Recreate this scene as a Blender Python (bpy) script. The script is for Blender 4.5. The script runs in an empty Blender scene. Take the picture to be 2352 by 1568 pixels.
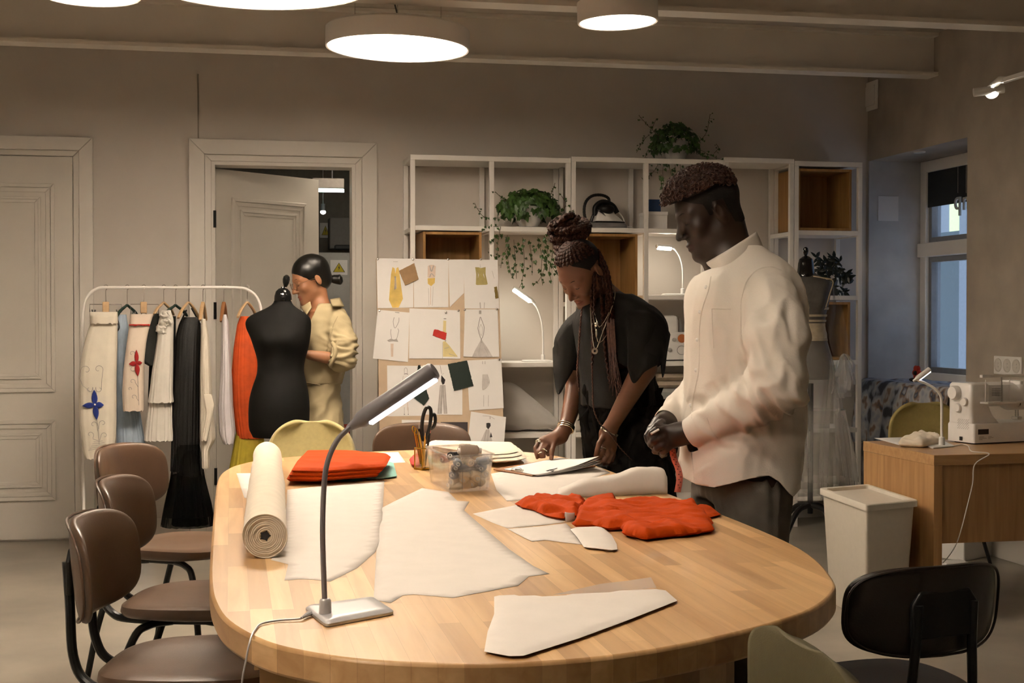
import bpy, math, random
import numpy as np
from mathutils import Vector, Matrix
from mathutils.geometry import delaunay_2d_cdt
random.seed(7)
COL = bpy.context.scene.collection
PI = math.pi
# ---------------------------------------------------------------- camera model (2352 x 1568)
F = 3200.; YAW = math.radians(11.4); PIT = math.atan(59/F); CH = 1.3
sa, ca = math.sin(YAW), math.cos(YAW); sp, cp = math.sin(PIT), math.cos(PIT)
RT = np.array([ca, -sa, 0.]); FW = np.array([sa*cp, ca*cp, -sp]); UP = np.cross(RT, FW)
FH = np.array([sa, ca, 0.]); ZZ = np.array([0, 0, 1.]); CAM = np.array([0, 0, CH])
def ray(px, py): return FW+RT*((px-1176)/F)+UP*((784-py)/F)
def P(px, py, d): return CAM+ray(px, py)*d
def PA(px, py, ax, v):
    r = ray(px, py); return CAM+r*((v-CAM[ax])/r[ax])
def PZ(px, py, z): return PA(px, py, 2, z)
def PY(px, py, y): return PA(px, py, 1, y)
def PX(px, py, x): return PA(px, py, 0, x)
def A(*v): return np.array(v, float)
def nrm(v):
    v = np.asarray(v, float); return v/(np.linalg.norm(v)+1e-12)
# ---------------------------------------------------------------- pseudo noise
def snoise(p, f, seed=0, n=6):
    r = np.random.RandomState(seed); p = np.asarray(p, float); o = np.zeros(p.shape[:-1])
    for i in range(n):
        d = r.normal(size=3); d = d/np.linalg.norm(d)*f*r.uniform(.6, 1.7); e = r.normal(size=3)*f*.5
        o += np.sin(p@d+r.uniform(0, 6.3)+1.1*np.sin(p@e+r.uniform(0, 6.3)))
    return o/n
def spl(pts, n=8, closed=False):
    p = np.asarray(pts, float); N = len(p); out = []
    for i in range(N if closed else N-1):
        g = lambda k: p[k % N] if closed else (p[k] if 0 <= k < N else (2*p[0]-p[1] if k < 0 else 2*p[-1]-p[-2]))
        a, b, c, d = g(i-1), g(i), g(i+1), g(i+2)
        for j in range(n):
            t = j/n
            out.append(.5*((2*b)+(c-a)*t+(2*a-5*b+4*c-d)*t*t+(-a+3*b-3*c+d)*t**3))
    if not closed: out.append(p[-1])
    return np.array(out)
def rotm(axis, ang): return np.array(Matrix.Rotation(ang, 3, Vector(axis)))
def frame(z, x=(1, 0, 0)):
    z = nrm(z); y = np.cross(z, x)
    if np.linalg.norm(y) < 1e-4: y = np.cross(z, (0, 1, 0))
    y = nrm(y); x = np.cross(y, z); return np.array([x, y, z]).T
# ---------------------------------------------------------------- mesh builder
class MB:
    def __init__(s): s.v = []; s.f = []; s.m = []; s.n = 0
    def add(s, v, f, m=0):
        v = np.asarray(v, float).reshape(-1, 3); k = s.n
        s.v.append(v); s.n += len(v)
        s.f += [tuple(int(i)+k for i in q) for q in f]; s.m += [m]*len(f); return s
    def box(s, c, d, R=None, m=0):
        q = np.array([(x, y, z) for x in (-.5, .5) for y in (-.5, .5) for z in (-.5, .5)])*np.asarray(d, float)
        if R is not None: q = q@np.asarray(R).T
        return s.add(q+np.asarray(c, float), [(0, 1, 3, 2), (4, 6, 7, 5), (0, 4, 5, 1), (2, 3, 7, 6), (0, 2, 6, 4), (1, 5, 7, 3)], m)
    def span(s, lo, hi, m=0):
        lo = np.asarray(lo, float); hi = np.asarray(hi, float); return s.box((lo+hi)/2, hi-lo, None, m)
    def grid(s, P_, cu=False, cv=False, m=0):
        P_ = np.asarray(P_, float); a, b = P_.shape[:2]; f = []
        for i in range(a if cu else a-1):
            for j in range(b if cv else b-1):
                i2, j2 = (i+1) % a, (j+1) % b; f.append((i*b+j, i*b+j2, i2*b+j2, i2*b+j))
        return s.add(P_.reshape(-1, 3), f, m)
    def loft(s, rings, cap=True, m=0):
        R = np.asarray(rings, float); a, b = R.shape[:2]; k = s.n; s.grid(R, False, True, m)
        if cap:
            s.f += [tuple(k+i for i in range(b))[::-1], tuple(k+(a-1)*b+i for i in range(b))]; s.m += [m, m]
        return s
    def tube(s, pts, r, n=8, cap=True, closed=False, m=0, flat=1.0, nx=None):
        p = np.asarray(pts, float); N = len(p); r = np.broadcast_to(np.asarray(r, float), (N,))
        if closed: t = np.roll(p, -1, 0)-np.roll(p, 1, 0)
        else:
            t = np.gradient(p, axis=0)
        t = t/(np.linalg.norm(t, axis=1)[:, None]+1e-12)
        x = nrm(np.cross(t[0], (0, 0, 1.) if abs(t[0][2]) < .9 else (0, 1., 0))) if nx is None else nrm(np.asarray(nx)-t[0]*(np.asarray(nx)@t[0]))
        rg = []
        for i in range(N):
            x = nrm(x-t[i]*(x@t[i])); y = np.cross(t[i], x)
            a = np.arange(n)*2*PI/n
            rg.append(p[i]+r[i]*(np.cos(a)[:, None]*x+flat*np.sin(a)[:, None]*y))
        if closed: return s.grid(rg, True, True, m)
        return s.loft(rg, cap, m)
    def lathe(s, prof, c=(0, 0, 0), R=None, n=24, m=0, cap=True):
        a = np.arange(n)*2*PI/n
        rg = np.array([[(r*math.cos(t), r*math.sin(t), z) for t in a] for r, z in prof])
        if R is not None: rg = rg@np.asarray(R).T
        return s.loft(rg+np.asarray(c, float), cap, m)
    def ell(s, c, r, R=None, nu=14, nv=9, m=0):
        r = np.broadcast_to(np.asarray(r, float), (3,))
        rg = []
        for j in range(nv+1):
            f = -PI/2+PI*min(max(j/nv, .004), .996)
            rg.append([(math.cos(f)*math.cos(a)*r[0], math.cos(f)*math.sin(a)*r[1], math.sin(f)*r[2]) for a in np.arange(nu)*2*PI/nu])
        rg = np.array(rg)
        if R is not None: rg = rg@np.asarray(R).T
        return s.loft(rg+np.asarray(c, float), True, m)
    def prism(s, poly, off, m=0):
        p = np.asarray(poly, float); n = len(p); o = np.asarray(off, float)
        f = [tuple(range(n))[::-1], tuple(range(n, 2*n))]+[(i, (i+1) % n, n+(i+1) % n, n+i) for i in range(n)]
        return s.add(np.vstack([p, p+o]), f, m)
    def poly(s, p, m=0): return s.add(p, [tuple(range(len(p)))], m)
# ---------------------------------------------------------------- objects
FR = {}
def T(name, label, cat, loc=(0, 0, 0), rz=0., group=None):
    o = bpy.data.objects.new(name, None); COL.objects.link(o); o.empty_display_size = .05
    o.location = tuple(float(x) for x in loc); o.rotation_euler = (0, 0, rz)
    o['label'] = label; o['category'] = cat
    if group: o['group'] = group
    FR[o.name] = Matrix.Translation(Vector([float(x) for x in loc])) @ Matrix.Rotation(rz, 4, 'Z'); return o
def tag(o, label, cat, group=None):
    o['label'] = label; o['category'] = cat
    if group: o['group'] = group
    return o
def O(name, mb, mats, parent=None, sm=35, bev=0, sol=0, label=None, local=False, sub=0, seg=2):
    if isinstance(mb, MB): v = np.vstack(mb.v) if mb.v else np.zeros((0, 3)); f = mb.f; mi = mb.m
    else: v, f = mb[0], mb[1]; mi = mb[2] if len(mb) > 2 else None
    v = np.asarray(v, float)
    if parent is not None: fr = FR[parent.name]
    else:
        lo, hi = v.min(0), v.max(0); fr = Matrix.Translation(Vector(((lo[0]+hi[0])/2, (lo[1]+hi[1])/2, lo[2])))
    if not local or parent is None:
        iv = np.array(fr.inverted()); v = v@iv[:3, :3].T+iv[:3, 3]
    me = bpy.data.meshes.new(name); me.from_pydata(v.tolist(), [], f if isinstance(f, list) else f.tolist())
    if not isinstance(mats, (list, tuple)): mats = [mats]
    for m in mats: me.materials.append(m)
    if mi is not None and len(mats) > 1: me.polygons.foreach_set('material_index', np.asarray(mi, np.int32))
    if sm:
        me.shade_smooth()
        if sm < 179: me.set_sharp_from_angle(angle=math.radians(sm))
    me.update()
    o = bpy.data.objects.new(name, me); COL.objects.link(o)
    if parent is not None: o.parent = parent
    else: o.matrix_world = fr
    FR[o.name] = fr
    if bev:
        b = o.modifiers.new('Bevel', 'BEVEL'); b.width = bev; b.segments = seg; b.limit_method = 'ANGLE'; b.angle_limit = math.radians(40)
    if sub:
        b = o.modifiers.new('Subdivision', 'SUBSURF'); b.levels = b.render_levels = sub
    if sol:
        b = o.modifiers.new('Solidify', 'SOLIDIFY'); b.thickness = sol; b.offset = 0
    if label: o['label'] = label
    return o
def S(name, mb, mats, parent=None, **k):
    o = O(name, mb, mats, parent, **k)
    if parent is None: o['kind'] = 'structure'
    return o
def dup(root, loc, rz, label=None):
    r = root.copy(); COL.objects.link(r); r.location = tuple(float(x) for x in loc); r.rotation_euler = (0, 0, rz)
    if label: r['label'] = label
    FR[r.name] = Matrix.Translation(Vector([float(x) for x in loc])) @ Matrix.Rotation(rz, 4, 'Z')
    for ch in list(root.children):
        c = ch.copy(); COL.objects.link(c); c.parent = r
        for g in list(ch.children):
            d = g.copy(); COL.objects.link(d); d.parent = c
    return r
# ---------------------------------------------------------------- flat sheets / cloth on a plane
def inpoly(x, y, poly):
    c = np.zeros(x.shape, bool); n = len(poly)
    for i in range(n):
        x1, y1 = poly[i]; x2, y2 = poly[(i+1) % n]
        if y1 == y2: continue
        k = (y > min(y1, y2)) & (y <= max(y1, y2)); c ^= k & (x < (y-y1)/(y2-y1)*(x2-x1)+x1)
    return c
def edist(q, poly):
    d = np.full(len(q), 9.)
    for i in range(len(poly)):
        a = np.asarray(poly[i]); b = np.asarray(poly[(i+1) % len(poly)]); ab = b-a
        t = np.clip((q-a)@ab/(ab@ab+1e-12), 0, 1); d = np.minimum(d, np.linalg.norm(q-a-t[:, None]*ab, axis=1))
    return d
def resample(poly, step):
    out = []
    for i in range(len(poly)):
        a = np.asarray(poly[i], float); b = np.asarray(poly[(i+1) % len(poly)], float); n = max(1, int(np.linalg.norm(b-a)/step))
        out += [a+(b-a)*k/n for k in range(n)]
    return np.array(out)
def fill2d(poly, res):
    b = resample(poly, res); lo, hi = b.min(0), b.max(0)
    gx, gy = np.meshgrid(np.arange(lo[0], hi[0], res), np.arange(lo[1], hi[1], res*.87))
    gx = gx+(np.arange(gx.shape[0]) % 2)[:, None]*res/2
    q = np.stack([gx.ravel(), gy.ravel()], 1); q = q[inpoly(q[:, 0], q[:, 1], b)]
    if len(q): q = q[edist(q, b) > res*.5]
    allp = np.vstack([b, q]) if len(q) else b
    r = delaunay_2d_cdt([Vector(p) for p in allp], [], [list(range(len(b)))], 1, 1e-6)
    return np.array([tuple(p) for p in r[0]]), [tuple(f) for f in r[2]], b
def sheet(poly3, res=.02, amp=.002, seed=0, base=.0004, fq=12, edge=None):
    """a cloth or paper lying on a level surface, traced by its outline; amp: how far it ripples"""
    p = np.asarray(poly3, float); z0 = p[:, 2].mean(); v, f, b = fill2d(p[:, :2], res)
    z = z0+base+amp*(1+snoise(np.c_[v, v[:, 0]*0], fq, seed))*.5*(.15+.85*np.clip(edist(v, b)/.06, 0, 1))
    if edge: z = z+edge(v)
    v3 = np.c_[v, z]
    n = sum(np.cross(v3[q[1]]-v3[q[0]], v3[q[2]]-v3[q[0]])[2] for q in f[:20])
    if n < 0: f = [q[::-1] for q in f]
    return MB().add(v3, f)
def slab(poly3, z0, h, r=.006, res=.012, amp=.003, seed=0, fq=25, fn=None, wob=.0):
    """a soft folded layer: rounded edge all round, rippled top"""
    p = np.asarray(poly3, float)[:, :2]; v, f, b = fill2d(p, res)
    d = edist(v, b); t = np.clip(d/r, 0, 1); q3 = np.c_[v, v[:, 0]*0]
    top = z0+h*.5+h*.5*np.sqrt(1-(1-t)**2)+amp*(snoise(q3, fq, seed))*np.clip(d/(r*2), 0, 1)
    if fn is not None: top = top+fn(v)*np.clip(d/(r*1.5), 0, 1)
    bot = z0+h*.5-h*.5*np.sqrt(1-(1-t)**2)
    n = len(v); a, c = v[f[0][1]]-v[f[0][0]], v[f[0][2]]-v[f[0][0]]
    if a[0]*c[1]-a[1]*c[0] < 0: f = [q[::-1] for q in f]
    bd = edist(v, b) < 1e-5
    f = [q for q in f if not all(bd[i] for i in q)]
    mp = np.where(bd, np.arange(n), np.arange(n)+n)   # share the rim
    V = np.vstack([np.c_[v, top], np.c_[v, np.minimum(bot, top-.0004)]]); V[:n][bd, 2] = z0+h*.5
    Fc = list(f)+[tuple(int(mp[i]) for i in q)[::-1] for q in f]
    return MB().add(V, Fc)
# ---------------------------------------------------------------- distance-field modelling (bodies, clothes)
class SDF:
    def __init__(s, lo, hi, h):
        s.lo = np.asarray(lo, float); s.h = h; n = np.ceil((np.asarray(hi)-s.lo)/h).astype(int)+1; s.n = n
        s.ax = [(s.lo[i]+h*np.arange(n[i])).astype(np.float32) for i in range(3)]; s.D = np.full(n, .5, np.float32)
    def _sub(s, lo, hi, pad):
        sl = []
        for i in range(3):
            a = max(0, int((lo[i]-pad-s.lo[i])/s.h)); b = min(s.n[i], int((hi[i]+pad-s.lo[i])/s.h)+2)
            if b <= a: return None, None
            sl.append(slice(a, b))
        return tuple(sl), np.meshgrid(*[s.ax[i][sl[i]] for i in range(3)], indexing='ij', sparse=True)
    def put(s, fn, lo, hi, k=.01, cut=False):
        sl, g = s._sub(lo, hi, max(k*1.5, .012))
        if sl is None: return s
        d = fn(*g).astype(np.float32); o = s.D[sl]
        if cut:
            h = np.clip(.5-.5*(o+d)/k, 0, 1); s.D[sl] = o*(1-h)-d*h+k*h*(1-h)
        else:
            h = np.clip(.5+.5*(o-d)/k, 0, 1); s.D[sl] = o*(1-h)+d*h-k*h*(1-h)
        return s
    def cone(s, a, b, ra, rb, k=.01, flat=None, ff=1., cut=False):
        a = np.asarray(a, float); b = np.asarray(b, float); ab = b-a; L = ab@ab+1e-12
        if flat is not None: n = nrm(flat)
        def fn(x, y, z):
            px, py, pz = x-a[0], y-a[1], z-a[2]; t = np.clip((px*ab[0]+py*ab[1]+pz*ab[2])/L, 0, 1)
            qx, qy, qz = px-t*ab[0], py-t*ab[1], pz-t*ab[2]
            if flat is None: d2 = qx*qx+qy*qy+qz*qz
            else:
                e = qx*n[0]+qy*n[1]+qz*n[2]; d2 = qx*qx+qy*qy+qz*qz+e*e*(1/ff**2-1)
            return np.sqrt(d2)-(ra+(rb-ra)*t)
        m = max(ra, rb); return s.put(fn, np.minimum(a, b)-m, np.maximum(a, b)+m, k, cut)
    def chain(s, pts, rs, k=.006, **kw):
        for i in range(len(pts)-1): s.cone(pts[i], pts[i+1], rs[i], rs[i+1], k, **kw)
        return s
    def ell(s, c, r, R=None, k=.01, cut=False):
        c = np.asarray(c, float); r = np.broadcast_to(np.asarray(r, float), (3,)); R = np.eye(3) if R is None else np.asarray(R)
        def fn(x, y, z):
            p = [x-c[0], y-c[1], z-c[2]]
            q = [sum(R[j, i]*p[j] for j in range(3)) for i in range(3)]
            k0 = np.sqrt(sum((q[i]/r[i])**2 for i in range(3))); k1 = np.sqrt(sum((q[i]/r[i]**2)**2 for i in range(3)))+1e-9
            return k0*(k0-1)/k1
        m = r.max(); return s.put(fn, c-m, c+m, k, cut)
    def column(s, keys, k=.02, Rm=None, org=(0, 0, 0), cut=False, e=2.0):
        """keys: (z, cx, cy, a, b, ang) stacked ellipses; Rm/org: local frame"""
        K = np.asarray(sorted(keys), float); Z = K[:, 0]; zz = np.linspace(Z[0], Z[-1], 240)
        def sm(c):
            v = np.interp(zz, Z, K[:, c]); w = max(3, int(240*.035)); pv = np.pad(v, w, 'edge'); ker = np.hanning(2*w+1); ker /= ker.sum()
            return np.convolve(pv, ker, 'valid')
        Cs = [sm(c) for c in range(1, 6)]; Rm = np.eye(3) if Rm is None else np.asarray(Rm); org = np.asarray(org, float)
        def fn(x, y, z):
            p = [x-org[0], y-org[1], z-org[2]]
            q = [sum(Rm[j, i]*p[j] for j in range(3)) for i in range(3)]
            cx, cy, a, b, an = [np.interp(q[2], zz, c) for c in Cs]
            dx, dy = q[0]-cx, q[1]-cy; u = (dx*np.cos(an)+dy*np.sin(an))/a; v = (-dx*np.sin(an)+dy*np.cos(an))/b
            rr = np.sqrt(u*u+v*v) if e == 2 else (np.abs(u)**e+np.abs(v)**e)**(1/e)
            d = (rr-1)*np.minimum(a, b)
            return np.maximum(d, np.maximum(q[2]-Z[-1], Z[0]-q[2]))
        m = max(K[:, 3].max(), K[:, 4].max()); cs = []
        for kk in K:
            for sx in (-m, m):
                for sy in (-m, m): cs.append(org+Rm@np.array([kk[1]+sx, kk[2]+sy, kk[0]]))
        cs = np.array(cs); return s.put(fn, cs.min(0), cs.max(0), k, cut)
    def mesh(s, smooth=2):
        D = s.D; h = s.h; B = D < 0; n = s.n
        c = np.zeros(n-1, np.uint8)
        for i in (0, 1):
            for j in (0, 1):
                for k in (0, 1): c += B[i:n[0]-1+i, j:n[1]-1+j, k:n[2]-1+k]
        act = (c > 0) & (c < 8); I = np.argwhere(act); idx = np.full(n-1, -1, np.int64); idx[act] = np.arange(len(I))
        acc = np.zeros((len(I), 3)); cnt = np.zeros(len(I))
        for ax in range(3):
            o1, o2 = [q for q in range(3) if q != ax]
            for p in (0, 1):
                for q in (0, 1):
                    a = I.copy(); a[:, o1] += p; a[:, o2] += q; b = a.copy(); b[:, ax] += 1
                    da = D[tuple(a.T)]; db = D[tuple(b.T)]; cr = (da < 0) != (db < 0)
                    t = np.where(cr, da/(da-db+1e-12), 0); pt = a.astype(float); pt[:, ax] += t
                    acc[cr] += pt[cr]; cnt[cr] += 1
        V = acc/cnt[:, None]*h+s.lo
        Fs = []
        for ax in range(3):
            o1, o2 = [(1, 2), (2, 0), (0, 1)][ax]
            sa_ = [slice(0, n[q]) for q in range(3)]; sb = list(sa_); sa_[ax] = slice(0, n[ax]-1); sb[ax] = slice(1, n[ax])
            for q in (o1, o2): sa_[q] = slice(1, n[q]-1); sb[q] = slice(1, n[q]-1)
            a = B[tuple(sa_)]; b = B[tuple(sb)]
            for flip, msk in ((0, a & ~b), (1, ~a & b)):
                E = np.argwhere(msk)
                if not len(E): continue
                E[:, o1] += 1; E[:, o2] += 1
                def g(p, q):
                    w = E.copy(); w[:, o1] -= p; w[:, o2] -= q; return idx[tuple(w.T)]
                Q = np.stack([g(1, 1), g(0, 1), g(0, 0), g(1, 0)], 1)
                Fs.append(Q[:, ::-1] if flip else Q)
        Fq = np.vstack(Fs); Fq = Fq[(Fq >= 0).all(1)]
        for _ in range(smooth): V = relax(V, Fq, .5)
        return V, Fq
def relax(V, Fq, w):
    a = np.zeros_like(V); c = np.zeros(len(V))
    for i in range(Fq.shape[1]):
        j = Fq[:, (i+1) % Fq.shape[1]]
        for x in range(3): a[:, x] += np.bincount(Fq[:, i], V[j, x], len(V))
        c += np.bincount(Fq[:, i], minlength=len(V))
    return V*(1-w)+w*a/np.maximum(c, 1)[:, None]
def vnorm(V, Fq):
    n = np.cross(V[Fq[:, 2]]-V[Fq[:, 0]], V[Fq[:, 3]]-V[Fq[:, 1]]); N = np.zeros_like(V)
    for i in range(4):
        for x in range(3): N[:, x] += np.bincount(Fq[:, i], n[:, x], len(V))
    return N/(np.linalg.norm(N, axis=1)[:, None]+1e-12)
# ---------------------------------------------------------------- procedural materials
MT = {}
def M(name, col, rough=.55, metal=0., var=.06, sc=40., bump=0., bsc=None, spec=.5, sheen=0., alpha=1., trans=0., emit=None, es=0., sss=0., coat=0., st=(1, 1, 1), col2=None):
    if name in MT: return MT[name]
    m = bpy.data.materials.new(name); m.use_nodes = True; nt = m.node_tree; N = nt.nodes; L = nt.links
    b = N['Principled BSDF']; c4 = lambda c: (*c, 1)
    b.inputs['Roughness'].default_value = rough; b.inputs['Metallic'].default_value = metal
    b.inputs['Specular IOR Level'].default_value = spec; b.inputs['Alpha'].default_value = alpha
    b.inputs['Transmission Weight'].default_value = trans; b.inputs['Coat Weight'].default_value = coat
    if sheen: b.inputs['Sheen Weight'].default_value = sheen
    if sss: b.inputs['Subsurface Weight'].default_value = sss; b.inputs['Subsurface Radius'].default_value = (.012, .005, .003)
    tc = N.new('ShaderNodeTexCoord'); mp = N.new('ShaderNodeMapping'); L.new(tc.outputs['Object'], mp.inputs[0]); mp.inputs['Scale'].default_value = st
    nz = N.new('ShaderNodeTexNoise'); nz.inputs['Scale'].default_value = sc; nz.inputs['Detail'].default_value = 4; L.new(mp.outputs[0], nz.inputs['Vector'])
    rp = N.new('ShaderNodeValToRGB'); L.new(nz.outputs['Fac'], rp.inputs[0])
    lo = tuple(max(0, x*(1-var)) for x in col) if col2 is None else col2; hi = tuple(min(1, x*(1+var)) for x in col)
    rp.color_ramp.elements[0].position = .32; rp.color_ramp.elements[1].position = .68
    rp.color_ramp.elements[0].color = c4(lo); rp.color_ramp.elements[1].color = c4(hi)
    L.new(rp.outputs[0], b.inputs['Base Color'])
    if bump:
        n2 = N.new('ShaderNodeTexNoise'); n2.inputs['Scale'].default_value = bsc or sc*4; n2.inputs['Detail'].default_value = 3; L.new(mp.outputs[0], n2.inputs['Vector'])
        bp = N.new('ShaderNodeBump'); bp.inputs['Strength'].default_value = min(1, bump); bp.inputs['Distance'].default_value = .002; L.new(n2.outputs['Fac'], bp.inputs['Height']); L.new(bp.outputs[0], b.inputs['Normal'])
    if emit is not None:
        b.inputs['Emission Color'].default_value = c4(emit); b.inputs['Emission Strength'].default_value = es
    MT[name] = m; return m
def wood(name, c1, c2, plank=None, grain=9., axis='Y', rough=.42, dark=.75):
    """boards or veneer; plank=(length,width) gives glued staves; grain runs along axis (object space)"""
    if name in MT: return MT[name]
    m = bpy.data.materials.new(name); m.use_nodes = True; nt = m.node_tree; N = nt.nodes; L = nt.links; b = N['Principled BSDF']
    b.inputs['Roughness'].default_value = rough; b.inputs['Specular IOR Level'].default_value = .4
    tc = N.new('ShaderNodeTexCoord'); mp = N.new('ShaderNodeMapping'); L.new(tc.outputs['Object'], mp.inputs[0])
    rot = {'X': (0, 0, 0), 'Y': (0, 0, PI/2), 'Z': (0, PI/2, 0)}[axis]; mp.inputs['Rotation'].default_value = rot
    g = N.new('ShaderNodeMapping'); L.new(mp.outputs[0], g.inputs[0]); g.inputs['Scale'].default_value = (grain*.28, grain*4.5, grain*4.5)
    nz = N.new('ShaderNodeTexNoise'); nz.inputs['Scale'].default_value = 1.; nz.inputs['Detail'].default_value = 6; nz.inputs['Distortion'].default_value = .6; L.new(g.outputs[0], nz.inputs['Vector'])
    rp = N.new('ShaderNodeValToRGB'); rp.color_ramp.elements[0].position = .3; rp.color_ramp.elements[1].position = .7
    rp.color_ramp.elements[0].color = (*c2, 1); rp.color_ramp.elements[1].color = (*c1, 1); L.new(nz.outputs['Fac'], rp.inputs[0]); out = rp.outputs[0]
    if plank:
        bk = N.new('ShaderNodeTexBrick'); L.new(mp.outputs[0], bk.inputs['Vector']); bk.inputs['Scale'].default_value = 1.
        bk.inputs['Brick Width'].default_value = plank[0]; bk.inputs['Row Height'].default_value = plank[1]; bk.inputs['Mortar Size'].default_value = .0004
        bk.inputs['Color1'].default_value = (1.12, 1.08, 1.02, 1); bk.inputs['Color2'].default_value = (.70, .61, .51, 1); bk.inputs['Mortar'].default_value = (.74, .68, .6, 1)
        bk.offset = .37; bk.offset_frequency = 2; bk.squash = 1.3; bk.squash_frequency = 3
        mx = N.new('ShaderNodeMix'); mx.data_type = 'RGBA'; mx.blend_type = 'MULTIPLY'; mx.inputs[0].default_value = 1.
        L.new(out, mx.inputs[6]); L.new(bk.outputs['Color'], mx.inputs[7]); out = mx.outputs[2]
    L.new(out, b.inputs['Base Color'])
    bp = N.new('ShaderNodeBump'); bp.inputs['Strength'].default_value = .08; bp.inputs['Distance'].default_value = .002; L.new(nz.outputs['Fac'], bp.inputs['Height']); L.new(bp.outputs[0], b.inputs['Normal'])
    MT[name] = m; return m
def sheer(name, col, alpha, fold=60.):
    """thin see-through cloth: part lets light pass, part scatters it"""
    if name in MT: return MT[name]
    m = bpy.data.materials.new(name); m.use_nodes = True; nt = m.node_tree; N = nt.nodes; L = nt.links
    N.remove(N['Principled BSDF']); out = N['Material Output']
    tr = N.new('ShaderNodeBsdfTransparent'); df = N.new('ShaderNodeBsdfDiffuse'); tl = N.new('ShaderNodeBsdfTranslucent'); m1 = N.new('ShaderNodeMixShader'); m2 = N.new('ShaderNodeMixShader')
    df.inputs[0].default_value = (*col, 1); tl.inputs[0].default_value = (*col, 1); m1.inputs[0].default_value = .35
    L.new(df.outputs[0], m1.inputs[1]); L.new(tl.outputs[0], m1.inputs[2])
    lw = N.new('ShaderNodeLayerWeight'); lw.inputs[0].default_value = .35
    ma = N.new('ShaderNodeMath'); ma.operation = 'MULTIPLY_ADD'; ma.inputs[1].default_value = .38; ma.inputs[2].default_value = alpha; ma.use_clamp = True
    L.new(lw.outputs['Facing'], ma.inputs[0]); L.new(ma.outputs[0], m2.inputs[0]); L.new(tr.outputs[0], m2.inputs[1]); L.new(m1.outputs[0], m2.inputs[2])
    L.new(m2.outputs[0], out.inputs[0]); MT[name] = m; return m
def glow(name, col, es):
    return M(name, (.9, .9, .9), .4, emit=col, es=es)
# --- palette
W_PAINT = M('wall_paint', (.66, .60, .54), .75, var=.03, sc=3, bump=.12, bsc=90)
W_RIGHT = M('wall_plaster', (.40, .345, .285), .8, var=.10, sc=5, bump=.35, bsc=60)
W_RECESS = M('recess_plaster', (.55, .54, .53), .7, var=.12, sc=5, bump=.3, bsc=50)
CEILM = M('ceiling_paint', (.60, .545, .475), .85, var=.03, sc=2)
BEAMM = M('beam_paint', (.78, .73, .66), .5, var=.03, sc=4)
TRIMM = M('trim_paint', (.74, .69, .625), .45, var=.02, sc=4)
DOORM = M('door_paint', (.68, .63, .56), .42, var=.02, sc=4)
FLOORM = M('floor_concrete', (.30, .265, .215), .33, var=.22, sc=2.2, bump=.08, bsc=20)
PINE = wood('pine_staves', (.70, .475, .25), (.53, .325, .15), (.44, .038), 7., 'Y', .36)
PINEV = wood('pine_panel', (.55, .37, .19), (.42, .27, .13), (.09, .9), 7., 'X', .45)
OAK = wood('oak_laminate', (.50, .29, .125), (.36, .19, .075), None, 9., 'Z', .4)
OAKX = wood('oak_laminate_top', (.52, .31, .14), (.40, .22, .09), None, 9., 'X', .35)
OAKB = wood('box_oak', (.42, .23, .075), (.30, .15, .045), None, 12., 'Z', .5)
SHELFW = M('shelf_white', (.84, .80, .75), .45, var=.02, sc=5)
WHITEP = M('white_plastic', (.80, .78, .75), .35, var=.02, sc=8)
GREYP = M('grey_plastic', (.20, .185, .20), .38, var=.03, sc=8)
SILVERP = M('lamp_silver', (.50, .49, .50), .32, metal=.25, var=.03, sc=8)
BLACKM = M('black_metal', (.012, .012, .012), .35, metal=.4, var=.1, sc=30)
STEEL = M('steel', (.62, .60, .57), .25, metal=1., var=.05, sc=50)
BRASS = M('gold_metal', (.62, .42, .06), .22, metal=1., var=.1, sc=40)
LEATHER = M('brown_leather', (.10, .056, .033), .36, var=.18, sc=7, bump=.18, bsc=260)
LEATHERD = M('dark_leather', (.020, .013, .009), .42, var=.15, sc=7, bump=.15, bsc=260)
OLIVE = M('olive_fabric', (.44, .36, .155), .75, var=.05, sc=60, bump=.25, bsc=500, sheen=.2)
OLIVED = M('olive_shell', (.33, .26, .09), .7, var=.05, sc=60, bump=.25, bsc=500)
MUSLIN = M('muslin', (.80, .70, .56), .85, var=.04, sc=25, bump=.35, bsc=350, sheen=.2)
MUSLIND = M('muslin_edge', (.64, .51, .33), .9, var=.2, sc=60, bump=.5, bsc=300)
PAPER = M('pattern_paper', (.68, .625, .575), .7, var=.025, sc=14, bump=.10, bsc=60)
TISSUE = sheer('tissue_paper', (.72, .66, .60), .35)
WPAPER = M('white_paper', (.82, .79, .77), .6, var=.015, sc=10)
BLACKP = M('black_cloth', (.009, .008, .007), .85, var=.15, sc=40, bump=.3, bsc=300, spec=.15)
ORANGE = M('orange_cloth', (.52, .060, .004), .8, spec=.12, var=.06, sc=30, bump=.3, bsc=500)
ORANGED = M('orange_chiffon', (.60, .075, .006), .75, var=.12, sc=25, bump=.2, bsc=300)
RED = M('red_cloth', (.55, .025, .015), .7, var=.1, sc=30, bump=.3, bsc=400)
TEAL = M('teal_cloth', (.25, .55, .48), .7, var=.06, sc=30, bump=.2, bsc=500)
TEALD = M('dark_teal_cloth', (.04, .27, .22), .7, var=.06, sc=30, bump=.2, bsc=500)
INK = M('ink_black', (.012, .012, .014), .6)
PENCILM = M('pencil_grey', (.40, .36, .35), .8)
DKGREEN = M('dark_green_swatch', (.012, .022, .017), .8, bump=.3, bsc=500)
EXPO = 0.14
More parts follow.
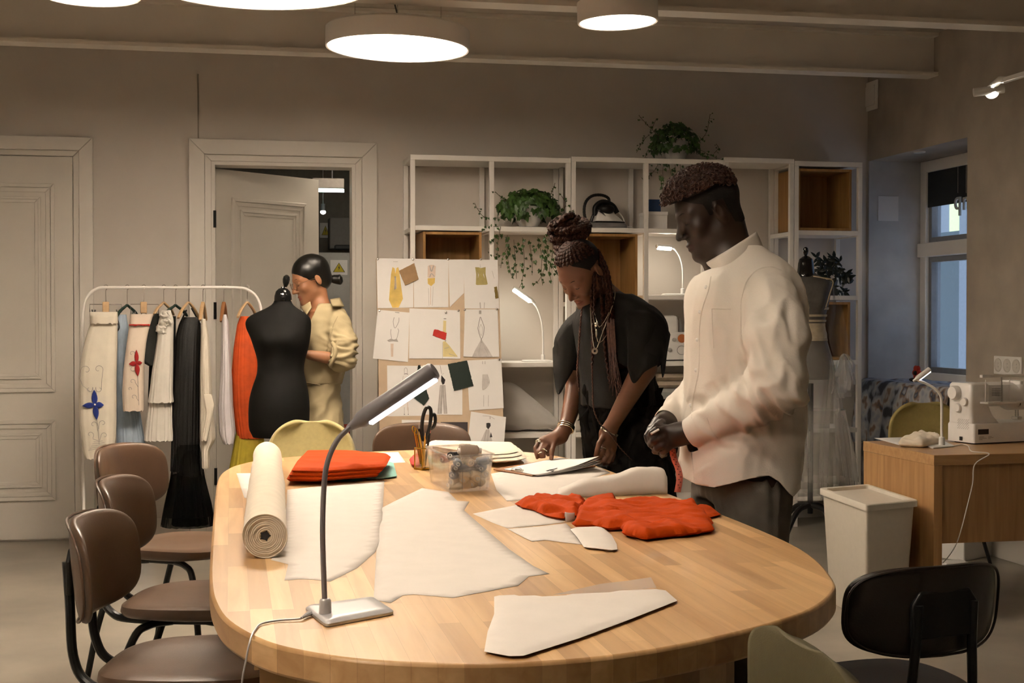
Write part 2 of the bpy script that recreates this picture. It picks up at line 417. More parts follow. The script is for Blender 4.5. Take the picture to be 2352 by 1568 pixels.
# ================================================================ the room
YB = 8.42; XR = 4.05; XL = -2.6; YF = -2.2; CEI = 2.95
DX0, DX1, DZ = -.11, .735, 2.21            # opening of the storage door
b = MB().span((XL, YB, 0), (DX0, YB+.16, CEI)).span((DX1, YB, 0), (XR+.4, YB+.16, CEI)).span((DX0, YB, DZ), (DX1, YB+.16, CEI))
S('wall_back', b, W_PAINT)
px = PY(455, 200, YB)
S('trim_1', MB().span((px[0]-.004, YB-.004, 2.33), (px[0]+.004, YB, 2.72)), M('seam', (.34, .30, .25), .8))
S('wall_left', MB().span((XL-.15, YF, 0), (XL, YB+.16, CEI)), W_PAINT)
S('wall_front', MB().span((XL-.15, YF-.15, 0), (XR+.45, YF, CEI)), W_PAINT)
RY0, RY1, RX, RZ0, RZ1 = 7.17, 8.40, 4.47, .86, 2.30
b = MB().span((XR, YF, 0), (XR+.45, RY0, CEI)).span((XR, RY0, RZ1), (XR+.45, YB+.16, CEI)).span((XR, RY0, 0), (XR+.45, YB+.16, RZ0))
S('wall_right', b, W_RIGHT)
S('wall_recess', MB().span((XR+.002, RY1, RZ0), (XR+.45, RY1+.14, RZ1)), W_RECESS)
S('floor', MB().span((XL-.2, YF-.2, -.12), (XR+.5, YB+.02, 0)), FLOORM)
S('ceiling', MB().span((XL-.2, YF-.2, CEI), (XR+.5, YB+.16, CEI+.12)), CEILM)
def ibeam(n, y0, w=.13, zb=2.70):
    m = MB().span((XL, y0, zb), (XR, y0+w, zb+.022)).span((XL, y0+w*.42, zb+.022), (XR, y0+w*.58, CEI-.02)).span((XL, y0, CEI-.02), (XR, y0+w, CEI-.001))
    S('trim_%d' % n, m, BEAMM)
ibeam(2, 7.50); ibeam(3, 6.15); ibeam(4, 4.80)
S('baseboard_back', MB().span((-.78, YB-.018, 0), (-.25, YB, .11)).span((.87, YB-.018, 0), (XR, YB, .11)), TRIMM, bev=.004)
S('baseboard_right', MB().span((XR-.018, YF, 0), (XR, YB-.02, .13)), TRIMM, bev=.004)
# --- casings
def casing(par, x0, x1, zt, w=.115):
    """stepped door casing round an opening x0..x1, top zt"""
    m = MB()
    for a, bb, t in ((w*.30, w, .035), (0, w*.30, .018)):
        y = YB-t
        m.prism([(x0-bb, y, 0), (x0-a, y, 0), (x0-a, y, zt+a), (x0-bb, y, zt+bb)], (0, t, 0))
        m.prism([(x1+a, y, 0), (x1+bb, y, 0), (x1+bb, y, zt+bb), (x1+a, y, zt+a)], (0, t, 0))
        m.prism([(x0-bb, y, zt+bb), (x0-a, y, zt+a), (x1+a, y, zt+a), (x1+bb, y, zt+bb)], (0, t, 0))
    return S('casing', m, TRIMM, par, sm=0, bev=.004)
def molding(m, x0, x1, z0, z1, y, t=.016, w=.05, d=1):
    """raised picture-frame moulding on a door face (x,z plane at depth y)"""
    for a, bb, tt in ((0, w*.45, t), (w*.45, w, t*.5)):
        for q in ([(x0+a, z0+a), (x1-a, z0+a), (x1-bb, z0+bb), (x0+bb, z0+bb)], [(x0+a, z1-a), (x1-a, z1-a), (x1-bb, z1-bb), (x0+bb, z1-bb)],
                  [(x0+a, z0+a), (x0+bb, z0+bb), (x0+bb, z1-bb), (x0+a, z1-a)], [(x1-a, z0+a), (x1-bb, z0+bb), (x1-bb, z1-bb), (x1-a, z1-a)]):
            m.prism([(p[0], y, p[1]) for p in q], (0, -tt*d, 0))
# --- closed door on the left
d1 = bpy.data.objects.new('door_1', None); COL.objects.link(d1); d1['kind'] = 'structure'; FR['door_1'] = Matrix()
X1 = -.895; X0 = X1-.93
S('leaf', MB().span((X0, YB-.014, .012), (X1, YB, 2.215)), DOORM, d1)
m = MB(); molding(m, X0+.12, X1-.10, .86, 2.06, YB-.014); molding(m, X0+.12, X1-.10, .235, .70, YB-.014)
S('moulding', m, DOORM, d1, sm=0, bev=.005)
m = MB(); molding(m, X0+.195, X1-.175, .935, 1.985, YB-.014, .010, .035); molding(m, X0+.195, X1-.175, .31, .625, YB-.014, .010, .035)
S('moulding', m, DOORM, d1, sm=0, bev=.004)
casing(d1, X0-.004, X1+.004, 2.22, .11)
# --- open door to the storage room
d2 = bpy.data.objects.new('door_2', None); COL.objects.link(d2); d2['kind'] = 'structure'; FR['door_2'] = Matrix()
casing(d2, DX0, DX1, DZ, .13)
S('jamb', MB().span((DX0-.001, YB-.01, 0), (DX0+.02, YB+.17, DZ)).span((DX1-.02, YB-.01, 0), (DX1+.001, YB+.17, DZ)).span((DX0+.02, YB-.01, DZ-.02), (DX1-.02, YB+.17, DZ+.001)), TRIMM, d2)
hx, hy, an = DX0+.022, YB+.165, math.radians(41)
m = MB().span((0, 0, .01), (.86, .04, DZ-.025)); mm = MB()
molding(mm, .12, .74, .86, 2.02, 0.); molding(mm, .12, .74, .22, .70, 0.); molding(mm, .19, .67, .93, 1.95, 0., .01, .035)
Rz = rotm((0, 0, 1), an)
for q in (m, mm): q.v = [x@Rz.T+A(hx, hy, 0) for x in q.v]
S('leaf', m, DOORM, d2); S('moulding', mm, DOORM, d2, sm=0, bev=.004)
m = MB()
for z in (.35, 1.33, 1.87): m.tube([(DX0+.018, YB-.012, z-.05), (DX0+.018, YB-.012, z+.05)], .009, 8)
S('hinge', m, BLACKM, d2)
# --- storage room behind it
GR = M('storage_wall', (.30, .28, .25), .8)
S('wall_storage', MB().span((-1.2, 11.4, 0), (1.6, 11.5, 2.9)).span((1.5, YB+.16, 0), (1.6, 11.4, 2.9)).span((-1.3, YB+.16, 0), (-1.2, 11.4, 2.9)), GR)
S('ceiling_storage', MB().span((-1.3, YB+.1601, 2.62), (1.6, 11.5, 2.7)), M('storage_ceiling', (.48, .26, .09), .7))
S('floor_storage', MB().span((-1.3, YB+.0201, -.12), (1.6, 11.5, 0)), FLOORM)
t = T('added_storage_light', 'round ceiling light inside the storage room', 'light', (.9, 9.3, 2.54)); O('housing', MB().lathe([(.24, .0), (.25, .01), (.25, .079), (.1, .0795)], (.9, 9.3, 2.54), None, 32), SHELFW, t); O('diffuser', MB().lathe([(.24, -.001), (.001, -.001)], (.9, 9.3, 2.54), None, 32), glow('storage_glow', (1., .86, .68), 4.), t)  # extra lamp added out of view to brighten the dim storage room
# --- window in the recess
w1 = bpy.data.objects.new('window_1', None); COL.objects.link(w1); w1['kind'] = 'structure'; FR['window_1'] = Matrix()
fr = .075; zm = 1.73
m = MB().span((RX-.06, RY1-fr, RZ0), (RX, RY1, RZ1)).span((RX-.06, RY0, RZ0), (RX, RY0+fr, RZ1)).span((RX-.059, RY0+fr, RZ1-fr), (RX, RY1-fr, RZ1)).span((RX-.059, RY0+fr, RZ0), (RX, RY1-fr, RZ0+fr)).span((RX-.08, RY0, zm-.05), (RX, RY1, zm+.04))
S('window_frame', m, SHELFW, w1, bev=.005)
m = MB()
for z0, z1 in ((RZ0+fr, zm-.05), (zm+.04, RZ1-fr)):
    y0, y1 = RY0+fr, RY1-fr; q = .035
    m.span((RX-.035, y1-q, z0), (RX+.03, y1, z1)).span((RX-.035, y0, z0), (RX+.03, y0+q, z1)).span((RX-.034, y0+q, z0), (RX+.029, y1-q, z0+q)).span((RX-.034, y0+q, z1-q), (RX+.029, y1-q, z1))
S('sash', m, M('sash_grey', (.25, .25, .26), .4), w1)
g = M('window_glass', (.9, .95, 1.), .02, trans=1., alpha=.25, var=0)
S('glass', MB().span((RX-.005, RY0+fr, RZ0+fr), (RX, RY1-fr, zm-.05)).span((RX-.005, RY0+fr, zm+.04), (RX, RY1-fr, RZ1-fr)), g, w1)
S('blind', MB().span((RX-.045, RY0+fr, 2.0), (RX-.037, RY1-fr, RZ1-fr)), M('blind_dark', (.018, .02, .021), .7), w1)
S('window_sill', MB().span((XR-.03, RY0, RZ0-.001), (RX, RY1, RZ0+.022)), SHELFW, w1, bev=.004)
# outside
o = O('outdoor_building', MB().span((6.3, 4, 0), (6.5, 13, 4)).span((5.5, 9.75, 0), (5.6, 9.85, 4)), M('outdoor_wall', (.55, .60, .66), .8)); tag(o, 'pale building wall seen outside through the window', 'building')
q0 = PX(2188, 452, 6.28); q1 = PX(2260, 532, 6.28)
o = O('lit_poster', MB().span((6.25, q1[1], q1[2]), (6.29, q0[1], q0[2])), glow('poster_light', (.60, .80, .16), 1.25)); tag(o, 'glowing lime green sign box seen outside the window', 'sign')
q0 = PX(2182, 535, 6.1); q1 = PX(2260, 565, 6.1)
o = O('planter_box', MB().span((6.0, q1[1], 0), (6.2, q0[1], q0[2])), M('planter', (.16, .21, .21), .7)); tag(o, 'grey green box outside the window below the lime sign', 'box')
def letters(txt, p, h, R, mat, parent=None, name='lettering', depth=.002):
    cu = bpy.data.curves.new(name, 'FONT'); cu.body = txt; cu.size = h; cu.extrude = depth; cu.align_x = 'CENTER'; cu.align_y = 'CENTER'
    t = bpy.data.objects.new('tmp', cu); COL.objects.link(t); dg = bpy.context.evaluated_depsgraph_get(); me = bpy.data.meshes.new_from_object(t.evaluated_get(dg))
    V = np.array([tuple(v.co) for v in me.vertices]); Fs = [tuple(q.vertices) for q in me.polygons]
    bpy.data.objects.remove(t); bpy.data.curves.remove(cu); bpy.data.meshes.remove(me)
    return O(name, MB().add(V@np.asarray(R).T+np.asarray(p, float), Fs), mat, parent, sm=0)
for ch, xx in (('q', 2200), ('n', 2219)):
    p = PX(xx, 462, RX-.07); t = T('window_letter', 'white letter %s hanging in front of the window blind' % ch, 'letter', p)
    letters(ch, p, .17, np.array([[0, 0, -1.], [-1, 0, 0], [0, 1, 0]]), M('letter_white', (.5, .52, .52), .5), t, 'letter_shape', .006)
    O('string', MB().tube([p+A(0, 0, .05), (p[0], p[1], RZ1-.08)], .0008, 5), STEEL, t)
# --- things fixed to the right wall
a, c = PX(1977, 262, XR), PX(2018, 182, XR)
t = T('vent_cover', 'square white vent cover high on right wall by the corner', 'vent cover', (XR, (a[1]+c[1])/2, a[2]))
O('plate', MB().span((XR-.012, c[1], a[2]), (XR, a[1], c[2])), SHELFW, t, bev=.003)
O('inner_panel', MB().span((XR-.018, c[1]+.03, a[2]+.03), (XR-.012, a[1]-.03, c[2]-.03)), SHELFW, t, bev=.002)
a, c = PY(2016, 507, RY1), PY(2063, 451, RY1)
tag(O('note_sheet', MB().span((a[0], RY1-.004, a[2]), (c[0], RY1-.001, c[2])), WPAPER), 'plain white square sheet fixed to the bluish window recess wall', 'sheet')
a, c = PX(2286, 858, XR), PX(2349, 820, XR)
t = T('wall_socket', 'white triple wall socket on right wall behind the sewing machine', 'socket', (XR, (a[1]+c[1])/2, a[2]))
O('socket_plate', MB().span((XR-.010, c[1], a[2]), (XR, a[1], c[2])), WHITEP, t, bev=.003)
hh = c[2]-a[2]
for i in range(3):
    y = a[1]-(a[1]-c[1])*(i+.5)/3; zc = (a[2]+c[2])/2; R = frame((-1, 0, 0))
    O('outlet', MB().lathe([(.0, .0101), (.030, .0101), (.034, .013), (.036, .013), (.037, .0101)], (XR, y, zc), R, 20, cap=False).lathe([(.004, .0102), (.004, .0125)], (XR, y, zc+.009), R, 6).lathe([(.004, .0102), (.004, .0125)], (XR, y, zc-.009), R, 6), M('socket_grey', (.60, .57, .52), .4), t)
# --- track spotlight
p = PX(2278, 211, 3.80); t = T('track_spotlight', 'white track spotlight with lit bulb high on the right', 'spotlight', p)
r0 = PX(2305, 185, 3.80); r1 = A(3.8, r0[1]-2.6, r0[2]); zt = r0[2]
O('rail', MB().span((3.785, r1[1], zt-.012), (3.815, r0[1], zt+.012)), WHITEP, t, bev=.002)
for y in (r0[1]-.5, r1[1]+.4): O('wall_arm', MB().span((3.815, y-.012, zt-.008), (XR, y+.012, zt+.008)), WHITEP, t)
d = nrm(CAM+A(.2, .5, -.9)-p); Rm = frame(d)
O('mount', MB().tube([r0+A(0, -.02, 0), r0+A(0, .03, .01), p+A(0, 0, .02)-d*.05], .018, 12), WHITEP, t)
O('lamp_head', MB().tube([p-d*.015+A(-.09, .02, -.005), p-d*.02+A(.05, -.03, .01)], .022, 14).lathe([(.03, -.06), (.036, -.02), (.036, .0), (.031, 0), (.029, -.01)], p, Rm, 20), WHITEP, t)
O('bulb', MB().ell(p, (.028, .028, .012), Rm), glow('spot_bulb', (1., .92, .75), 60), t)
# --- recess downlight
p = PA(2112, 348, 2, RZ1)
t = T('recess_downlight', 'small round downlight in the ceiling of the window recess', 'downlight', p)
O('ring', MB().lathe([(.026, -.001), (.034, -.008), (.036, 0)], p, None, 20, cap=False), SHELFW, t)
O('lens', MB().lathe([(.026, -.003), (.0, -.003)], p, None, 20, cap=False), M('lens_dim', (.6, .62, .65), .3), t)
# --- round pendant lamps
LAMPC = (1., .845, .665)
def pendant(px_, py_, dia, label, es, zb=2.55, tilt=0., grp=None, p=None):
    p = PZ(px_, py_, zb) if p is None else A(*p); r = dia/2; R = rotm((0, 1, 0), tilt)
    t = T('pendant_lamp', label, 'pendant lamp', p)
    O('housing', MB().lathe([(r-.012, .004), (r-.004, 0), (r, .003), (r, .088), (r-.012, .098), (.02, .100)], p, R, 64), SHELFW, t)
    O('diffuser', MB().lathe([(r-.012, .002), (.001, .002)][::-1], p, R, 64, cap=True), glow('lamp_diffuser', LAMPC, es), t)
    for k in range(3):
        a = k*2.094+.4; q = p+R@A(r*.7*math.cos(a), r*.7*math.sin(a), .095)
        O('wire', MB().tube([q, (q[0], q[1], CEI)], .0016, 5), STEEL, t)
    O('cable', MB().tube(spl([p+A(.02, 0, .1), p+A(-.01, 0, .2), p+A(-.03, 0, .3), A(p[0], p[1], CEI)], 5), .004, 6), M('cable_grey', (.12, .11, .1), .6), t)
    O('ceiling_rose', MB().lathe([(.05, CEI-.03), (.05, CEI)], (p[0], p[1], 0), None, 20), SHELFW, t)
    return t
ES = 10.
pendant(913, 113, .675, 'large round white pendant lamp hanging left of center above the table', ES, tilt=.025)
pendant(1419, 53, .345, 'small round white pendant lamp hanging above the braided person', ES, tilt=-.03)
pendant(592, -34, .87, 'largest glowing round pendant lamp cut by the top picture edge', ES)
pendant(207, -8, .39, 'small round pendant lamp cut by the top edge, above the closed door', ES)
pendant(0, 0, .42, 'round pendant lamp above the near end of the table', ES, p=(.35, 2.7, 2.55))
pendant(0, 0, .675, 'round pendant lamp left behind the viewer', ES, p=(-1.2, 1.6, 2.55))
# ================================================================ work table and chairs
TZ = .79
def stadium(x0, x1, y0, y1, r, n=28):
    pts = []
    for cx, cy, a0 in ((x1-r, y1-r, 0), (x0+r, y1-r, PI/2), (x0+r, y0+r, PI), (x1-r, y0+r, 1.5*PI)):
        pts += [(cx+r*math.cos(a0+PI/2*k/n), cy+r*math.sin(a0+PI/2*k/n)) for k in range(n+1)]
    return np.array(pts)
tb = T('work_table', 'long rounded pine work table in the middle of the studio', 'table', (.6, 3.6, 0))
st = spl([(-.046, 3.5), (-.045, 2.95), (-.042, 2.72), (-.033, 2.54), (-.009, 2.371), (.045, 2.217), (.108, 2.129), (.2, 2.056), (.341, 2.005), (.485, 1.999), (.632, 2.036), (.805, 2.125), (.968, 2.244), (1.076, 2.376), (1.142, 2.513), (1.215, 2.80), (1.238, 3.14), (1.232, 3.8), (1.224, 4.45), (1.205, 4.74), (1.13, 5.03), (.98, 5.19), (.83, 5.25), (.68, 5.262), (.426, 5.21), (.25, 5.12), (.103, 5.005), (.03, 4.88), (-.01, 4.75), (-.040, 4.5), (-.046, 4.0)], 5, True)[::-1][::-1]
m = MB().prism(np.c_[st, st[:, 0]*0+TZ-.048], (0, 0, .048))
O('tabletop', m, PINE, tb, bev=.006)
st2 = A(.61, 3.64)+(st-A(.60, 3.64))*A(.72, .85)
O('pedestal', MB().prism(np.c_[st2, st2[:, 0]*0+.0], (0, 0, TZ-.0485)), PINEV, tb)
O('side_panel', MB().span((.05, 2.62, 0), (.17, 2.64, TZ-.0485)).span((.05, 2.6401, .30), (.16, 3.2999, .32)).span((.05, 3.3, 0), (.16, 3.32, TZ-.0485)), PINEV, tb)
def leather_chair(label, lm, dz0=0., bh=.122):
    t = T('side_chair', label, 'chair')
    n = 40; a = np.arange(n)*2*PI/n
    def out(s, z, dz=0):   # rounded seat outline, narrower at the back
        c, q = np.cos(a), np.sin(a); e = .62
        x = np.sign(c)*np.abs(c)**e*.235*s; y = np.sign(q)*np.abs(q)**e*.215*s; x = x*(1-.10*(y < 0)*np.abs(y)/.215)
        return np.c_[x, y+.01, z+dz*(x/.235)**2]
    rg = [out(.80, .434), out(.97, .436, .01), out(1.0, .447, .012), out(.985, .462, .014), out(.90, .469, .012), out(.6, .466, .012), out(.25, .464, .01), out(.02, .463)]
    O('seat', MB().loft(rg), lm, t, sm=60, local=True)
    rg = []; rp = []
    for s in np.sin(np.linspace(-PI/2, PI/2, 45)):
        hh = bh*max(1e-3, 1-abs(s)**3.6)**(1/3.6); w = .218*s; yb = -.235+.075*s*s; k = []; 
        tx = nrm(A(1, 2*.075*s/.218, 0)); nv = A(-tx[1], tx[0], 0); th = .017*min(1, (1-abs(s)**6)+.12)
        for j in range(20):
            g = j*2*PI/20; v = np.sign(math.sin(g))*abs(math.sin(g))**.5; u = np.sign(math.cos(g))*abs(math.cos(g))**.8
            zc = .70+hh*v; k.append(A(w, yb-.10*(zc-.70)-.02, zc)+nv*th*u)
        rg.append(k)
    bk = O('backrest', MB().loft(rg), lm, t, sm=75, local=True)
    n = 48; ring = []
    for j in range(n):
        g = j*2*PI/n; s = np.sign(math.cos(g))*abs(math.cos(g))**.62; v = np.sign(math.sin(g))*abs(math.sin(g))**.62
        w = .2175*s; zc = .70+(bh-.0015)*v; ring.append(A(w, -.235+.075*s*s-.10*(zc-.70)-.02-.017, zc))
    O('piping', MB().tube(ring, .0035, 6, closed=True), lm, bk, local=True)
    for sx in (-1, 1):
        O('back_tube', MB().tube(spl([(.078*sx, -.275, .72), (.080*sx, -.268, .62), (.09*sx, -.258, .50), (.10*sx, -.225, .442), (.12*sx, -.15, .426), (.14*sx, .10, .426)], 6), .0115, 10), BLACKM, t, local=True)
        O('leg', MB().tube(spl([(.13*sx, .06, .424), (.165*sx, .13, .418), (.19*sx, .175, .38), (.205*sx, .205, .2), (.215*sx, .225, .0)], 6), .0115, 10), BLACKM, t, local=True)
        O('leg', MB().tube(spl([(.13*sx, -.04, .424), (.16*sx, -.10, .418), (.185*sx, -.14, .38), (.205*sx, -.20, .2), (.22*sx, -.24, .0)], 6), .0115, 10), BLACKM, t, local=True)
    O('back_plate', MB().prism([(x, -.276, z) for x, z in ((-.092, .64), (.092, .64), (.092, .72), (.07, .75), (-.07, .75), (-.092, .72))], (0, .016, 0)), BLACKM, t, bev=.006, local=True)
    if dz0:
        for c in t.children_recursive:
            for v in c.data.vertices: v.co.z = max(0, v.co.z+dz0*min(1, v.co.z/.42))
    return t
def put(o, px_, py_, z, rz, back=0.):
    p = PZ(px_, py_, z); f = A(-math.sin(rz), math.cos(rz), 0); p = p+f*back; p[2] = 0
    o.location = tuple(p); o.rotation_euler = (0, 0, rz); FR[o.name] = Matrix.Translation(Vector(p)) @ Matrix.Rotation(rz, 4, 'Z'); return p
D2 = math.radians
ch = leather_chair('brown leather chair nearest the viewer on the left side of table', LEATHER); ch['group'] = 'brown leather chairs round the table'
put(ch, 196, 1295, .70, D2(-101), .255)
def chair2(px_, py_, rz, label):
    o = dup(ch, (0, 0, 0), 0, label); put(o, px_, py_, .70, rz, .255); return o
chair2(255, 1190, D2(-102), 'middle brown leather chair of the row along the left table side')
chair2(272, 1095, D2(-120), 'rearmost brown leather chair of the left row, beside the garment rack')
chair2(966, 1034, D2(180), 'brown leather chair at the far table end below the mood board')
cd_ = leather_chair('dark brown chair seen from behind beside the table, lower right', LEATHERD, -.075, .105)
p = put(cd_, 2160, 1400, .625, D2(11), .255)
def shell_chair(label, fm, w=.21, rd=.20, hb=.375, lf=.035):
    t = T('shell_chair', label, 'chair')
    G = []
    for t_ in np.r_[np.linspace(0, 1-rd, 18), 1-rd*A(.8, .6, .4, .25, .125, .05, 0)]:
        r = []
        for s in np.linspace(-1, 1, 15):
            q = np.sign(s)*abs(s)**.9
            if t_ < .45: k = t_/.45; y = .21-.40*k; z = .455-.018*math.sin(k*PI)+.02*(1-k)*0; W = w*(.92+.1*math.sin(k*PI*.8))
            else: k = (t_-.45)/.55; y = -.19-.07*k-.02*math.sin(k*PI); z = .455+hb*k**1.25; W = w*(1.0-.12*k*k)
            # rounded free ends
            e = 1.
            if t_ > 1-rd: e = (1-((t_-1+rd)/rd)**3.2*.86)**(1/2.2)
            if t_ < .10: e = math.sqrt(max(0, 1-((.10-t_)/.10)**2*.6))
            x = W*q*e; lift = lf*abs(s)**2.5
            if t_ < .45: r.append((x, y, z+lift))
            else: r.append((x, y+lift*1.3*(1-.3*k), z))
        G.append(r)
    O('seat_shell', MB().grid(G), fm, t, sm=80, local=True, sol=.018, sub=1)
    for sx in (-1, 1):
        O('leg', MB().tube([(.10*sx, .10, .44), (.20*sx, .20, 0)], [.012, .009], 8), BLACKM, t, local=True)
        O('leg', MB().tube([(.10*sx, -.10, .44), (.20*sx, -.22, 0)], [.012, .009], 8), BLACKM, t, local=True)
    O('seat_frame', MB().tube([(-.10, -.10, .435), (.10, -.10, .435), (.10, .10, .435), (-.10, .10, .435)], .009, 8, closed=True), BLACKM, t, local=True)
    return t
sc1 = shell_chair('olive padded chair at the far table end by the black dress form', OLIVE); put(sc1, 718, 967, .83, D2(165), .26)
sc2 = shell_chair('olive shell chair cut by the bottom edge, in front of the table', M('olive_shaded', (.085, .068, .024), .75, var=.05, sc=60, bump=.25, bsc=500), .21, .06, .40, .004); sc2.location = (1.02, 1.775, 0); sc2.rotation_euler = (0, 0, D2(-90)); FR[sc2.name] = Matrix.Translation(Vector((1.02, 1.775, 0))) @ Matrix.Rotation(D2(-90), 4, 'Z')  # olive darkened in the colour: shade of a back turned from the light
sc3 = shell_chair('olive chair tucked behind the wooden desk below the window', OLIVED); put(sc3, 2120, 925, .83, D2(172), .26)
# ================================================================ what lies on the work table
def tz(pts, z=TZ): return np.array([PZ(x, y, z) for x, y in pts])
def paper(name, pts, label, cat, mat=PAPER, res=.025, amp=.0016, seed=1, z=TZ, sol=.0004, grp=None, edge=None, fq=12):
    o = O(name, sheet(tz(pts, z), res, amp, seed, fq=fq, edge=edge), mat, sm=180, sol=sol); return tag(o, label, cat, grp)
paper('pattern_piece', [(660, 1125), (740, 1116), (883, 1104), (879, 1170), (876, 1240), (862, 1268), (820, 1305), (758, 1336), (720, 1331), (690, 1330), (653, 1333), (662, 1296), (640, 1290), (622, 1286), (645, 1258), (656, 1190)], 'large white cut pattern piece just right of the fabric roll', 'pattern piece', seed=3)
paper('pattern_piece', [(969, 1121), (1030, 1130), (1050, 1150), (1078, 1152), (1066, 1172), (1092, 1195), (1170, 1262), (1225, 1300), (1262, 1318), (1215, 1324), (1190, 1345), (1110, 1360), (1040, 1373), (950, 1365), (925, 1368), (897, 1385), (858, 1377), (865, 1260), (874, 1195), (878, 1166), (905, 1152)], 'largest white cut pattern piece in the middle of the table', 'pattern piece', seed=5)
paper('pattern_piece', [(1086, 1180), (1196, 1158), (1255, 1178), (1299, 1199), (1240, 1207), (1165, 1213), (1130, 1200)], 'small white pattern piece between the plastic box and orange cloth', 'pattern piece', seed=6, amp=.002)
paper('pattern_piece', [(1166, 1215), (1240, 1209), (1300, 1202), (1325, 1225), (1345, 1252), (1250, 1240), (1222, 1244), (1190, 1228)], 'white pattern piece lying below the small one, before the folded tip', 'pattern piece', seed=7, amp=.002, z=TZ+.0005)
o = O('folded_pattern', slab(tz([(1308, 1207), (1345, 1206), (1384, 1204), (1405, 1222), (1417, 1243), (1418, 1257), (1341, 1249), (1325, 1226)], TZ+.012), TZ+.001, .009, .012, .012, .002, 4), PAPER, sm=60); tag(o, 'folded white pattern tip in front of the heaped orange cloth', 'pattern piece')
g = [[PZ(1299+22*s, 1197-4*s*s+2, TZ+.001)+A(0, .012*t, .024*math.sin(t*2.6)*(1-.25*s)) for t in np.linspace(0, 1, 9)] for s in np.linspace(0, 1, 9)]
tag(O('paper_curl', MB().grid(g), PAPER, sm=180, sol=.0008), 'small curled white paper scrap against the orange cloth', 'paper scrap')
o = O('folded_pattern', slab(tz([(1135, 1357), (1250, 1361), (1400, 1351), (1525, 1343), (1556, 1370), (1440, 1415), (1330, 1455), (1188, 1499), (1112, 1485), (1120, 1440), (1135, 1400)], TZ+.012), TZ+.001, .008, .012, .014, .0015, 9, 9), PAPER, sm=60); tag(o, 'folded white pattern piece nearest the viewer at the table front', 'pattern piece')
paper('tissue_sheet', [(1270, 1366), (1380, 1341), (1440, 1334), (1495, 1326), (1508, 1350), (1400, 1362)], 'thin see-through tissue sheet under the nearest folded pattern', 'tissue', TISSUE, amp=.004, seed=8, sol=0)
paper('pattern_sheet', [(1128, 1088), (1215, 1072), (1300, 1062), (1382, 1075), (1402, 1086), (1335, 1106), (1340, 1125), (1277, 1142), (1165, 1151), (1140, 1125)], 'wide white pattern sheet spread under the clipboard', 'pattern sheet', seed=11, amp=.002)
paper('paper_sheet', [(800, 1042), (915, 1038), (932, 1062), (885, 1065)], 'plain white sheet behind the folded orange cloth', 'sheet', WPAPER, amp=.001, seed=12)
paper('paper_sheet', [(543, 1087), (600, 1086), (600, 1150), (561, 1143)], 'white sheet half hidden under the fabric roll', 'sheet', PAPER, amp=.001, seed=13)
# arched sheet of pattern paper
fx = [(1280, 1143), (1340, 1141), (1400, 1139), (1462, 1136), (1518, 1134), (1533, 1133)]; rx = [(1282, 1125), (1342, 1099), (1400, 1092), (1462, 1073), (1518, 1075), (1531, 1092)]
g = []
for (x, y), (x2, y2) in zip(spl(fx, 5), spl(rx, 5)):
    f0 = PZ(x, y, TZ+.001); d = (f0-CAM)@FW; r0 = P(x2, y2, d+.05); h = max(.012, r0[2]-TZ); row = []
    for t in np.linspace(0, 1, 13):
        q = f0*(1-t)**2+2*t*(1-t)*(r0*2-.5*f0-.5*(f0+A(.05, .20, 0)))+t*t*(f0+A(.05, .20, 0)); q[2] = max(q[2], TZ+.001); row.append(q+A(0, 0, .0015*math.sin(x*.11+t*9)))
    g.append(row)
tag(O('curled_pattern_paper', MB().grid(g), PAPER, sm=180, sol=.0008), 'tall arched sheet of pattern paper behind the heaped orange cloth', 'pattern paper')
# heaped orange cloth
jit = lambda p, k: resample(p, .03)+np.random.RandomState(k).normal(size=(len(resample(p, .03)), 3))*A(.0035, .0035, 0)
og = tz([(1317, 1205), (1323, 1187), (1329, 1171), (1345, 1152), (1446, 1156), (1537, 1153), (1590, 1156), (1623, 1178), (1640, 1214), (1610, 1219), (1580, 1224), (1535, 1226), (1492, 1233), (1460, 1229), (1430, 1221), (1424, 1209), (1397, 1210), (1360, 1203)], TZ+.012)
hp = T('orange_cloth', 'heaped orange cloth with frayed hem beside the person in white', 'cloth', (og[:, 0].mean(), og[:, 1].mean(), TZ))
cfold = lambda v, k, f=13, st=(1, 1, 1): 1-2*np.abs(snoise(np.c_[v, v[:, 0]*0]*np.array(st), f, k, 4))
O('top_layer', slab(jit(og, 3), TZ+.004, .013, .008, .008, .003, 5, 30, lambda v: .010*cfold(v, 3, 24)+.007*cfold(v, 8, 60)), ORANGE, hp, sm=70)
O('hem', slab(tz([(1424, 1207), (1490, 1209), (1560, 1204), (1625, 1196), (1641, 1215), (1606, 1218), (1583, 1227), (1556, 1222), (1530, 1230), (1494, 1234), (1462, 1232), (1432, 1222)], TZ+.006), TZ+.001, .012, .008, .008, .004, 7, 60), ORANGE, hp, sm=70)
O('bottom_layer', slab(tz([(1600, 1158), (1632, 1162), (1656, 1181), (1629, 1188), (1600, 1190)], TZ+.006), TZ+.001, .010, .015, .01, .003, 8, 40), ORANGE, hp, sm=70)
og = tz([(1182, 1154), (1225, 1147), (1270, 1146), (1310, 1145), (1345, 1148), (1338, 1168), (1322, 1180), (1293, 1187), (1271, 1184), (1230, 1170), (1198, 1161)], TZ+.01)
hq = T('orange_cloth', 'pointed orange cloth strip left of the heaped orange cloth', 'cloth', (og[:, 0].mean(), og[:, 1].mean(), TZ))
O('strip', slab(jit(og, 4), TZ+.001, .012, .008, .008, .004, 15, 26, lambda v: .014*cfold(v, 4, 34)+.006*cfold(v, 9, 70)), ORANGE, hq, sm=70)
O('turned_end', slab(tz([(1340, 1150), (1372, 1141), (1412, 1134), (1418, 1150), (1370, 1156)], TZ+.02), TZ+.001, .028, .014, .010, .006, 17, 40), ORANGE, hq, sm=70)
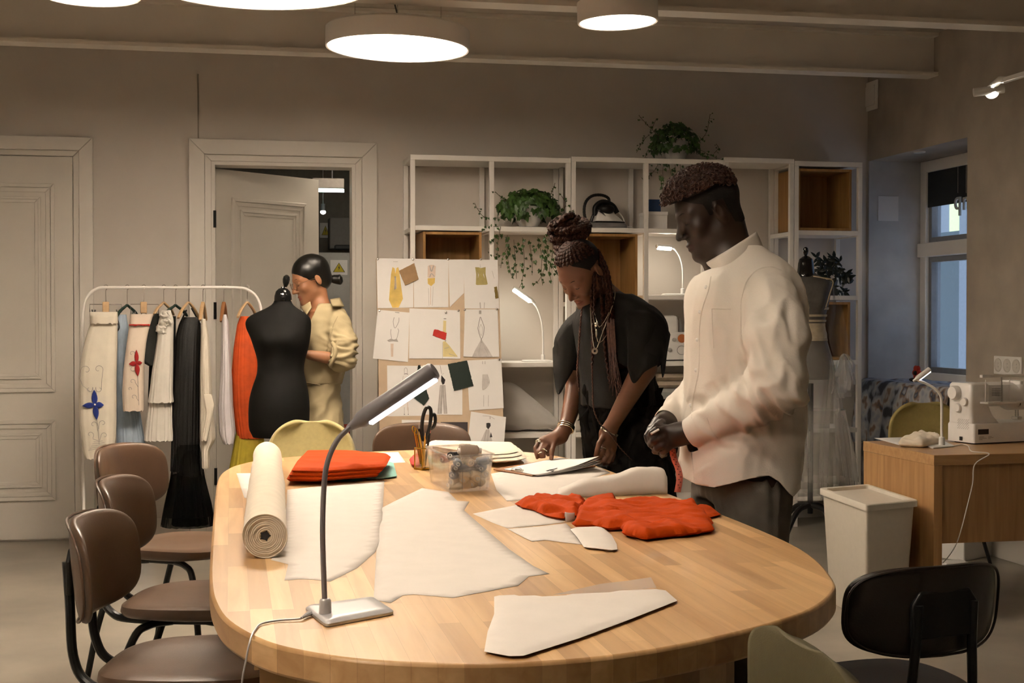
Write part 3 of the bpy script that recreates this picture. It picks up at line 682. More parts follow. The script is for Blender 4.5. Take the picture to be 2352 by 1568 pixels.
# folded stack of cloths at the far left
og = tz([(662, 1100), (676, 1077), (697, 1055), (770, 1054), (815, 1056), (884, 1063), (892, 1067), (880, 1090), (800, 1096), (735, 1101)], TZ+.02)
fc = T('folded_cloth', 'folded orange cloth stacked on teal cloth behind the lamp stem', 'folded cloth', (og[:, 0].mean(), og[:, 1].mean(), TZ))
c0 = og.mean(0)
for i, (s, z) in enumerate(((.97, .012), (.985, .024), (1., .037))):
    q = c0+(og-c0)*s; q = q+A(.01*(i-1), .006*i, 0)
    O('fold', slab(q, TZ+z, .015, .011, .010, .003, 20+i, 55, (lambda v: .006*np.exp(-((v[:, 0]-c0[0]+.17+.9*(v[:, 1]-c0[1]))/.03)**2)) if i == 2 else None), ORANGE, fc, sm=70)
tl = T('folded_cloth', 'pale and dark teal folded cloth underneath the orange one', 'folded cloth', (PZ(830, 1090, TZ)))
O('dark_layer', slab(tz([(735, 1100), (800, 1086), (842, 1088), (835, 1101), (780, 1104)], TZ+.005), TZ+.0005, .010, .01, .012, .002, 24), TEALD, tl, sm=70)
O('pale_layer', slab(tz([(838, 1098), (850, 1080), (880, 1062), (904, 1064), (912, 1094), (880, 1098)], TZ+.005), TZ+.0008, .011, .015, .012, .003, 25), TEAL, tl, sm=70)
tag(O('red_scrap', slab(tz([(940, 1056), (950, 1046), (966, 1047), (972, 1062), (958, 1068), (944, 1066)], TZ+.01), TZ+.0005, .02, .015, .006, .005, 26, 60), RED, sm=70), 'small crumpled red cloth scrap behind the pen holder', 'cloth scrap')
# cream cloth on a black notebook behind the box
nb = tag(O('notebook', MB().prism(tz([(1120, 1061), (1176, 1060), (1188, 1040), (1130, 1040)], TZ+.001), (0, 0, .014)), INK, bev=.002), 'thin black notebook under the folded cream cloth', 'notebook')
og = tz([(985, 1030), (1000, 1021), (1100, 1024), (1195, 1026), (1203, 1034), (1209, 1046), (1187, 1051), (1137, 1054), (1080, 1045)], TZ+.03)
cc = T('cream_cloth', 'folded cream cloth behind the plastic thread box', 'folded cloth', (og[:, 0].mean(), og[:, 1].mean(), TZ))
c0 = og.mean(0)
for i, z in enumerate((.016, .026, .036)): O('fold', slab(c0+(og-c0)*(1-.02*i)+A(-.01*i, .01*i, 0), TZ+z, .012, .01, .014, .0025, 30+i, 15), MUSLIN, cc, sm=70)
# --- fabric roll
ra = .0465; p0 = PZ(609, 1231, TZ+ra+.001); p1 = PZ(613, 1047, TZ+ra+.002); ax = nrm(p1-p0); Rr = frame(ax, (1, 0, 0)); Lr = np.linalg.norm(p1-p0)
fr_ = T('fabric_roll', 'roll of cream muslin lying along the left of the table', 'fabric roll', A((p0[0]+p1[0])/2, (p0[1]+p1[1])/2, TZ))
rg = []
for t in np.linspace(0, 1, 60):
    a = np.arange(48)*2*PI/48; r = ra*(1+.05*np.sin(a*2+t*5)*.5+.10*np.exp(-((t-.52)/.16)**2)*np.maximum(0, np.cos(a-.4))**3+.045*np.exp(-((t-.9)/.1)**2)*np.cos(a-.2))
    q = np.c_[r*np.cos(a), r*np.sin(a), a*0+t*Lr]; q = q@Rr.T+p0; w = snoise(q*A(1, .35, 1), 60, 3)*.0016+snoise(q*A(1, .2, 1), 140, 4)*.0006
    q = q+(q-(p0+ax*t*Lr))/ra*w[:, None]; q[:, 2] = np.maximum(q[:, 2], TZ+.0008); rg.append(q)
O('rolled_fabric', MB().loft(rg, False).lathe([(ra*.97, .004), (.3*ra, .006), (.02*ra, .006)], p1, Rr, 32), MUSLIN, fr_, sm=50)
m = MB(); n = 9
for i in range(n):
    r1 = ra*(1.0-.085*i); r2 = ra*(1.0-.085*i-.055); z = .0015*math.sin(i*2.3)+.0025
    m.lathe([(r1, .008), (r1, z), (r2, z), (r2, .008)], p0, Rr, 40, m=0, cap=False)
O('rolled_edge', m, MUSLIN, fr_, sm=30)
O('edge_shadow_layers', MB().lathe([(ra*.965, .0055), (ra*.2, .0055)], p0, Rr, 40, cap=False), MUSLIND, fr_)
a = np.arange(10)*2*PI/10; rr = np.where(np.arange(10) % 2 == 0, .0125, .0075); q = np.c_[rr*np.cos(a), rr*np.sin(a), a*0+.0045]@Rr.T+p0
O('core_hole', MB().prism(q, ax*.002), INK, fr_, sm=0)
# --- desk lamp in front
def desk_lamp(label, base, cz, stem, head, strip_dir, mats, r_stem=.0046, es=14, r_head=.016, grp=None, bt=.010, strip_r=.0075):
    """base: four floor corners; stem: points; head: (start,end) ; strip_dir: which side the light sits on"""
    base = np.asarray(base, float); t = T('desk_lamp', label, 'lamp', A(base[:, 0].mean(), base[:, 1].mean(), base[0][2]), group=grp)
    c = base.mean(0); lay = []
    for s, z in ((.97, 0), (1., .002), (1., bt*.6), (.93, bt), (.6, bt*1.12)): lay.append([c+(q-c)*s+A(0, 0, z) for q in resample(base[:, :2], .02).tolist() and np.c_[rounded(base[:, :2], .012), np.full(len(rounded(base[:, :2], .012)), base[0][2])]])
    O('base', MB().loft(lay), mats[0], t, sm=45)
    s0 = np.asarray(stem[0]); O('collar', MB().lathe([(r_stem*2.3, 0), (r_stem*2.1, cz), (r_stem*1.6, cz+.003)], (s0[0], s0[1], base[0][2]+bt), None, 18), mats[0], t)
    O('gooseneck', MB().tube(spl(stem, 8), r_stem, 12), mats[1], t)
    h0, h1 = np.asarray(head[0]), np.asarray(head[1]); ax = nrm(h1-h0); sd = nrm(strip_dir-ax*(np.asarray(strip_dir)@ax)); L = np.linalg.norm(h1-h0)
    pts = [h0-ax*r_head*1.2]+[h0+ax*L*k for k in (0, .06, .15, .5, .97)]+[h1]
    O('lamp_head', MB().tube(pts, [r_stem*1.1, r_head*.62, r_head*.9, r_head, r_head, r_head, r_head*.8], 20, nx=sd), mats[1], t, sm=50)
    O('light_strip', MB().tube([h0+ax*L*.12+sd*r_head*.72, h0+ax*L*.14+sd*r_head*.72, h1-ax*.006+sd*r_head*.72, h1-ax*.004+sd*r_head*.72], [strip_r*.6, strip_r, strip_r, strip_r*.6], 12, nx=sd), glow('led_strip_%d' % es, (1., .93, .95) if es < 20 else (1., .92, .76), es), t)
    return t
def rounded(p, r, n=5):
    p = np.asarray(p, float); out = []
    for i in range(len(p)):
        a, b, c = p[i-1], p[i], p[(i+1) % len(p)]; u, v = nrm(a-b), nrm(c-b)
        for k in range(n+1):
            t = k/n; out.append((b+u*r)*(1-t)**2+2*t*(1-t)*b+(b+v*r)*t*t)
    return np.array(out)
bs = tz([(699, 1402), (748, 1442), (907, 1412), (858, 1380)])
s0 = PZ(747, 1408, TZ+.010); d0 = (s0-CAM)@FW
stem = [s0, P(744, 1330, d0), P(741, 1220, d0), P(744, 1120, d0), P(752, 1062, d0), P(772, 1015, d0), P(798, 986, d0), P(818, 972, d0)]
fl = desk_lamp('silver gooseneck desk lamp standing on the front of the table', bs, .022, stem, (P(820, 970, d0), P(999, 850, d0-.03)), RT*.5-UP*.75-FW*.42, (SILVERP, GREYP))
cp_ = [PZ(702, 1410, TZ+.006), PZ(690, 1420, TZ+.004), PZ(640, 1424, TZ+.003), PZ(600, 1432, TZ+.003)]
q = PZ(585, 1447, TZ+.003); d = (q-CAM)@FW
O('power_cord', MB().tube(spl(cp_+[q, P(578, 1460, d-.035), P(572, 1480, d-.055), P(565, 1515, d-.06), P(557, 1560, d-.06), P(550, 1640, d-.05), P(556, 1800, d-.04)], 6), .0017, 6), SILVERP, fl)
O('strain_relief', MB().tube([PZ(712, 1408, TZ+.006), PZ(692, 1419, TZ+.005)], [.005, .002], 8), SILVERP, fl)
# --- pen holder, pencils, scissors
pc = PZ(973, 1078, TZ); hw = .021; hh = .072; ya = .5
ph = T('pen_holder', 'gold framed glass pen holder left of the plastic thread box', 'pen holder', pc)
Rp = rotm((0, 0, 1), ya); cor = [pc+Rp@A(x*hw, y*hw, 0) for x, y in ((-1, -1), (1, -1), (1, 1), (-1, 1))]
m = MB()
for i in range(4):
    a, b_ = cor[i], cor[(i+1) % 4]
    m.tube([a, a+ZZ*hh], .0022, 6).tube([a+ZZ*hh, b_+ZZ*hh], .0022, 6).tube([a+ZZ*.002, b_+ZZ*.002], .003, 6)
O('frame', m, BRASS, ph); O('base', MB().box(pc+A(0, 0, .004), (hw*2.2, hw*2.2, .007), Rp), BRASS, ph)
gl = M('clear_glass', (.95, .90, .78), .03, trans=1., alpha=.18, var=0)
m = MB()
for i in range(4): m.prism([cor[i]+ZZ*.008, cor[(i+1) % 4]+ZZ*.008, cor[(i+1) % 4]+ZZ*hh, cor[i]+ZZ*hh], nrm(pc-cor[i])*.001)
O('glass_pane', m, gl, ph, sm=0)
YEL = M('pencil_yellow', (.75, .42, .05), .35, var=.04); WOODT = M('pencil_wood', (.70, .48, .26), .7); PINK = M('eraser_pink', (.70, .28, .26), .7)
dp = (pc-CAM)@FW
def pencil(x0, y0, x1, y1, label, mats, r=.0034, dd=0., tip=True):
    a = P(x0, y0, dp+dd); a[2] = max(a[2], TZ+.012); b_ = P(x1, y1, dp+dd*.3); ax = nrm(b_-a); t = T('pencil', label, 'pencil', a, group='pens in the gold holder')
    O('shaft', MB().tube([a, b_-ax*.012], r, 6), mats[0], t, sm=0)
    O('tip', MB().tube([b_-ax*.012, b_-ax*.003, b_], [r, r*.45, .0004] if tip else [r, r, r*.7], 8), mats[1], t)
pencil(974, 1070, 962, 990, 'yellow pencil left of the scissors in gold holder', (YEL, WOODT), dd=-.004)
pencil(972, 1070, 977, 993, 'yellow pencil right of center in the gold holder', (YEL, WOODT), dd=-.008)
pencil(970, 1072, 962, 976, 'black pen with pale cap upright in gold holder', (INK, PENCILM), dd=.008)
pencil(976, 1072, 988, 986, 'dark pencil with pink eraser leaning right in gold holder', (INK, PINK), .0036, dd=.01, tip=False)
t = T('gold_scissors', 'small gold scissors leaning left in the gold pen holder', 'scissors', P(968, 1070, dp))
for k, (x, y) in enumerate(((952, 993), (957, 998))):
    a = P(966+k*3, 1066, dp-.006); b_ = P(x, y, dp-.006+.004*k); ax = nrm(b_-a); sd = nrm(np.cross(ax, FH))
    O('blade', MB().tube([a, b_], .0022, 6), BRASS, t)
    O('finger_loop', MB().tube([b_+ax*.011+ax*.011*math.cos(g)+sd*.005*math.sin(g) for g in np.arange(18)*2*PI/18], .0016, 6, closed=True), BRASS, t)
t = T('scissors', 'large black handled tailor scissors standing in the gold holder', 'scissors', P(975, 1070, dp))
BH = M('black_handle', (.02, .019, .018), .4)
O('blade', MB().tube([P(974, 1072, dp+.002), P(973, 1000, dp+.002)], [.003, .007], 8, flat=.35), STEEL, t)
O('handle', MB().tube(spl([P(973, 1010, dp), P(969, 985, dp), P(972, 955, dp), P(980, 936, dp), P(989, 940, dp), P(989, 965, dp), P(984, 990, dp)], 7, True), .0062, 10, closed=True), BH, t)
O('handle', MB().tube(spl([P(978, 1004, dp+.012), P(986, 985, dp+.012), P(990, 958, dp+.012), P(997, 951, dp+.012), P(1000, 962, dp+.012), P(997, 978, dp+.012), P(989, 985, dp+.012)], 6, False), .0056, 10), BH, t)
# --- clear plastic box with thread spools
zt = TZ+.11; FL, FR_, BL = PZ(1030, 1047, zt), PZ(1136, 1041, zt), PZ(977, 1024, zt); BR = FR_+BL-FL; top = [FL, FR_, BR, BL]; cb = sum(top)/4
bx = T('thread_box', 'clear plastic box full of thread spools in the table middle', 'box', A(cb[0], cb[1], TZ))
CLR = M('clear_plastic', (.93, .93, .93), .10, trans=.9, alpha=.30, var=0, spec=.6)
def ringq(s, z, r=.012):
    q = [cb+(c-cb)*s for c in top]; rr = rounded([x[:2] for x in q], r); return np.c_[rr, np.full(len(rr), z)]
O('tray', MB().loft([ringq(.86, TZ+.001), ringq(.99, zt-.004), ringq(1., zt), ringq(.97, zt), ringq(.96, zt-.006), ringq(.84, TZ+.004)], True), CLR, bx, sm=40)
O('rim', MB().tube(ringq(1.01, zt-.002), .0028, 8, closed=True), CLR, bx)
fx_ = nrm(FR_-FL); fy = nrm(BL-FL); fn = nrm(np.cross(fx_, ZZ)); wv = np.linalg.norm(FR_-FL)
pa = lambda u, v: (cb+(FL-cb)*(.86+.13*v))*(1-u)+(cb+(FR_-cb)*(.86+.13*v))*u
def pq(u, v): q = pa(u, v)+fn*.0015; q[2] = TZ+.11*v; return q
O('label_frame', MB().tube([pq(.30, .06), pq(.30, .66), pq(.74, .66), pq(.74, .06)], .0016, 6), CLR, bx)
def spool_proto(name, colr, label, big=False):
    t = T('thread_spool', label, 'thread spool', (0, 0, 0), group='thread spools in the plastic box')
    k = 1.5 if big else 1.
    pr = [(.0075*k, 0), (.011*k, .001), (.0125*k, .006), (.0125*k, .030*k), (.011*k, .036*k), (.0075*k, .038*k)] if not big else [(.019, 0), (.021, .004)]+[(.021-.006*i/11+(.0008 if i % 2 else 0), .006+.045*i/11) for i in range(12)]+[(.010, .056)]
    O('thread', MB().lathe(pr, (0, 0, -.019*k), None, 18), colr, t, local=True)
    O('core', MB().lathe([(.0035*k, 0), (.0055*k, 0), (.0055*k, .047*k), (.0035*k, .047*k), (.0035*k, 0)], (0, 0, -.0235*k), None, 14, cap=False), WHITEP, t, local=True)
    return t
tints = [('pale_thread', (.82, .62, .38)), ('cream_thread', (.86, .76, .60)), ('grey_thread', (.16, .15, .16)), ('dark_thread', (.03, .028, .03)), ('rose_thread', (.60, .38, .32)), ('blue_grey_thread', (.20, .23, .28))]
tm = [M(n, c, .6, bump=.4, bsc=900) for n, c in tints]; nm = ['pale tan', 'cream', 'grey', 'black', 'dusty rose', 'blue grey']
spools = []   # (u,v,z layer, colour, roll)
rs = random.Random(5)
spec_ = [(.22, .03, .78, 5), (.5, .05, .80, 1), (.85, .03, .80, 5), (.16, .04, .62, 2), (.38, .04, .62, 5), (.62, .05, .62, 2), (.86, .05, .6, 5), (.15, .05, .42, 5), (.40, .05, .44, 1), (.66, .05, .44, 1), (.9, .06, .4, 1), (.16, .06, .23, 1), (.42, .05, .27, 0), (.68, .05, .27, 0), (.16, .05, .1, 1), (.42, .05, .1, 0), (.66, .06, .11, 0), (.88, .08, .14, 1),
         (.3, .30, .9, 3), (.22, .22, .93, 3), (.55, .2, .86, 4), (.8, .25, .9, 0), (.5, .5, .8, 1), (.25, .55, .75, 4), (.75, .55, .8, 2)]
protos = {}
for i, (u, v, z, c) in enumerate(spec_):
    q = (FL*(1-u)+FR_*u); q = cb+(q-cb)*(.80+.1*z); q = q+(BL-FL)*(v+.02); q[2] = TZ+.008+z*.098
    ang = rs.uniform(-.5, .5)+(0 if rs.random() < .6 else 1.3); d = nrm(fx_*math.cos(ang)+fy*math.sin(ang)+ZZ*rs.uniform(-.15, .15))
    rot = Vector(d).to_track_quat('Z', 'Y').to_euler()
    where = 'at the top' if z > .74 else ('halfway up' if z > .35 else 'at the bottom'); side = 'left' if u < .35 else ('middle' if u < .58 else 'right')
    lb = '%s thread spool %s of the plastic box, %s%s' % (nm[c], where, side, ', deeper in' if v > .1 else '')
    if c not in protos: o = protos[c] = spool_proto('s', tm[c], lb)
    else: o = dup(protos[c], (0, 0, 0), 0, lb)
    o.location = tuple(q); o.rotation_euler = rot
o = spool_proto('s', M('taupe_thread', (.36, .29, .23), .6, bump=.4, bsc=700), 'large taupe cone of thread lying on top of the plastic box', True)
o.location = tuple(PZ(1082, 1036, zt+.008)+fy*.02); o.rotation_euler = Vector(nrm(fx_*.95-fy*.25)).to_track_quat('Z', 'Y').to_euler()
# --- clipboard
cbp = tz([(1133, 1079), (1223, 1094), (1368, 1072), (1288, 1053)], TZ+.003)
cl = T('clipboard', 'brown clipboard with white papers under the hands of the braided person', 'clipboard', cbp.mean(0)*A(1, 1, 0)+A(0, 0, TZ))
O('board', MB().prism(cbp, (0, 0, .004)), M('clipboard_brown', (.30, .13, .05), .5), cl, bev=.001)
e0 = (PZ(1157, 1076, TZ+.010), PZ(1230, 1089, TZ+.010)); e1 = (PZ(1284, 1049, TZ+.010), PZ(1376, 1051, TZ+.045))
PAPERS = []
for k in range(4):
    g = []
    for u in np.linspace(0, 1, 16):
        r = []
        for v in np.linspace(0, 1, 12):
            q = (e0[0]*(1-v)+e0[1]*v)*(1-u)+(e1[0]*(1-v)+e1[1]*v)*u; zl = TZ+.0085+(.042*(v**1.6)*(u**1.9))*(1-.16*k)-k*.0008; q[2] = zl; r.append(q+A(.002*k, -.001*k, 0))
        g.append(r)
    PAPERS.append(O('paper', MB().grid(g), WPAPER, cl, sm=180, sol=.0005))
m = MB()
for s in ([(1253, 1081), (1262, 1078), (1279, 1076), (1281, 1074), (1270, 1077), (1258, 1082)], [(1263, 1081), (1274, 1079), (1270, 1083)]):
    m.poly([PZ(x, y, TZ+.0145+.004) for x, y in s])
O('ink_drawing', m, INK, PAPERS[0], sol=.0003)
c0 = PZ(1187, 1083, TZ+.008); cd = nrm(cbp[1]-cbp[0]); cn = nrm(np.cross(ZZ, cd))
O('clip', MB().box(c0+A(0, 0, .003), (.006, .06, .004), np.array([cn, cd, ZZ]).T).tube([c0-cd*.03+ZZ*.008, c0-cd*.015+ZZ*.012+cn*.005, c0+cd*.015+ZZ*.012+cn*.005, c0+cd*.03+ZZ*.008], .0015, 6).tube([c0-cd*.022+ZZ*.006+cn*.01, c0+cd*.022+ZZ*.006+cn*.01], .003, 8), STEEL, cl)
# ================================================================ garment rack
RYk = 7.6
rk = T('garment_rack', 'white tubular garment rack in front of the back wall', 'garment rack', A(*(PY(395, 1250, RYk)[:2]), 0))
pts = [(190, 760), (191, 716), (199, 684), (222, 663), (260, 660), (400, 660), (540, 660), (572, 667), (592, 686), (600, 716), (601, 760)]
top = [PY(x, y, RYk) for x, y in pts]; Lp = A(top[0][0], RYk, 0.015); Rp_ = A(top[-1][0], RYk, .015); zr = top[5][2]
O('rail', MB().tube(np.vstack([[Lp], spl(top, 5), [Rp_]]), .0075, 10), SHELFW, rk)
for q in (Lp, Rp_): O('foot', MB().tube([q+A(0, -.24, 0), q+A(0, .24, 0)], .009, 8), SHELFW, rk)
O('lower_bar', MB().tube([Lp+A(0, 0, .05), Rp_+A(0, 0, .05)], .007, 8), SHELFW, rk)
WOODH = M('hanger_wood', (.55, .36, .19), .45, var=.08); WOODR = M('hanger_dark_wood', (.30, .13, .05), .45, var=.08); VELV = M('hanger_green', (.012, .035, .024), .6)
def hanger(x, label, mat, half, ybot, yb=692, dy=0., clip=None, xl=None, xr=None):
    y = RYk+dy; hk = PY(x, 660, RYk); t = T('hanger', label, 'hanger', A(hk[0], y, PY(x, ybot, y)[2]), group='hangers on the rack')
    c = PY(x, yb, y); hook = [hk+A(-.007, 0, .004), hk+A(-.005, 0, .011), hk+A(.003, 0, .013), hk+A(.009, 0, .006), hk+A(.005, 0, -.008), A(hk[0], (hk[1]+y)/2, hk[2]-.018), c]
    O('hook', MB().tube(spl(hook, 4), .0022, 6), STEEL, t)
    if clip:
        O('block', MB().box(c+A(0, 0, -.030), (.034, .02, .062)), WOODH, t, bev=.005)
        a, b_ = PY(xl, yb+10, y), PY(xr, yb+6, y); lo = PY(xl, ybot-2, y)[2]
        O('wire', MB().tube([A(a[0], y, lo), A(a[0], y, a[2]+.01), A(b_[0], y, a[2]+.01), A(b_[0], y, lo)], .0022, 6), STEEL, t)
        O('wire', MB().tube([A(a[0], y, lo), c+A(-.03, 0, -.075), c+A(0, 0, -.055), c+A(.03, 0, -.075), A(b_[0], y, lo)], .0022, 6), STEEL, t)
        for q in clip:
            k = PY(q, ybot+4, y); O('clip', MB().prism([k+A(-.010, -.012, .026), k+A(-.004, -.012, .026), k+A(0, -.012, .004), k+A(.006, -.012, .026), k+A(.011, -.012, .024), k+A(.005, -.012, -.022), k+A(-.003, -.012, -.022)], (0, .026, 0)), M('clip_grey', (.15, .14, .13), .4, metal=.5), t, sm=0)
    else:
        e = PY(x, ybot, y)[2]; m = MB(); th = .008
        for s in (-1, 1): m.tube(spl([c+A(0, 0, -.005), c+A(.012*s*half/.05, .008*s, -.016), A(c[0]+half*s*.7, y+.05*s, e+(c[2]-e)*.42), A(c[0]+half*s, y+.09*s, e)], 5), [.010]*6+[.011]*9+[.009], 8, flat=.7)
        O('shoulders', m, mat, t)
    return t
hanger(243, 'clip hanger holding the white skirt with blue flower', WOODH, .05, 718, 693, 0, (215, 271), 206, 279)
hanger(292, 'green hanger holding the pale blue dress', VELV, .05, 728, 698)
hanger(330, 'clip hanger holding the short white skirt with red flower', WOODH, .05, 722, 693, 0, (307, 357), 300, 364)
hanger(376, 'wooden hanger of the white ruffled dress', WOODH, .045, 722)
hanger(403, 'green hanger of the black jacket, next to the ruffled dress', VELV, .055, 725, 698)
hanger(433, 'wooden hanger of the black sequin dress', WOODH, .05, 730)
hanger(466, 'pale wooden hanger of the cream blouse', WOODH, .012, 735)
hanger(514, 'dark wooden hanger of the lilac white shirt', WOODR, .012, 738)
hanger(568, 'wooden hanger of the orange and yellow dress', WOODH, .05, 728)
def garment(keys, y, th, folds=7, amp=.05, seed=0, n=128, wide=0., flat=2.4):
    """hanging cloth: silhouette keys (row, left, right); soft vertical folds that grow downwards"""
    folds = int(folds*2.4); K = np.asarray(keys, float); rows = np.linspace(K[0, 0], K[-1, 0], max(14, int((K[-1, 0]-K[0, 0])/9))); rg = []; r_ = np.random.RandomState(seed); ph = r_.uniform(0, 6.3, 4)
    for i, py in enumerate(rows):
        xl, xr = np.interp(py, K[:, 0], K[:, 1]), np.interp(py, K[:, 0], K[:, 2]); a, b_ = PY(xl, py, y), PY(xr, py, y); t = i/(len(rows)-1)
        g = np.arange(n)*2*PI/n; hw = (b_[0]-a[0])/2; f = amp*2.3*(.25+.75*t)
        w = np.sin(folds*g+ph[0]+1.2*t)*.6+np.sin((folds*1.7//1)*g+ph[1]+.8*np.sin(3*t))*.4
        d = th*(.55+.45*min(1, t*3))*(1+wide*t)
        c, s = np.cos(g), np.sin(g); x = np.sign(c)*np.abs(c)**(2/flat)*hw*(1+.25*f*w); yy = np.sign(s)*np.abs(s)**(2/flat)*d*(1+1.6*f*w)+f*.35*w*np.abs(s)*d*4
        rg.append(np.c_[(a[0]+b_[0])/2+x, y+yy, a[2]+.004*t*w])
    return rg
def dress(name, label, parts, cat=None):
    k0 = parts[0][1]; y0 = parts[0][2]; b = PY((k0[-1][1]+k0[-1][2])/2, k0[-1][0], y0); t = T(name, label, cat or name.split('_')[-1], b)
    for pn, keys, y, th, mat, kw in parts: O(pn, MB().loft(garment(keys, y, th, **kw)), mat, t, sm=80)
    return t
SKW = M('skirt_cream', (.66, .60, .50), .85, var=.03, sc=20, bump=.25, bsc=200); SKW2 = M('skirt_blush', (.66, .55, .45), .85, var=.03, sc=20, bump=.2, bsc=200)
def ribbon(m, pts, w, y, mi=0):
    q = spl([PY(x, yy, y) for x, yy in pts], 6); m.tube(q, w, 5, m=mi)
def petals(m, cx, cy, r, y, rot, th=.012):
    for k, (a, L, W) in enumerate(rot):
        d = A(math.cos(a), 0, math.sin(a)); s = A(-d[2], 0, d[0]); c = PY(cx, cy, y); L /= 430; W /= 430; rg = []
        for t in np.linspace(0, 1, 8):
            w = W*math.sin(min(1, t+.02)*PI)**.75*(1-.25*t)+.0005; rg.append([c+d*L*t+s*w*math.cos(g)+A(0, 1, 0)*th*.35*math.sin(g) for g in np.arange(10)*2*PI/10])
        m.loft(rg)
def scroll(m, cx, cy, r, y, a0, turns, s=1, w=.0011, tail=None):
    pts = []
    for t in np.linspace(0, 1, 26): rr = r*(1-.75*t); a = a0+s*turns*2*PI*t; pts.append((cx+rr*math.cos(a), cy+rr*math.sin(a)))
    if tail: pts = tail+pts
    m.tube([PY(x, yy, y) for x, yy in pts], w, 5)
THRD = M('embroidery_thread', (.24, .22, .21), .7); BLUEF = M('blue_velvet', (.004, .022, .20), .85, bump=.4, bsc=300, sheen=.3); REDF = M('red_velvet', (.32, .006, .006), .85, bump=.4, bsc=300, sheen=.3)
ys = RYk-.10
sk = dress('white_skirt', 'long cream skirt with blue flower embroidery on the rack', [('skirt', [(716, 208, 268), (742, 210, 270), (746, 206, 270), (780, 196, 270), (820, 187, 269), (860, 182, 268), (920, 181, 268), (970, 182, 268), (1010, 187, 266), (1036, 191, 262), (1052, 196, 258)], ys, .06, SKW, dict(folds=5, amp=.03, seed=2, flat=3))], 'skirt')
yf = ys-.066; m = MB(); petals(m, 218, 930, 20, yf, [(PI/2+.05, 34, 7), (PI+.05, 27, 7), (0, 19, 7.5), (-PI/2+.12, 33, 7)]); O('blue_flower', m, BLUEF, sk, sm=60)
O('flower_center', MB().ell(PY(218, 929, yf-.004), .005), SKW, sk)
m = MB(); scroll(m, 198, 850, 13, yf, PI*.9, .85, 1, tail=[(208, 900), (190, 885), (183, 868)]); scroll(m, 226, 848, 11, yf, 0, .8, -1, tail=[(233, 895), (234, 870)]); scroll(m, 205, 893, 9, yf, -.5, .8, 1, tail=[(213, 918), (211, 905)]); scroll(m, 228, 893, 9, yf, PI+.5, .8, -1, tail=[(222, 910)])
ribbon(m, [(222, 958), (226, 985), (228, 1020)], .0011, yf)
scroll(m, 215, 975, 9, yf, .3, .8, -1, tail=[(225, 990)]); scroll(m, 236, 972, 8, yf, PI, .8, 1, tail=[(227, 985)]); scroll(m, 207, 998, 9, yf, .8, .8, -1, tail=[(226, 1012), (214, 1008)]); scroll(m, 240, 1000, 8, yf, PI, .8, 1, tail=[(229, 1012)])
for k in range(5): ribbon(m, [(203+3*k, 1034-k*5), (225, 1030-k*5+k), (252-4*k, 1028-k*4)], .0008, yf)
O('embroidery', m, THRD, sk)
O('waistband', MB().loft(garment([(716, 206, 270), (743, 207, 271)], ys, .060, 5, .01, 2, flat=3)), SKW, sk, sm=80)
yb_ = RYk+.02
PBLUE = M('pale_blue_cloth', (.34, .42, .52), .8, var=.12, sc=14, bump=.2, bsc=120)
bd = dress('blue_dress', 'pale blue pleated dress hanging behind the white skirts', [('dress', [(722, 266, 290), (760, 262, 296), (820, 266, 294), (880, 268, 300), (950, 268, 322), (1050, 269, 338), (1150, 280, 345), (1230, 292, 350), (1284, 298, 350)], yb_, .07, PBLUE, dict(folds=9, amp=.12, seed=3))], 'dress')
m = MB(); ribbon(m, [(270, 730), (263, 750), (266, 762), (274, 752), (270, 732)], .004, yb_-.075); O('neck_trim', m, INK, bd)
ys = RYk-.12
s2 = dress('white_skirt', 'short cream skirt with red flower and red waist line', [('skirt', [(721, 299, 352), (745, 297, 346), (790, 291, 337), (850, 284, 331), (900, 281, 330), (943, 283, 330)], ys, .05, SKW2, dict(folds=4, amp=.03, seed=5, flat=3))], 'skirt')
O('waist_line', MB().loft(garment([(744, 297, 346), (747, 296.5, 345)], ys, .0525, 4, .0, 5, flat=3)), RED, s2)
yf = ys-.056; m = MB(); petals(m, 314, 834, 16, yf, [(PI/2+.02, 30, 5), (PI+.1, 17, 6), (0.1, 12, 5), (-PI/2+.08, 29, 6)]); O('red_flower', m, REDF, s2, sm=60)
m = MB(); scroll(m, 303, 812, 8, yf, .5, .8, -1, tail=[(309, 830)]); scroll(m, 304, 846, 8, yf, -.5, .8, 1, tail=[(310, 836)]); ribbon(m, [(316, 862), (317, 880), (319, 930)], .0011, yf); scroll(m, 304, 876, 7, yf, .3, .8, -1, tail=[(317, 888)]); scroll(m, 307, 912, 7, yf, .3, .8, -1, tail=[(318, 920)]); scroll(m, 298, 893, 5, yf, .3, .8, -1); O('embroidery', m, THRD, s2)
BJ = M('black_wool', (.010, .010, .008), .85, var=.2, sc=40, bump=.2, bsc=300)
jk = dress('black_jacket', 'black jacket with wide short sleeve hanging on the rack', [('body', [(726, 352, 404), (760, 346, 404), (850, 342, 400), (900, 340, 398), (935, 340, 396)], RYk-.02, .05, BJ, dict(folds=4, amp=.05, seed=6)), ('sleeve', [(720, 356, 365), (740, 341, 366), (780, 326, 366), (822, 314, 366), (830, 322, 362), (838, 340, 356)], RYk-.10, .045, BJ, dict(folds=3, amp=.04, seed=7))], 'jacket')
WD = M('white_cotton', (.62, .58, .52), .8, var=.03, sc=20, bump=.3, bsc=120)
wd = dress('white_dress', 'white ruffled dress between the black jacket and sequin dress', [('bodice', [(712, 372, 392), (735, 364, 399), (780, 361, 398), (850, 350, 397), (900, 345, 396), (924, 341, 398)], RYk-.13, .05, WD, dict(folds=5, amp=.08, seed=8)), ('underskirt', [(860, 352, 392), (925, 342, 395), (980, 336, 396), (1012, 333, 398)], RYk-.10, .05, WD, dict(folds=8, amp=.12, seed=9))], 'dress')
m = MB()
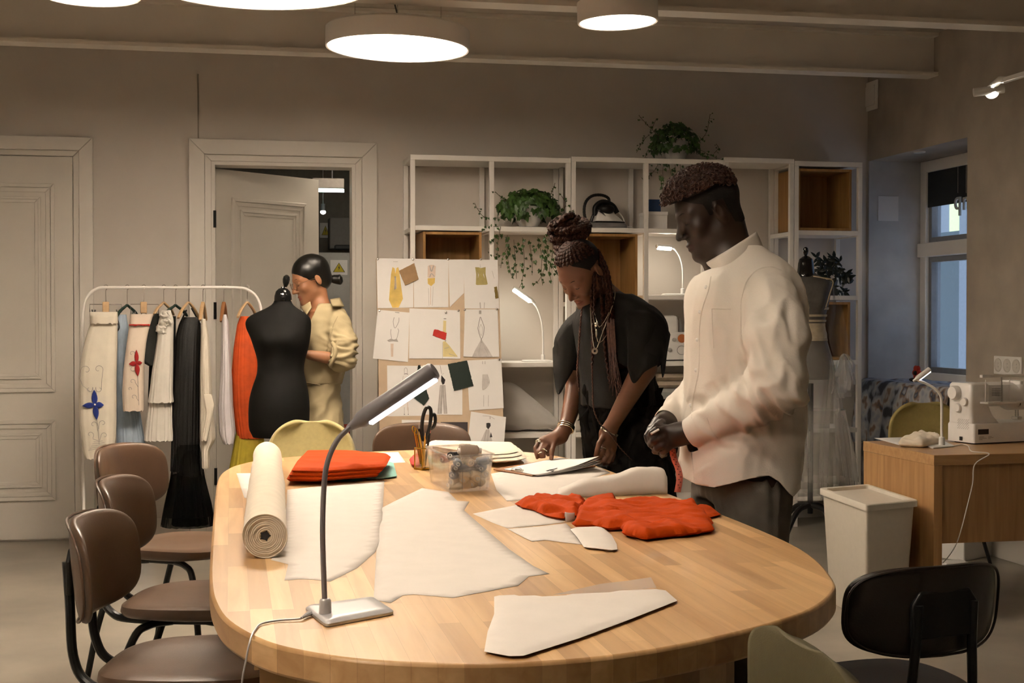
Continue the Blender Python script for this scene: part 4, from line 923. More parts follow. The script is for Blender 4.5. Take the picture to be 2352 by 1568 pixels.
for k, (x, y, r) in enumerate(((380, 722, .028), (372, 745, .026), (366, 757, .022), (385, 738, .03), (376, 760, .02))):
    q = PY(x, y, RYk-.175); m.ell(q, (r*.85, r*.55, r*.75), rotm((.3, 1, .2), k), 30, 18)
V = np.vstack(m.v); V = V+np.stack([snoise(V, 150, 3), snoise(V, 170, 4)*1.6, snoise(V, 140, 5)], 1)*.013; m.v = [V]; O('ruffle', m, WD, wd, sm=80)
SEQ = M('black_sequin', (.006, .005, .0045), .45, var=.9, sc=260, bump=.6, bsc=420, spec=.3); TULB = sheer('black_tulle', (.010, .010, .010), .42)
qd = dress('black_dress', 'long black sequin dress with layered tulle skirt on the rack', [('sequin_body', [(728, 421, 452), (740, 412, 461), (770, 404, 461), (850, 400, 460), (950, 396, 459), (1040, 393, 458), (1082, 392, 458)], RYk-.09, .055, SEQ, dict(folds=8, amp=.08, seed=10)), ('underskirt', [(1000, 410, 452), (1100, 406, 462), (1206, 396, 478)], RYk-.09, .07, BLACKP, dict(folds=6, amp=.12, seed=11)), ('tulle_layer', [(1020, 402, 458), (1100, 392, 470), (1160, 380, 484), (1208, 372, 492)], RYk-.09, .11, TULB, dict(folds=9, amp=.15, seed=12)), ('tulle_layer', [(1090, 396, 462), (1150, 384, 478), (1185, 378, 486)], RYk-.09, .12, TULB, dict(folds=8, amp=.18, seed=13))], 'dress')
m = MB()
for a, b_ in (((428, 712), (414, 742)), ((440, 708), (460, 744))): m.tube([PY(a[0], a[1], RYk-.05), PY(b_[0], b_[1], RYk-.12)], .005, 6, flat=.5)
O('strap', m, BLACKP, qd)
CRM = M('cream_blouse', (.66, .59, .49), .8, var=.03, sc=20, bump=.3, bsc=120); LIL = M('lilac_cotton', (.60, .56, .58), .8, var=.03, sc=20, bump=.3, bsc=120)
dress('cream_blouse', 'long cream blouse with folded sleeve right of the sequin dress', [('body', [(732, 463, 472), (770, 461, 480), (850, 459, 485), (950, 459, 490), (1010, 459, 496), (1030, 462, 482), (1072, 463, 481)], RYk-.10, .09, CRM, dict(folds=4, amp=.09, seed=14)), ('sleeve', [(905, 466, 486), (930, 470, 493), (950, 474, 489), (1012, 462, 476)], RYk-.20, .02, CRM, dict(folds=3, amp=.1, seed=15))], 'blouse')
dress('white_shirt', 'lilac white shirt hanging left of the orange dress', [('body', [(722, 513, 520), (740, 509, 525), (800, 508, 529), (870, 506, 533), (930, 502, 535), (995, 504, 541), (1016, 512, 537)], RYk-.08, .10, LIL, dict(folds=5, amp=.10, seed=16))], 'shirt')
YELC = M('yellow_chiffon', (.52, .40, .035), .75, var=.1, sc=25, bump=.2, bsc=300)
dress('orange_dress', 'orange pleated dress with yellow underskirt behind the dress form', [('orange_layer', [(726, 552, 572), (745, 545, 590), (800, 537, 605), (870, 532, 612), (940, 536, 610), (1005, 545, 612)], RYk-.02, .07, ORANGED, dict(folds=11, amp=.10, seed=17)), ('yellow_layer', [(960, 548, 600), (990, 543, 604), (1050, 533, 610), (1110, 522, 614)], RYk-.02, .06, YELC, dict(folds=9, amp=.12, seed=18))], 'dress')
# ================================================================ black dress form
def rings(keys, d, ratio, n=48, bust=None, rot=0.):
    K = np.asarray(keys, float); rows = np.linspace(K[0, 0], K[-1, 0], 64); rg = []
    def sm(c): return np.convolve(np.pad(np.interp(rows, K[:, 0], K[:, c]), 2, 'edge'), np.ones(5)/5, 'valid')
    L, R_, B = sm(1), sm(2), sm(3)
    for i, py in enumerate(rows):
        a, b_ = P(L[i], py, d), P(R_[i], py, d); c = (a+b_)/2; h = np.linalg.norm(b_-a)/2; g = np.arange(n)*2*PI/n
        q = c+np.outer(np.cos(g)*h, RT)+np.outer(np.sin(g)*B[i], FH)
        if bust:
            for (u, v, s, am) in bust: q = q-np.outer(np.maximum(0, -np.sin(g))**.7*am*np.exp(-((np.cos(g)-u)/.38)**2-((py-v)/s)**2), FH)
        q[:, 2] = c[2]; rg.append(q)
    return rg
dm = 6.85; DF = M('form_black', (.006, .0052, .0045), .75, var=.12, sc=50, bump=.2, bsc=600, spec=.18); GLOSS = M('gloss_black', (.008, .008, .008), .08, var=0)
b0 = P(640, 1000, dm); t = T('dress_form', 'black dress form standing before the person in khaki', 'dress form', A(b0[0], b0[1], 0))
keys = [(690, 631, 668, .038), (702, 627, 671, .045), (708, 615, 680, .055), (714, 596, 694, .065), (721, 577, 708, .072), (732, 564, 714.5, .078), (750, 563, 715, .088), (772, 575, 713, .10), (800, 584, 708, .10), (826, 592, 700, .092), (848, 592, 697, .088), (862, 590, 699, .09), (885, 581, 705, .105), (915, 573, 710, .118), (945, 571, 711, .12), (985, 572, 709, .115), (998, 577, 706, .11), (1003, 585, 700, .10)]
O('torso', MB().loft(rings(keys, dm, .6, bust=[(-.42, 780, 26, .045), (.38, 780, 26, .045)])), DF, t, sm=60)
c = P(650, 690, dm)
O('neck_cap', MB().lathe([(.041, -.004), (.043, .004), (.042, .022), (.035, .045), (.022, .058), (.010, .062), (.008, .068)], c, None, 28), GLOSS, t)
O('finial', MB().lathe([(.007, 0), (.010, .006), (.016, .022), (.018, .038), (.015, .052), (.006, .06), (.001, .061)], c+A(0.012, 0, .066), rotm((0, 1, 0), .12), 20), GLOSS, t)
O('pole', MB().tube([A(b0[0]-.02, b0[1], .05), A(b0[0]-.02, b0[1], b0[2])], .016, 12), BLACKM, t)
for k in range(3):
    a = k*2.094+.6; O('foot', MB().tube([A(b0[0]-.02, b0[1], .16), A(b0[0]-.02+.15*math.cos(a), b0[1]+.15*math.sin(a), .09), A(b0[0]-.02+.26*math.cos(a), b0[1]+.26*math.sin(a), .012)], .011, 8), BLACKM, t)
# ================================================================ mood board
BT, BB = A(0, 8.0, 1.63), A(0, 7.62, 0.); bn = nrm(np.cross(A(1, 0, 0), BT-BB)); bn = bn if bn[1] < 0 else -bn
def PB(x, y, o=0.):
    r = ray(x, y); return CAM+r*(((BB+bn*o)-CAM)@bn/(r@bn))
c3 = lambda x, y: (850+x/6.03, 580+y/6.03)
c4 = lambda x, y: (850+x/6.534, 800+y/6.534)
def zfloor(x, x2):
    y = 1200
    for _ in range(30):
        q = PB(x+(x2-x)*(y-593)/467, y); y += q[2]*380
    return (x+(x2-x)*(y-593)/467, y)
o = [(864, 593), (1144, 598), zfloor(1144, 1160), zfloor(864, 873)]
tag(O('mood_board', MB().prism([PB(*q) for q in o], -bn*.02), M('board_beige', (.60, .45, .31), .8, var=.05, sc=20), bev=.002), 'beige pin board leaning on the white shelf, full of fashion sketches', 'pin board')
SY = M('sketch_yellow', (.72, .50, .14), .8, var=.18, sc=14); SP = M('sketch_skin', (.70, .56, .47), .8); SG = M('sketch_grey', (.42, .38, .36), .8, var=.12, sc=40); SO = M('sketch_olive', (.42, .35, .13), .8, var=.1); SL = M('sketch_line', (.30, .27, .27), .8); SB = M('sketch_black', (.03, .025, .025), .8); SPALE = M('sketch_pale_grey', (.56, .52, .50), .8, var=.1, sc=30); SYP = M('sketch_pale_yellow', (.70, .58, .28), .8, var=.1, sc=20)
SM_ = [WPAPER, SY, SP, SG, SO, SL, SB, SPALE, SYP]
def strip(pts, w):
    p = spl(pts, 4) if len(pts) > 2 else np.asarray(pts, float); t = np.gradient(p, axis=0); t /= np.linalg.norm(t, axis=1)[:, None]+1e-9; n = np.c_[-t[:, 1], t[:, 0]]*w
    return p, n
def bsheet(label, quad, cv, lay, shapes=(), lines=(), mat0=None, name='sketch_sheet', cat='sketch'):
    m = MB(); q = [cv(*p) for p in quad]; m.prism([PB(x, y, lay) for x, y in q], bn*.0006)
    for mi, pts in shapes: m.poly([PB(*cv(*p), lay+.0011) for p in pts], mi)
    for mi, pts, w in lines:
        p, n = strip(pts, w); a = [PB(*cv(*k), lay+.0014) for k in p-n]; b_ = [PB(*cv(*k), lay+.0014) for k in p+n]; m.grid([a, b_], m=mi)
    return tag(O(name, m, [mat0 or WPAPER]+SM_[1:], sm=0), label, cat, 'sketches on the mood board' if cat == 'sketch' else None)
bsheet('sketch of a long yellow dress, top left of the board', [(90, 78), (600, 85), (600, 760), (105, 770)], c3, .002, [(1, [(310, 200), (340, 215), (350, 290), (365, 215), (390, 200), (400, 240), (455, 640), (395, 760), (310, 762), (262, 655), (290, 300)]), (0, [(337, 330), (360, 330), (366, 500), (332, 520)])], [(7, [(320, 125), (385, 125)], 4)])
bsheet('sketch of a figure in yellow shorts, right of the long yellow dress', [(600, 85), (1085, 95), (1085, 755), (610, 760)], c3, .0025, [(2, [(800, 185), (830, 170), (880, 170), (910, 190), (903, 340), (890, 350), (815, 350), (797, 340)]), (1, [(797, 355), (900, 350), (895, 420), (845, 465), (800, 430)])], [(3, [(825, 180), (850, 260), (880, 180)], 7), (3, [(825, 340), (850, 290), (890, 330)], 6), (7, [(808, 490), (815, 735)], 3), (7, [(875, 470), (862, 735)], 3), (2, [(840, 470), (838, 720)], 4)])
bsheet('blank sheet with folded corner in the top row of the board', [(1085, 95), (1300, 95), (1300, 560), (1105, 755)], c3, .003)
bsheet('sketch of a short olive dress, top right of the board', [(1295, 95), (1768, 100), (1788, 775), (1310, 775)], c3, .0035, [(4, [(1455, 200), (1510, 205), (1530, 215), (1600, 200), (1600, 300), (1630, 435), (1610, 445), (1480, 448), (1465, 440), (1470, 300)]), (0, [(1492, 270), (1508, 310), (1495, 350)]), (0, [(1572, 270), (1566, 310), (1590, 360)])], [(7, [(1525, 160), (1528, 210)], 3), (7, [(1690, 250), (1720, 360)], 3), (7, [(1523, 690), (1530, 770)], 8), (7, [(1585, 690), (1580, 770)], 6)])
bsheet('sketch of a plunging white dress with black ruffle, left edge of the board', [(105, 790), (545, 830), (525, 1515), (40, 1465)], c3, .004, [(3, [(235, 1215), (290, 1190), (330, 1205), (370, 1190), (390, 1235), (320, 1228), (260, 1235)]), (2, [(285, 1260), (325, 1260), (320, 1440), (290, 1440)])], [(5, [(335, 895), (320, 960), (345, 1045), (395, 960), (400, 900)], 3), (5, [(290, 1060), (285, 1110), (300, 1190)], 3), (5, [(385, 1050), (395, 1090), (370, 1190)], 3), (3, [(345, 825), (405, 832)], 5)])
bsheet('wide sketch sheet of a pale yellow gown beside red swatch', [(545, 770), (1245, 800), (1250, 1470), (540, 1465)], c3, .0046, [(8, [(1015, 940), (1055, 945), (1050, 1090), (1060, 1112), (1010, 1112)]), (8, [(1010, 1230), (1040, 1225), (1100, 1290), (1215, 1440), (1010, 1440)])], [(5, [(1020, 915), (1055, 915)], 6), (3, [(1040, 1230), (1050, 1215)], 8), (7, [(1004, 1240), (1004, 1465)], 3), (3, [(1030, 1330), (1090, 1310)], 3), (3, [(1090, 1400), (1180, 1430)], 3)])
bsheet('sketch of a grey mermaid gown at the right board edge', [(1312, 785), (1768, 785), (1788, 1445), (1292, 1440)], c3, .005, [(7, [(1540, 1200), (1620, 1310), (1700, 1445), (1410, 1445), (1460, 1340)])], [(5, [(1525, 890), (1500, 1010), (1495, 1060), (1520, 1150), (1540, 1200)], 4), (5, [(1530, 890), (1575, 1010), (1580, 1060), (1565, 1150), (1542, 1200)], 4), (7, [(1535, 990), (1510, 1060), (1540, 1150), (1560, 1060), (1535, 990)], 3), (3, [(1525, 800), (1525, 850)], 16), (3, [(1540, 1200), (1545, 1250)], 10), (3, [(1540, 1220), (1500, 1420)], 2), (3, [(1545, 1220), (1640, 1430)], 2)])
bsheet('pale sketch of a standing figure behind the lamp head', [(255, 255), (800, 262), (800, 1010), (262, 1018)], c4, .002, [], [(3, [(515, 375), (515, 310), (540, 290), (560, 320), (560, 375)], 3), (5, [(510, 385), (540, 378), (570, 388)], 6), (7, [(500, 410), (490, 470), (520, 500)], 3), (7, [(575, 410), (580, 460), (560, 500)], 3), (2, [(560, 640), (565, 930)], 5), (7, [(515, 880), (515, 980)], 4), (7, [(570, 880), (575, 980)], 4), (5, [(508, 985), (522, 992)], 8), (5, [(568, 985), (580, 992)], 8)])
bsheet('sketch of brown top with wide grey trousers, lower middle of board', [(790, 250), (1385, 245), (1385, 995), (780, 992)], c4, .0026, [(6, [(1070, 400), (1130, 470), (1115, 530), (1088, 545), (1065, 490)]), (3, [(1050, 550), (1130, 550), (1160, 980), (1105, 980), (1090, 700), (1078, 980), (1010, 980)])], [(5, [(1050, 250), (1075, 380)], 3), (7, [(1110, 370), (1070, 400)], 3), (7, [(1065, 560), (1040, 970)], 6), (7, [(1112, 560), (1130, 970)], 6)])
bsheet('sketch of a pale grey skirt, right edge below the mermaid gown', [(1450, 180), (1970, 155), (2005, 895), (1490, 930)], c4, .0032, [(7, [(1690, 390), (1760, 390), (1790, 510), (1740, 590), (1690, 630)])], [(3, [(1692, 390), (1690, 620), (1790, 520), (1760, 390)], 3), (3, [(1690, 190), (1690, 235)], 4), (3, [(1725, 190), (1725, 235)], 4), (7, [(1705, 700), (1705, 870)], 4), (7, [(1778, 700), (1775, 870)], 4)])
bsheet('sketch of a long dress with black tassel, lowest right of the board', [(1515, 945), (2040, 1030), (2005, 1500), (1455, 1500)], c4, .0044, [(6, [(1745, 1120), (1775, 1115), (1805, 1120), (1810, 1160), (1775, 1215), (1745, 1180)]), (7, [(1740, 1215), (1790, 1215), (1860, 1500), (1610, 1500)]), (6, [(1815, 1255), (1835, 1330), (1795, 1335)])], [(7, [(1690, 1010), (1800, 1020), (1870, 1060)], 4), (5, [(1800, 1020), (1800, 1060)], 4), (3, [(1750, 1220), (1690, 1490)], 6), (3, [(1775, 1220), (1760, 1490)], 5)])
bsheet('small blank sheet low on the board behind the scissors', [(475, 1070), (1000, 1080), (1000, 1420), (482, 1420)], c4, .002, name='paper_sheet', cat='sheet')
bsheet('dark printed card low on the board behind the brown chair', [(1058, 1105), (1465, 1105), (1465, 1500), (1060, 1500)], c4, .003, [], [(7, [(1115, 1210), (1135, 1200), (1150, 1215), (1170, 1205)], 3), (7, [(1185, 1215), (1190, 1195), (1210, 1212), (1230, 1195), (1260, 1212)], 3), (2, [(1280, 1212), (1300, 1204), (1330, 1214), (1360, 1206), (1395, 1214)], 5), (2, [(1370, 1330), (1400, 1330)], 20)], mat0=M('card_dark', (.055, .042, .045), .6), name='printed_card', cat='card')
def swatch(label, pts, cv, lay, mat, seed):
    q = [cv(*p) for p in pts]; q2 = resample(q, 2.5); q2 = q2+np.random.RandomState(seed).normal(size=q2.shape)*.25
    tag(O('fabric_swatch', MB().prism([PB(x, y, lay) for x, y in q2], bn*.003), mat, sm=0), label, 'fabric swatch', 'fabric swatches on the mood board')
swatch('square brown fabric swatch between the two top left sketches', [(400, 255), (612, 145), (672, 370), (485, 455)], c3, .007, M('swatch_brown', (.36, .22, .11), .8, bump=.4, bsc=300), 1)
swatch('tiny olive brown fabric swatch at the right board edge', [(1718, 478), (1755, 470), (1778, 630), (1738, 640)], c3, .007, M('swatch_olive', (.22, .15, .03), .8), 2)
swatch('frayed red fabric swatch across the pale yellow gown sketch', [(885, 1065), (940, 1070), (1060, 1115), (1045, 1215), (940, 1175), (865, 1150)], c3, .007, RED, 3)
swatch('pointed black green swatch hanging behind the lamp head', [(720, 250), (755, 250), (770, 370), (885, 750), (810, 860), (650, 740), (700, 400)], c4, .007, DKGREEN, 4)
swatch('large square dark green swatch right of the lamp head', [(1165, 235), (1455, 180), (1550, 560), (1260, 635)], c4, .007, DKGREEN, 5)
R_ = frame(bn)
PINM = M('pin_metal', (.55, .52, .48), .25, metal=.9); 
pin0 = None
for i, (cv, x, y, lb) in enumerate(((c3, 105, 92, 'in the top left board corner'), (c3, 595, 95, 'between the two top left sketches'), (c3, 1082, 95, 'above the folded blank sheet'), (c3, 1532, 95, 'above the short olive dress'), (c3, 130, 808, 'above the plunging white dress'), (c3, 1047, 828, 'over the pale yellow gown'), (c3, 1222, 805, 'in the right corner of the pale yellow gown sheet'), (c3, 1310, 795, 'in the left corner of the mermaid gown sheet'), (c3, 1752, 785, 'in the right corner of the mermaid gown sheet'), (c4, 1935, 168, 'above the pale grey skirt'), (c4, 868, 255, 'above the lamp head'))):
    q = PB(*cv(x, y), .006); lb = 'metal push pin '+lb
    if pin0 is None:
        pin0 = T('push_pin', lb, 'push pin', q, group='push pins on the mood board')
        O('head', MB().lathe([(.002, 0), (.0065, .002), (.007, .006), (.005, .009), (.001, .010)], (0, 0, 0), R_, 12), PINM, pin0, local=True)
        O('shaft', MB().tube([(0, 0, 0), tuple(-bn*.008)], .001, 5), PINM, pin0, local=True)
    else: dup(pin0, q, 0, lb)
# ================================================================ storage room things
yc = 10.6; a, c = PY(690, 579, yc), PY(835, 579, yc)
cbn = T('storage_cabinet', 'grey cabinet in the storage room seen through the open door', 'cabinet', A((a[0]+c[0])/2, yc+.25, 0))
CG = M('cabinet_grey', (.44, .43, .41), .5, var=.03)
O('body', MB().span((a[0], yc, .0), (c[0], yc+.5, a[2])), CG, cbn, bev=.004)
O('cabinet_door', MB().span((a[0]+.01, yc-.015, .06), (c[0]-.01, yc-.001, a[2]-.03)), CG, cbn, bev=.003)
def wsign(x0, x1, y0, y1, Y, label):
    p, q = PY(x0, y1, Y), PY(x1, y0, Y); t = T('warning_sign', label, 'sign', A((p[0]+q[0])/2, Y, p[2])); w = q[0]-p[0]; h = q[2]-p[2]; cx = (p[0]+q[0])/2
    O('plate', MB().span((p[0], Y-.004, p[2]), (q[0], Y, q[2])), WPAPER, t)
    tri = lambda s, o: [(cx-w*.36*s, Y-o, p[2]+h*(.18+.14*(1-s))), (cx+w*.36*s, Y-o, p[2]+h*(.18+.14*(1-s))), (cx, Y-o, p[2]+h*(.82-.30*(1-s)))]
    O('border', MB().prism(tri(1., .004), (0, -.001, 0)), M('sign_border', (.10, .085, .01), .5), t, sm=0)
    O('triangle', MB().prism(tri(.84, .005), (0, -.001, 0)), M('sign_yellow', (.62, .48, .01), .5), t, sm=0)
    z = p[2]+h*.5; O('bolt_symbol', MB().prism([(cx+dx*w, Y-.006, z+dz*h) for dx, dz in ((.03, .14), (-.06, -.03), (-.005, -.02), (-.03, -.2), (.06, .0), (.01, .0))], (0, -.001, 0)), INK, t, sm=0)
wsign(759, 798, 597, 631, yc-.016, 'yellow high voltage warning sign on the grey storage cabinet')
wsign(735, 760, 512, 546, 11.39, 'yellow warning sign on the storage wall, half hidden by the door')
p = PY(763, 437, 9.9); L = .11
t = T('tube_light', 'lit cool tube light hanging in the storage room', 'light', p-A(0, 0, .01))
O('light_body', MB().box(p+A(-.03, 0, .045), (L*2.0, .10, .07)), M('light_body', (.35, .31, .28), .6), t, bev=.004); O('tube', MB().tube([p+A(-L, 0, -.002), p+A(L*.75, 0, -.002)], .011, 10), glow('tube_glow', (.75, 1., .9), 14), t)
O('hanger', MB().tube([p+A(0, 0, .08), (p[0], p[1], 2.62)], .004, 6), GREYP, t)
p = PY(742, 487, 10.2); t = T('spot_lamp', 'small white spot lamp hanging at the door edge in storage room', 'lamp', p)
O('socket', MB().tube([p+A(0, 0, .01), p+A(0, 0, .06)], .016, 12).tube([p+A(0, 0, .06), (p[0], p[1], 2.62)], .003, 6), GREYP, t); O('bulb', MB().ell(p, (.02, .02, .016)), glow('small_bulb', (1, .95, .85), 10), t)
p = PY(792, 575, yc+.2); t = T('equipment_box', 'dark grey equipment on top of the storage cabinet', 'equipment', p)
O('case', MB().box(p+A(0.03, .05, .13), (.30, .2, .24)), M('case_grey', (.13, .12, .11), .6), t, bev=.008); O('tray', MB().box(p+A(-.0, -.06, .02), (.17, .12, .035)), INK, t, bev=.01); O('side_post', MB().tube([p+A(-.075, -.03, .05), p+A(-.05, -.03, .22)], .012, 8), INK, t)
p = PY(806, 1030, 9.6); tag(O('red_crate', MB().loft([[A(p[0]+x*s, 9.6+y*s, z) for x, y in ((-.18, -.14), (.18, -.14), (.18, .14), (-.18, .14))] for s, z in ((.85, .0), (1., .52), (1.03, .525), (1.03, .545), (.96, .545), (.86, .05))]), M('crate_red', (.42, .05, .02), .5), sm=0, bev=.004), 'red plastic crate on the storage room floor', 'crate')
# ================================================================ white open shelving along the back wall
SF, SBK = 8.05, 8.40
PXS = [1.036, 1.503, 1.968, 1.996, 2.446, 2.92, 2.948, 3.372, 3.40, 3.812]
ROWS = [.17, .59, 1.01, 1.41, 1.81]
def shelf_unit(label, x0, x1, top, mids, rows):
    t = T('shelf_unit', label, 'shelf', ((x0+x1)/2, (SF+SBK)/2, 0)); w = .014
    for x in [x0]+mids+[x1]:
        for y in (SF, SBK-.028): O('post', MB().span((x-w, y, 0), (x+w, y+.028, top-.03)), SHELFW, t, bev=.002)
        O('side_rail', MB().span((x-w*.8, SF+.028, 1.79), (x+w*.8, SBK-.028, 1.815)), SHELFW, t)
    O('top_board', MB().span((x0-w, SF, top-.03), (x1+w, SBK, top)), SHELFW, t, bev=.002)
    xs = [x0]+mids+[x1]
    for (i, zs) in rows:
        for z in zs: O('shelf_board', MB().span((xs[i]+w, SF+.001, z-.013), (xs[i+1]-w, SBK-.001, z+.015)), SHELFW, t, bev=.002)
    return t
shelf_unit('white two bay shelf unit behind the mood board', 1.036, 1.966, 2.235, [1.503], [(0, [.17, .59, 1.01, 1.37, 1.81]), (1, [.17, .59, 1.01, 1.81])])
shelf_unit('white two bay shelf unit behind the two standing designers', 1.997, 2.922, 2.245, [2.446], [(0, [.17, .59, 1.01, 1.37, 1.81]), (1, [.17, .59, 1.01, 1.41, 1.81])])
shelf_unit('tall open white shelf bay right behind the person in white', 2.952, 3.375, 2.262, [], [(0, [.17, .59, 1.01])])
shelf_unit('white shelf unit with wooden boxes in the back right corner', 3.406, 3.825, 2.25, [], [(0, [.17, .59, 1.01, 1.41, 1.81])])
def wbox(x0, x1, z0, z1, label, y0=SF+.01):
    t = T('wooden_box', label, 'box', ((x0+x1)/2, (y0+SBK)/2, z0)); w = .016; y1 = SBK-.005
    m = MB().span((x0, y0, z0), (x0+w, y1, z1)).span((x1-w, y0, z0), (x1, y1, z1)).span((x0+w, y0, z0), (x1-w, y1, z0+w)).span((x0+w, y0, z1-w), (x1-w, y1, z1))
    O('frame', m, OAKB, t, bev=.0015); O('back_panel', MB().span((x0+w, y1-.008, z0+w), (x1-w, y1, z1-w)), OAKB, t)
q = lambda a, y=400: PY(a, y, SF)[0]
wbox(q(972), q(1107), 1.386, 1.79, 'oak box insert in the shelf above the mood board')
wbox(q(1345), q(1466), 1.386, 1.79, 'oak box insert in the shelf behind the braided hair')
wbox(q(1834), q(1958), 1.826, 2.205, 'oak box insert in the top of the back right corner shelf')
wbox(q(1870), q(1956), 1.026, 1.385, 'oak box insert behind the tulle dress in the corner shelf')
# --- small lamps on the shelves
def pY(x, y, Y): return PY(x, y, Y)
WH2 = (WHITEP, WHITEP)
def shelf_lamp(label, bx, by, z, stem, head, Y):
    c = PY(bx, by, Y); c[2] = z; b = [c+A(x, y, 0) for x, y in ((-.10, -.05), (.07, -.05), (.07, .05), (-.10, .05))]; d = None
    st = [PY(x, y, Y) for x, y in stem]; st[0][2] = z+.01
    h0, h1 = PY(*head[0], Y), PY(*head[1], Y-.03)
    return desk_lamp(label, b, .03, st, (h0, h1), A(-.1, -.55, -.83), WH2, .0055, 150, .015, 'white lamps on the shelves', .009, .012)
shelf_lamp('lit white gooseneck lamp on shelf right of the mood board', 1238, 828, 1.026, [(1247, 822), (1247, 770), (1243, 735), (1234, 708), (1224, 694)], ((1224, 693), (1179, 661)), 8.16)
shelf_lamp('lit white gooseneck lamp on shelf in front of the face of the person in white', 1560, 668, 1.426, [(1568, 664), (1568, 620), (1562, 592), (1552, 575), (1544, 569)], ((1544, 568), (1508, 565)), 8.16)
# --- ivy plants
LEAF = M('ivy_leaf', (.035, .085, .012), .45, var=.5, sc=25); LEAFD = M('dark_leaf', (.010, .016, .010), .4, var=.3, sc=25); STEM = M('ivy_stem', (.09, .07, .03), .6, var=.2); POTW = M('pot_white', (.62, .60, .57), .3, var=.03); SOIL = M('soil', (.05, .025, .012), .9, var=.4, sc=60)
IVY = np.array([(0, -.15), (.30, -.42), (.52, -.18), (.42, .05), (.62, .28), (.30, .34), (.22, .58), (0, .98), (-.22, .58), (-.30, .34), (-.62, .28), (-.42, .05), (-.52, -.18), (-.30, -.42)])
def leaf(m, p, nv, up, s, shape=IVY, bend=.25, r=random):
    nv = nrm(nv); u = nrm(np.asarray(up)-nv*(nv@up)); x = np.cross(u, nv); k = len(shape)
    pts = np.array([p+x*a*s+u*b*s-nv*bend*s*(a*a*1.2+max(0, b)**2*.5) for a, b in shape]); c = p+u*.15*s+nv*.05*s
    m.add(np.vstack([pts, c]), [(i, (i+1) % k, k) for i in range(k)])
def ivy(label, c, z, mass, nleaf, vines, seed, s0=.030, potr=.085):
    r = random.Random(seed); t = T('ivy_plant', label, 'plant', A(c[0], c[1], z))
    O('pot', MB().lathe([(potr*.6, 0), (potr*.85, .03), (potr, .09), (potr*1.04, .12), (potr*.94, .12), (potr*.9, .09)], (c[0], c[1], z), None, 28, cap=True), POTW, t, sm=50)
    O('soil', MB().lathe([(potr*.93, .105), (.001, .11)], (c[0], c[1], z), None, 20, cap=False), SOIL, t)
    m = MB(); st = MB()
    for i in range(nleaf):
        a = r.uniform(0, 2*PI); e = r.uniform(-.3, 1.45); k = r.uniform(.72, 1.04); d = A(math.cos(a)*math.cos(e), math.sin(a)*math.cos(e), math.sin(e))
        if d[1] < -.5 and abs(d[0]-.08) < .25 and -.2 < d[2] < .35 and r.random() < .75: continue
        p = A(c[0], c[1]-.01, z+.09)+d*A(*mass)*k; nv = nrm(d+A(0, -.5, .25)+A(r.gauss(0, .35), r.gauss(0, .35), r.gauss(0, .35)))
        leaf(m, p, nv, nrm(A(r.gauss(0, .6), -.2, -.8)), s0*r.uniform(.7, 1.25), r=r)
    for pts, sz in vines:
        q = spl(pts, 7); st.tube(q, .0016, 5)
        L = np.r_[0, np.cumsum(np.linalg.norm(np.diff(q, axis=0), axis=1))]; x = .02
        while x < L[-1]:
            p = np.array([np.interp(x, L, q[:, j]) for j in range(3)]); o = A(r.gauss(0, .012), r.gauss(0, .010)-.006, r.gauss(0, .006)); st.tube([p, p+o], .0008, 4)
            leaf(m, p+o, A(r.gauss(0, .5), -1, .3+r.gauss(0, .4)), A(r.gauss(0, .5), -.1, -1), sz*r.uniform(.6, 1.15)*(1-.35*x/L[-1]), r=r); x += r.uniform(.016, .034)*sz/.026
    O('foliage', m, LEAF, t, sm=0); O('stems', st, STEM, t); return t
Yp = 8.10; c = PY(1214, 510, Yp); zt = 1.826
V = lambda *p: [PY(x, y, Yp-.06+.02*(i % 2)) for i, (x, y) in enumerate(p)]
vn = [(V((1150, 520), (1143, 560), (1142, 590)), .026), (V((1165, 540), (1166, 590), (1172, 625), (1180, 640)), .024), (V((1180, 550), (1184, 600), (1186, 640)), .024), (V((1200, 545), (1204, 600), (1199, 645), (1192, 662)), .026), (V((1215, 550), (1222, 600), (1222, 632)), .026), (V((1235, 545), (1244, 590), (1243, 630), (1246, 655)), .028), (V((1250, 540), (1258, 580), (1252, 610), (1240, 640), (1225, 655)), .026), (V((1265, 530), (1270, 575), (1262, 620), (1266, 645)), .027), (V((1280, 520), (1287, 560), (1284, 600)), .026),
      (V((1150, 500), (1115, 500), (1097, 480), (1090, 466)), .018), (V((1145, 520), (1120, 520), (1105, 532)), .02), (V((1140, 540), (1128, 570), (1140, 600)), .02), (V((1250, 470), (1268, 440), (1275, 420)), .016), (V((1285, 490), (1300, 470), (1290, 450)), .02), (V((1280, 500), (1305, 488), (1318, 482)), .02), (V((1170, 470), (1150, 452), (1137, 440)), .018), (V((1262, 600), (1280, 630), (1300, 640)), .018), (V((1170, 560), (1155, 590), (1150, 615)), .022)]
ivy('lush ivy in white bowl trailing down from the middle shelf', (c[0], Yp, 0), zt, (.20, .13, .13), 330, vn, 3, .040)
c = PY(1552, 360, 8.2); Yp = 8.2; V = lambda *p: [PY(x, y, Yp-.12+.02*(i % 2)) for i, (x, y) in enumerate(p)]
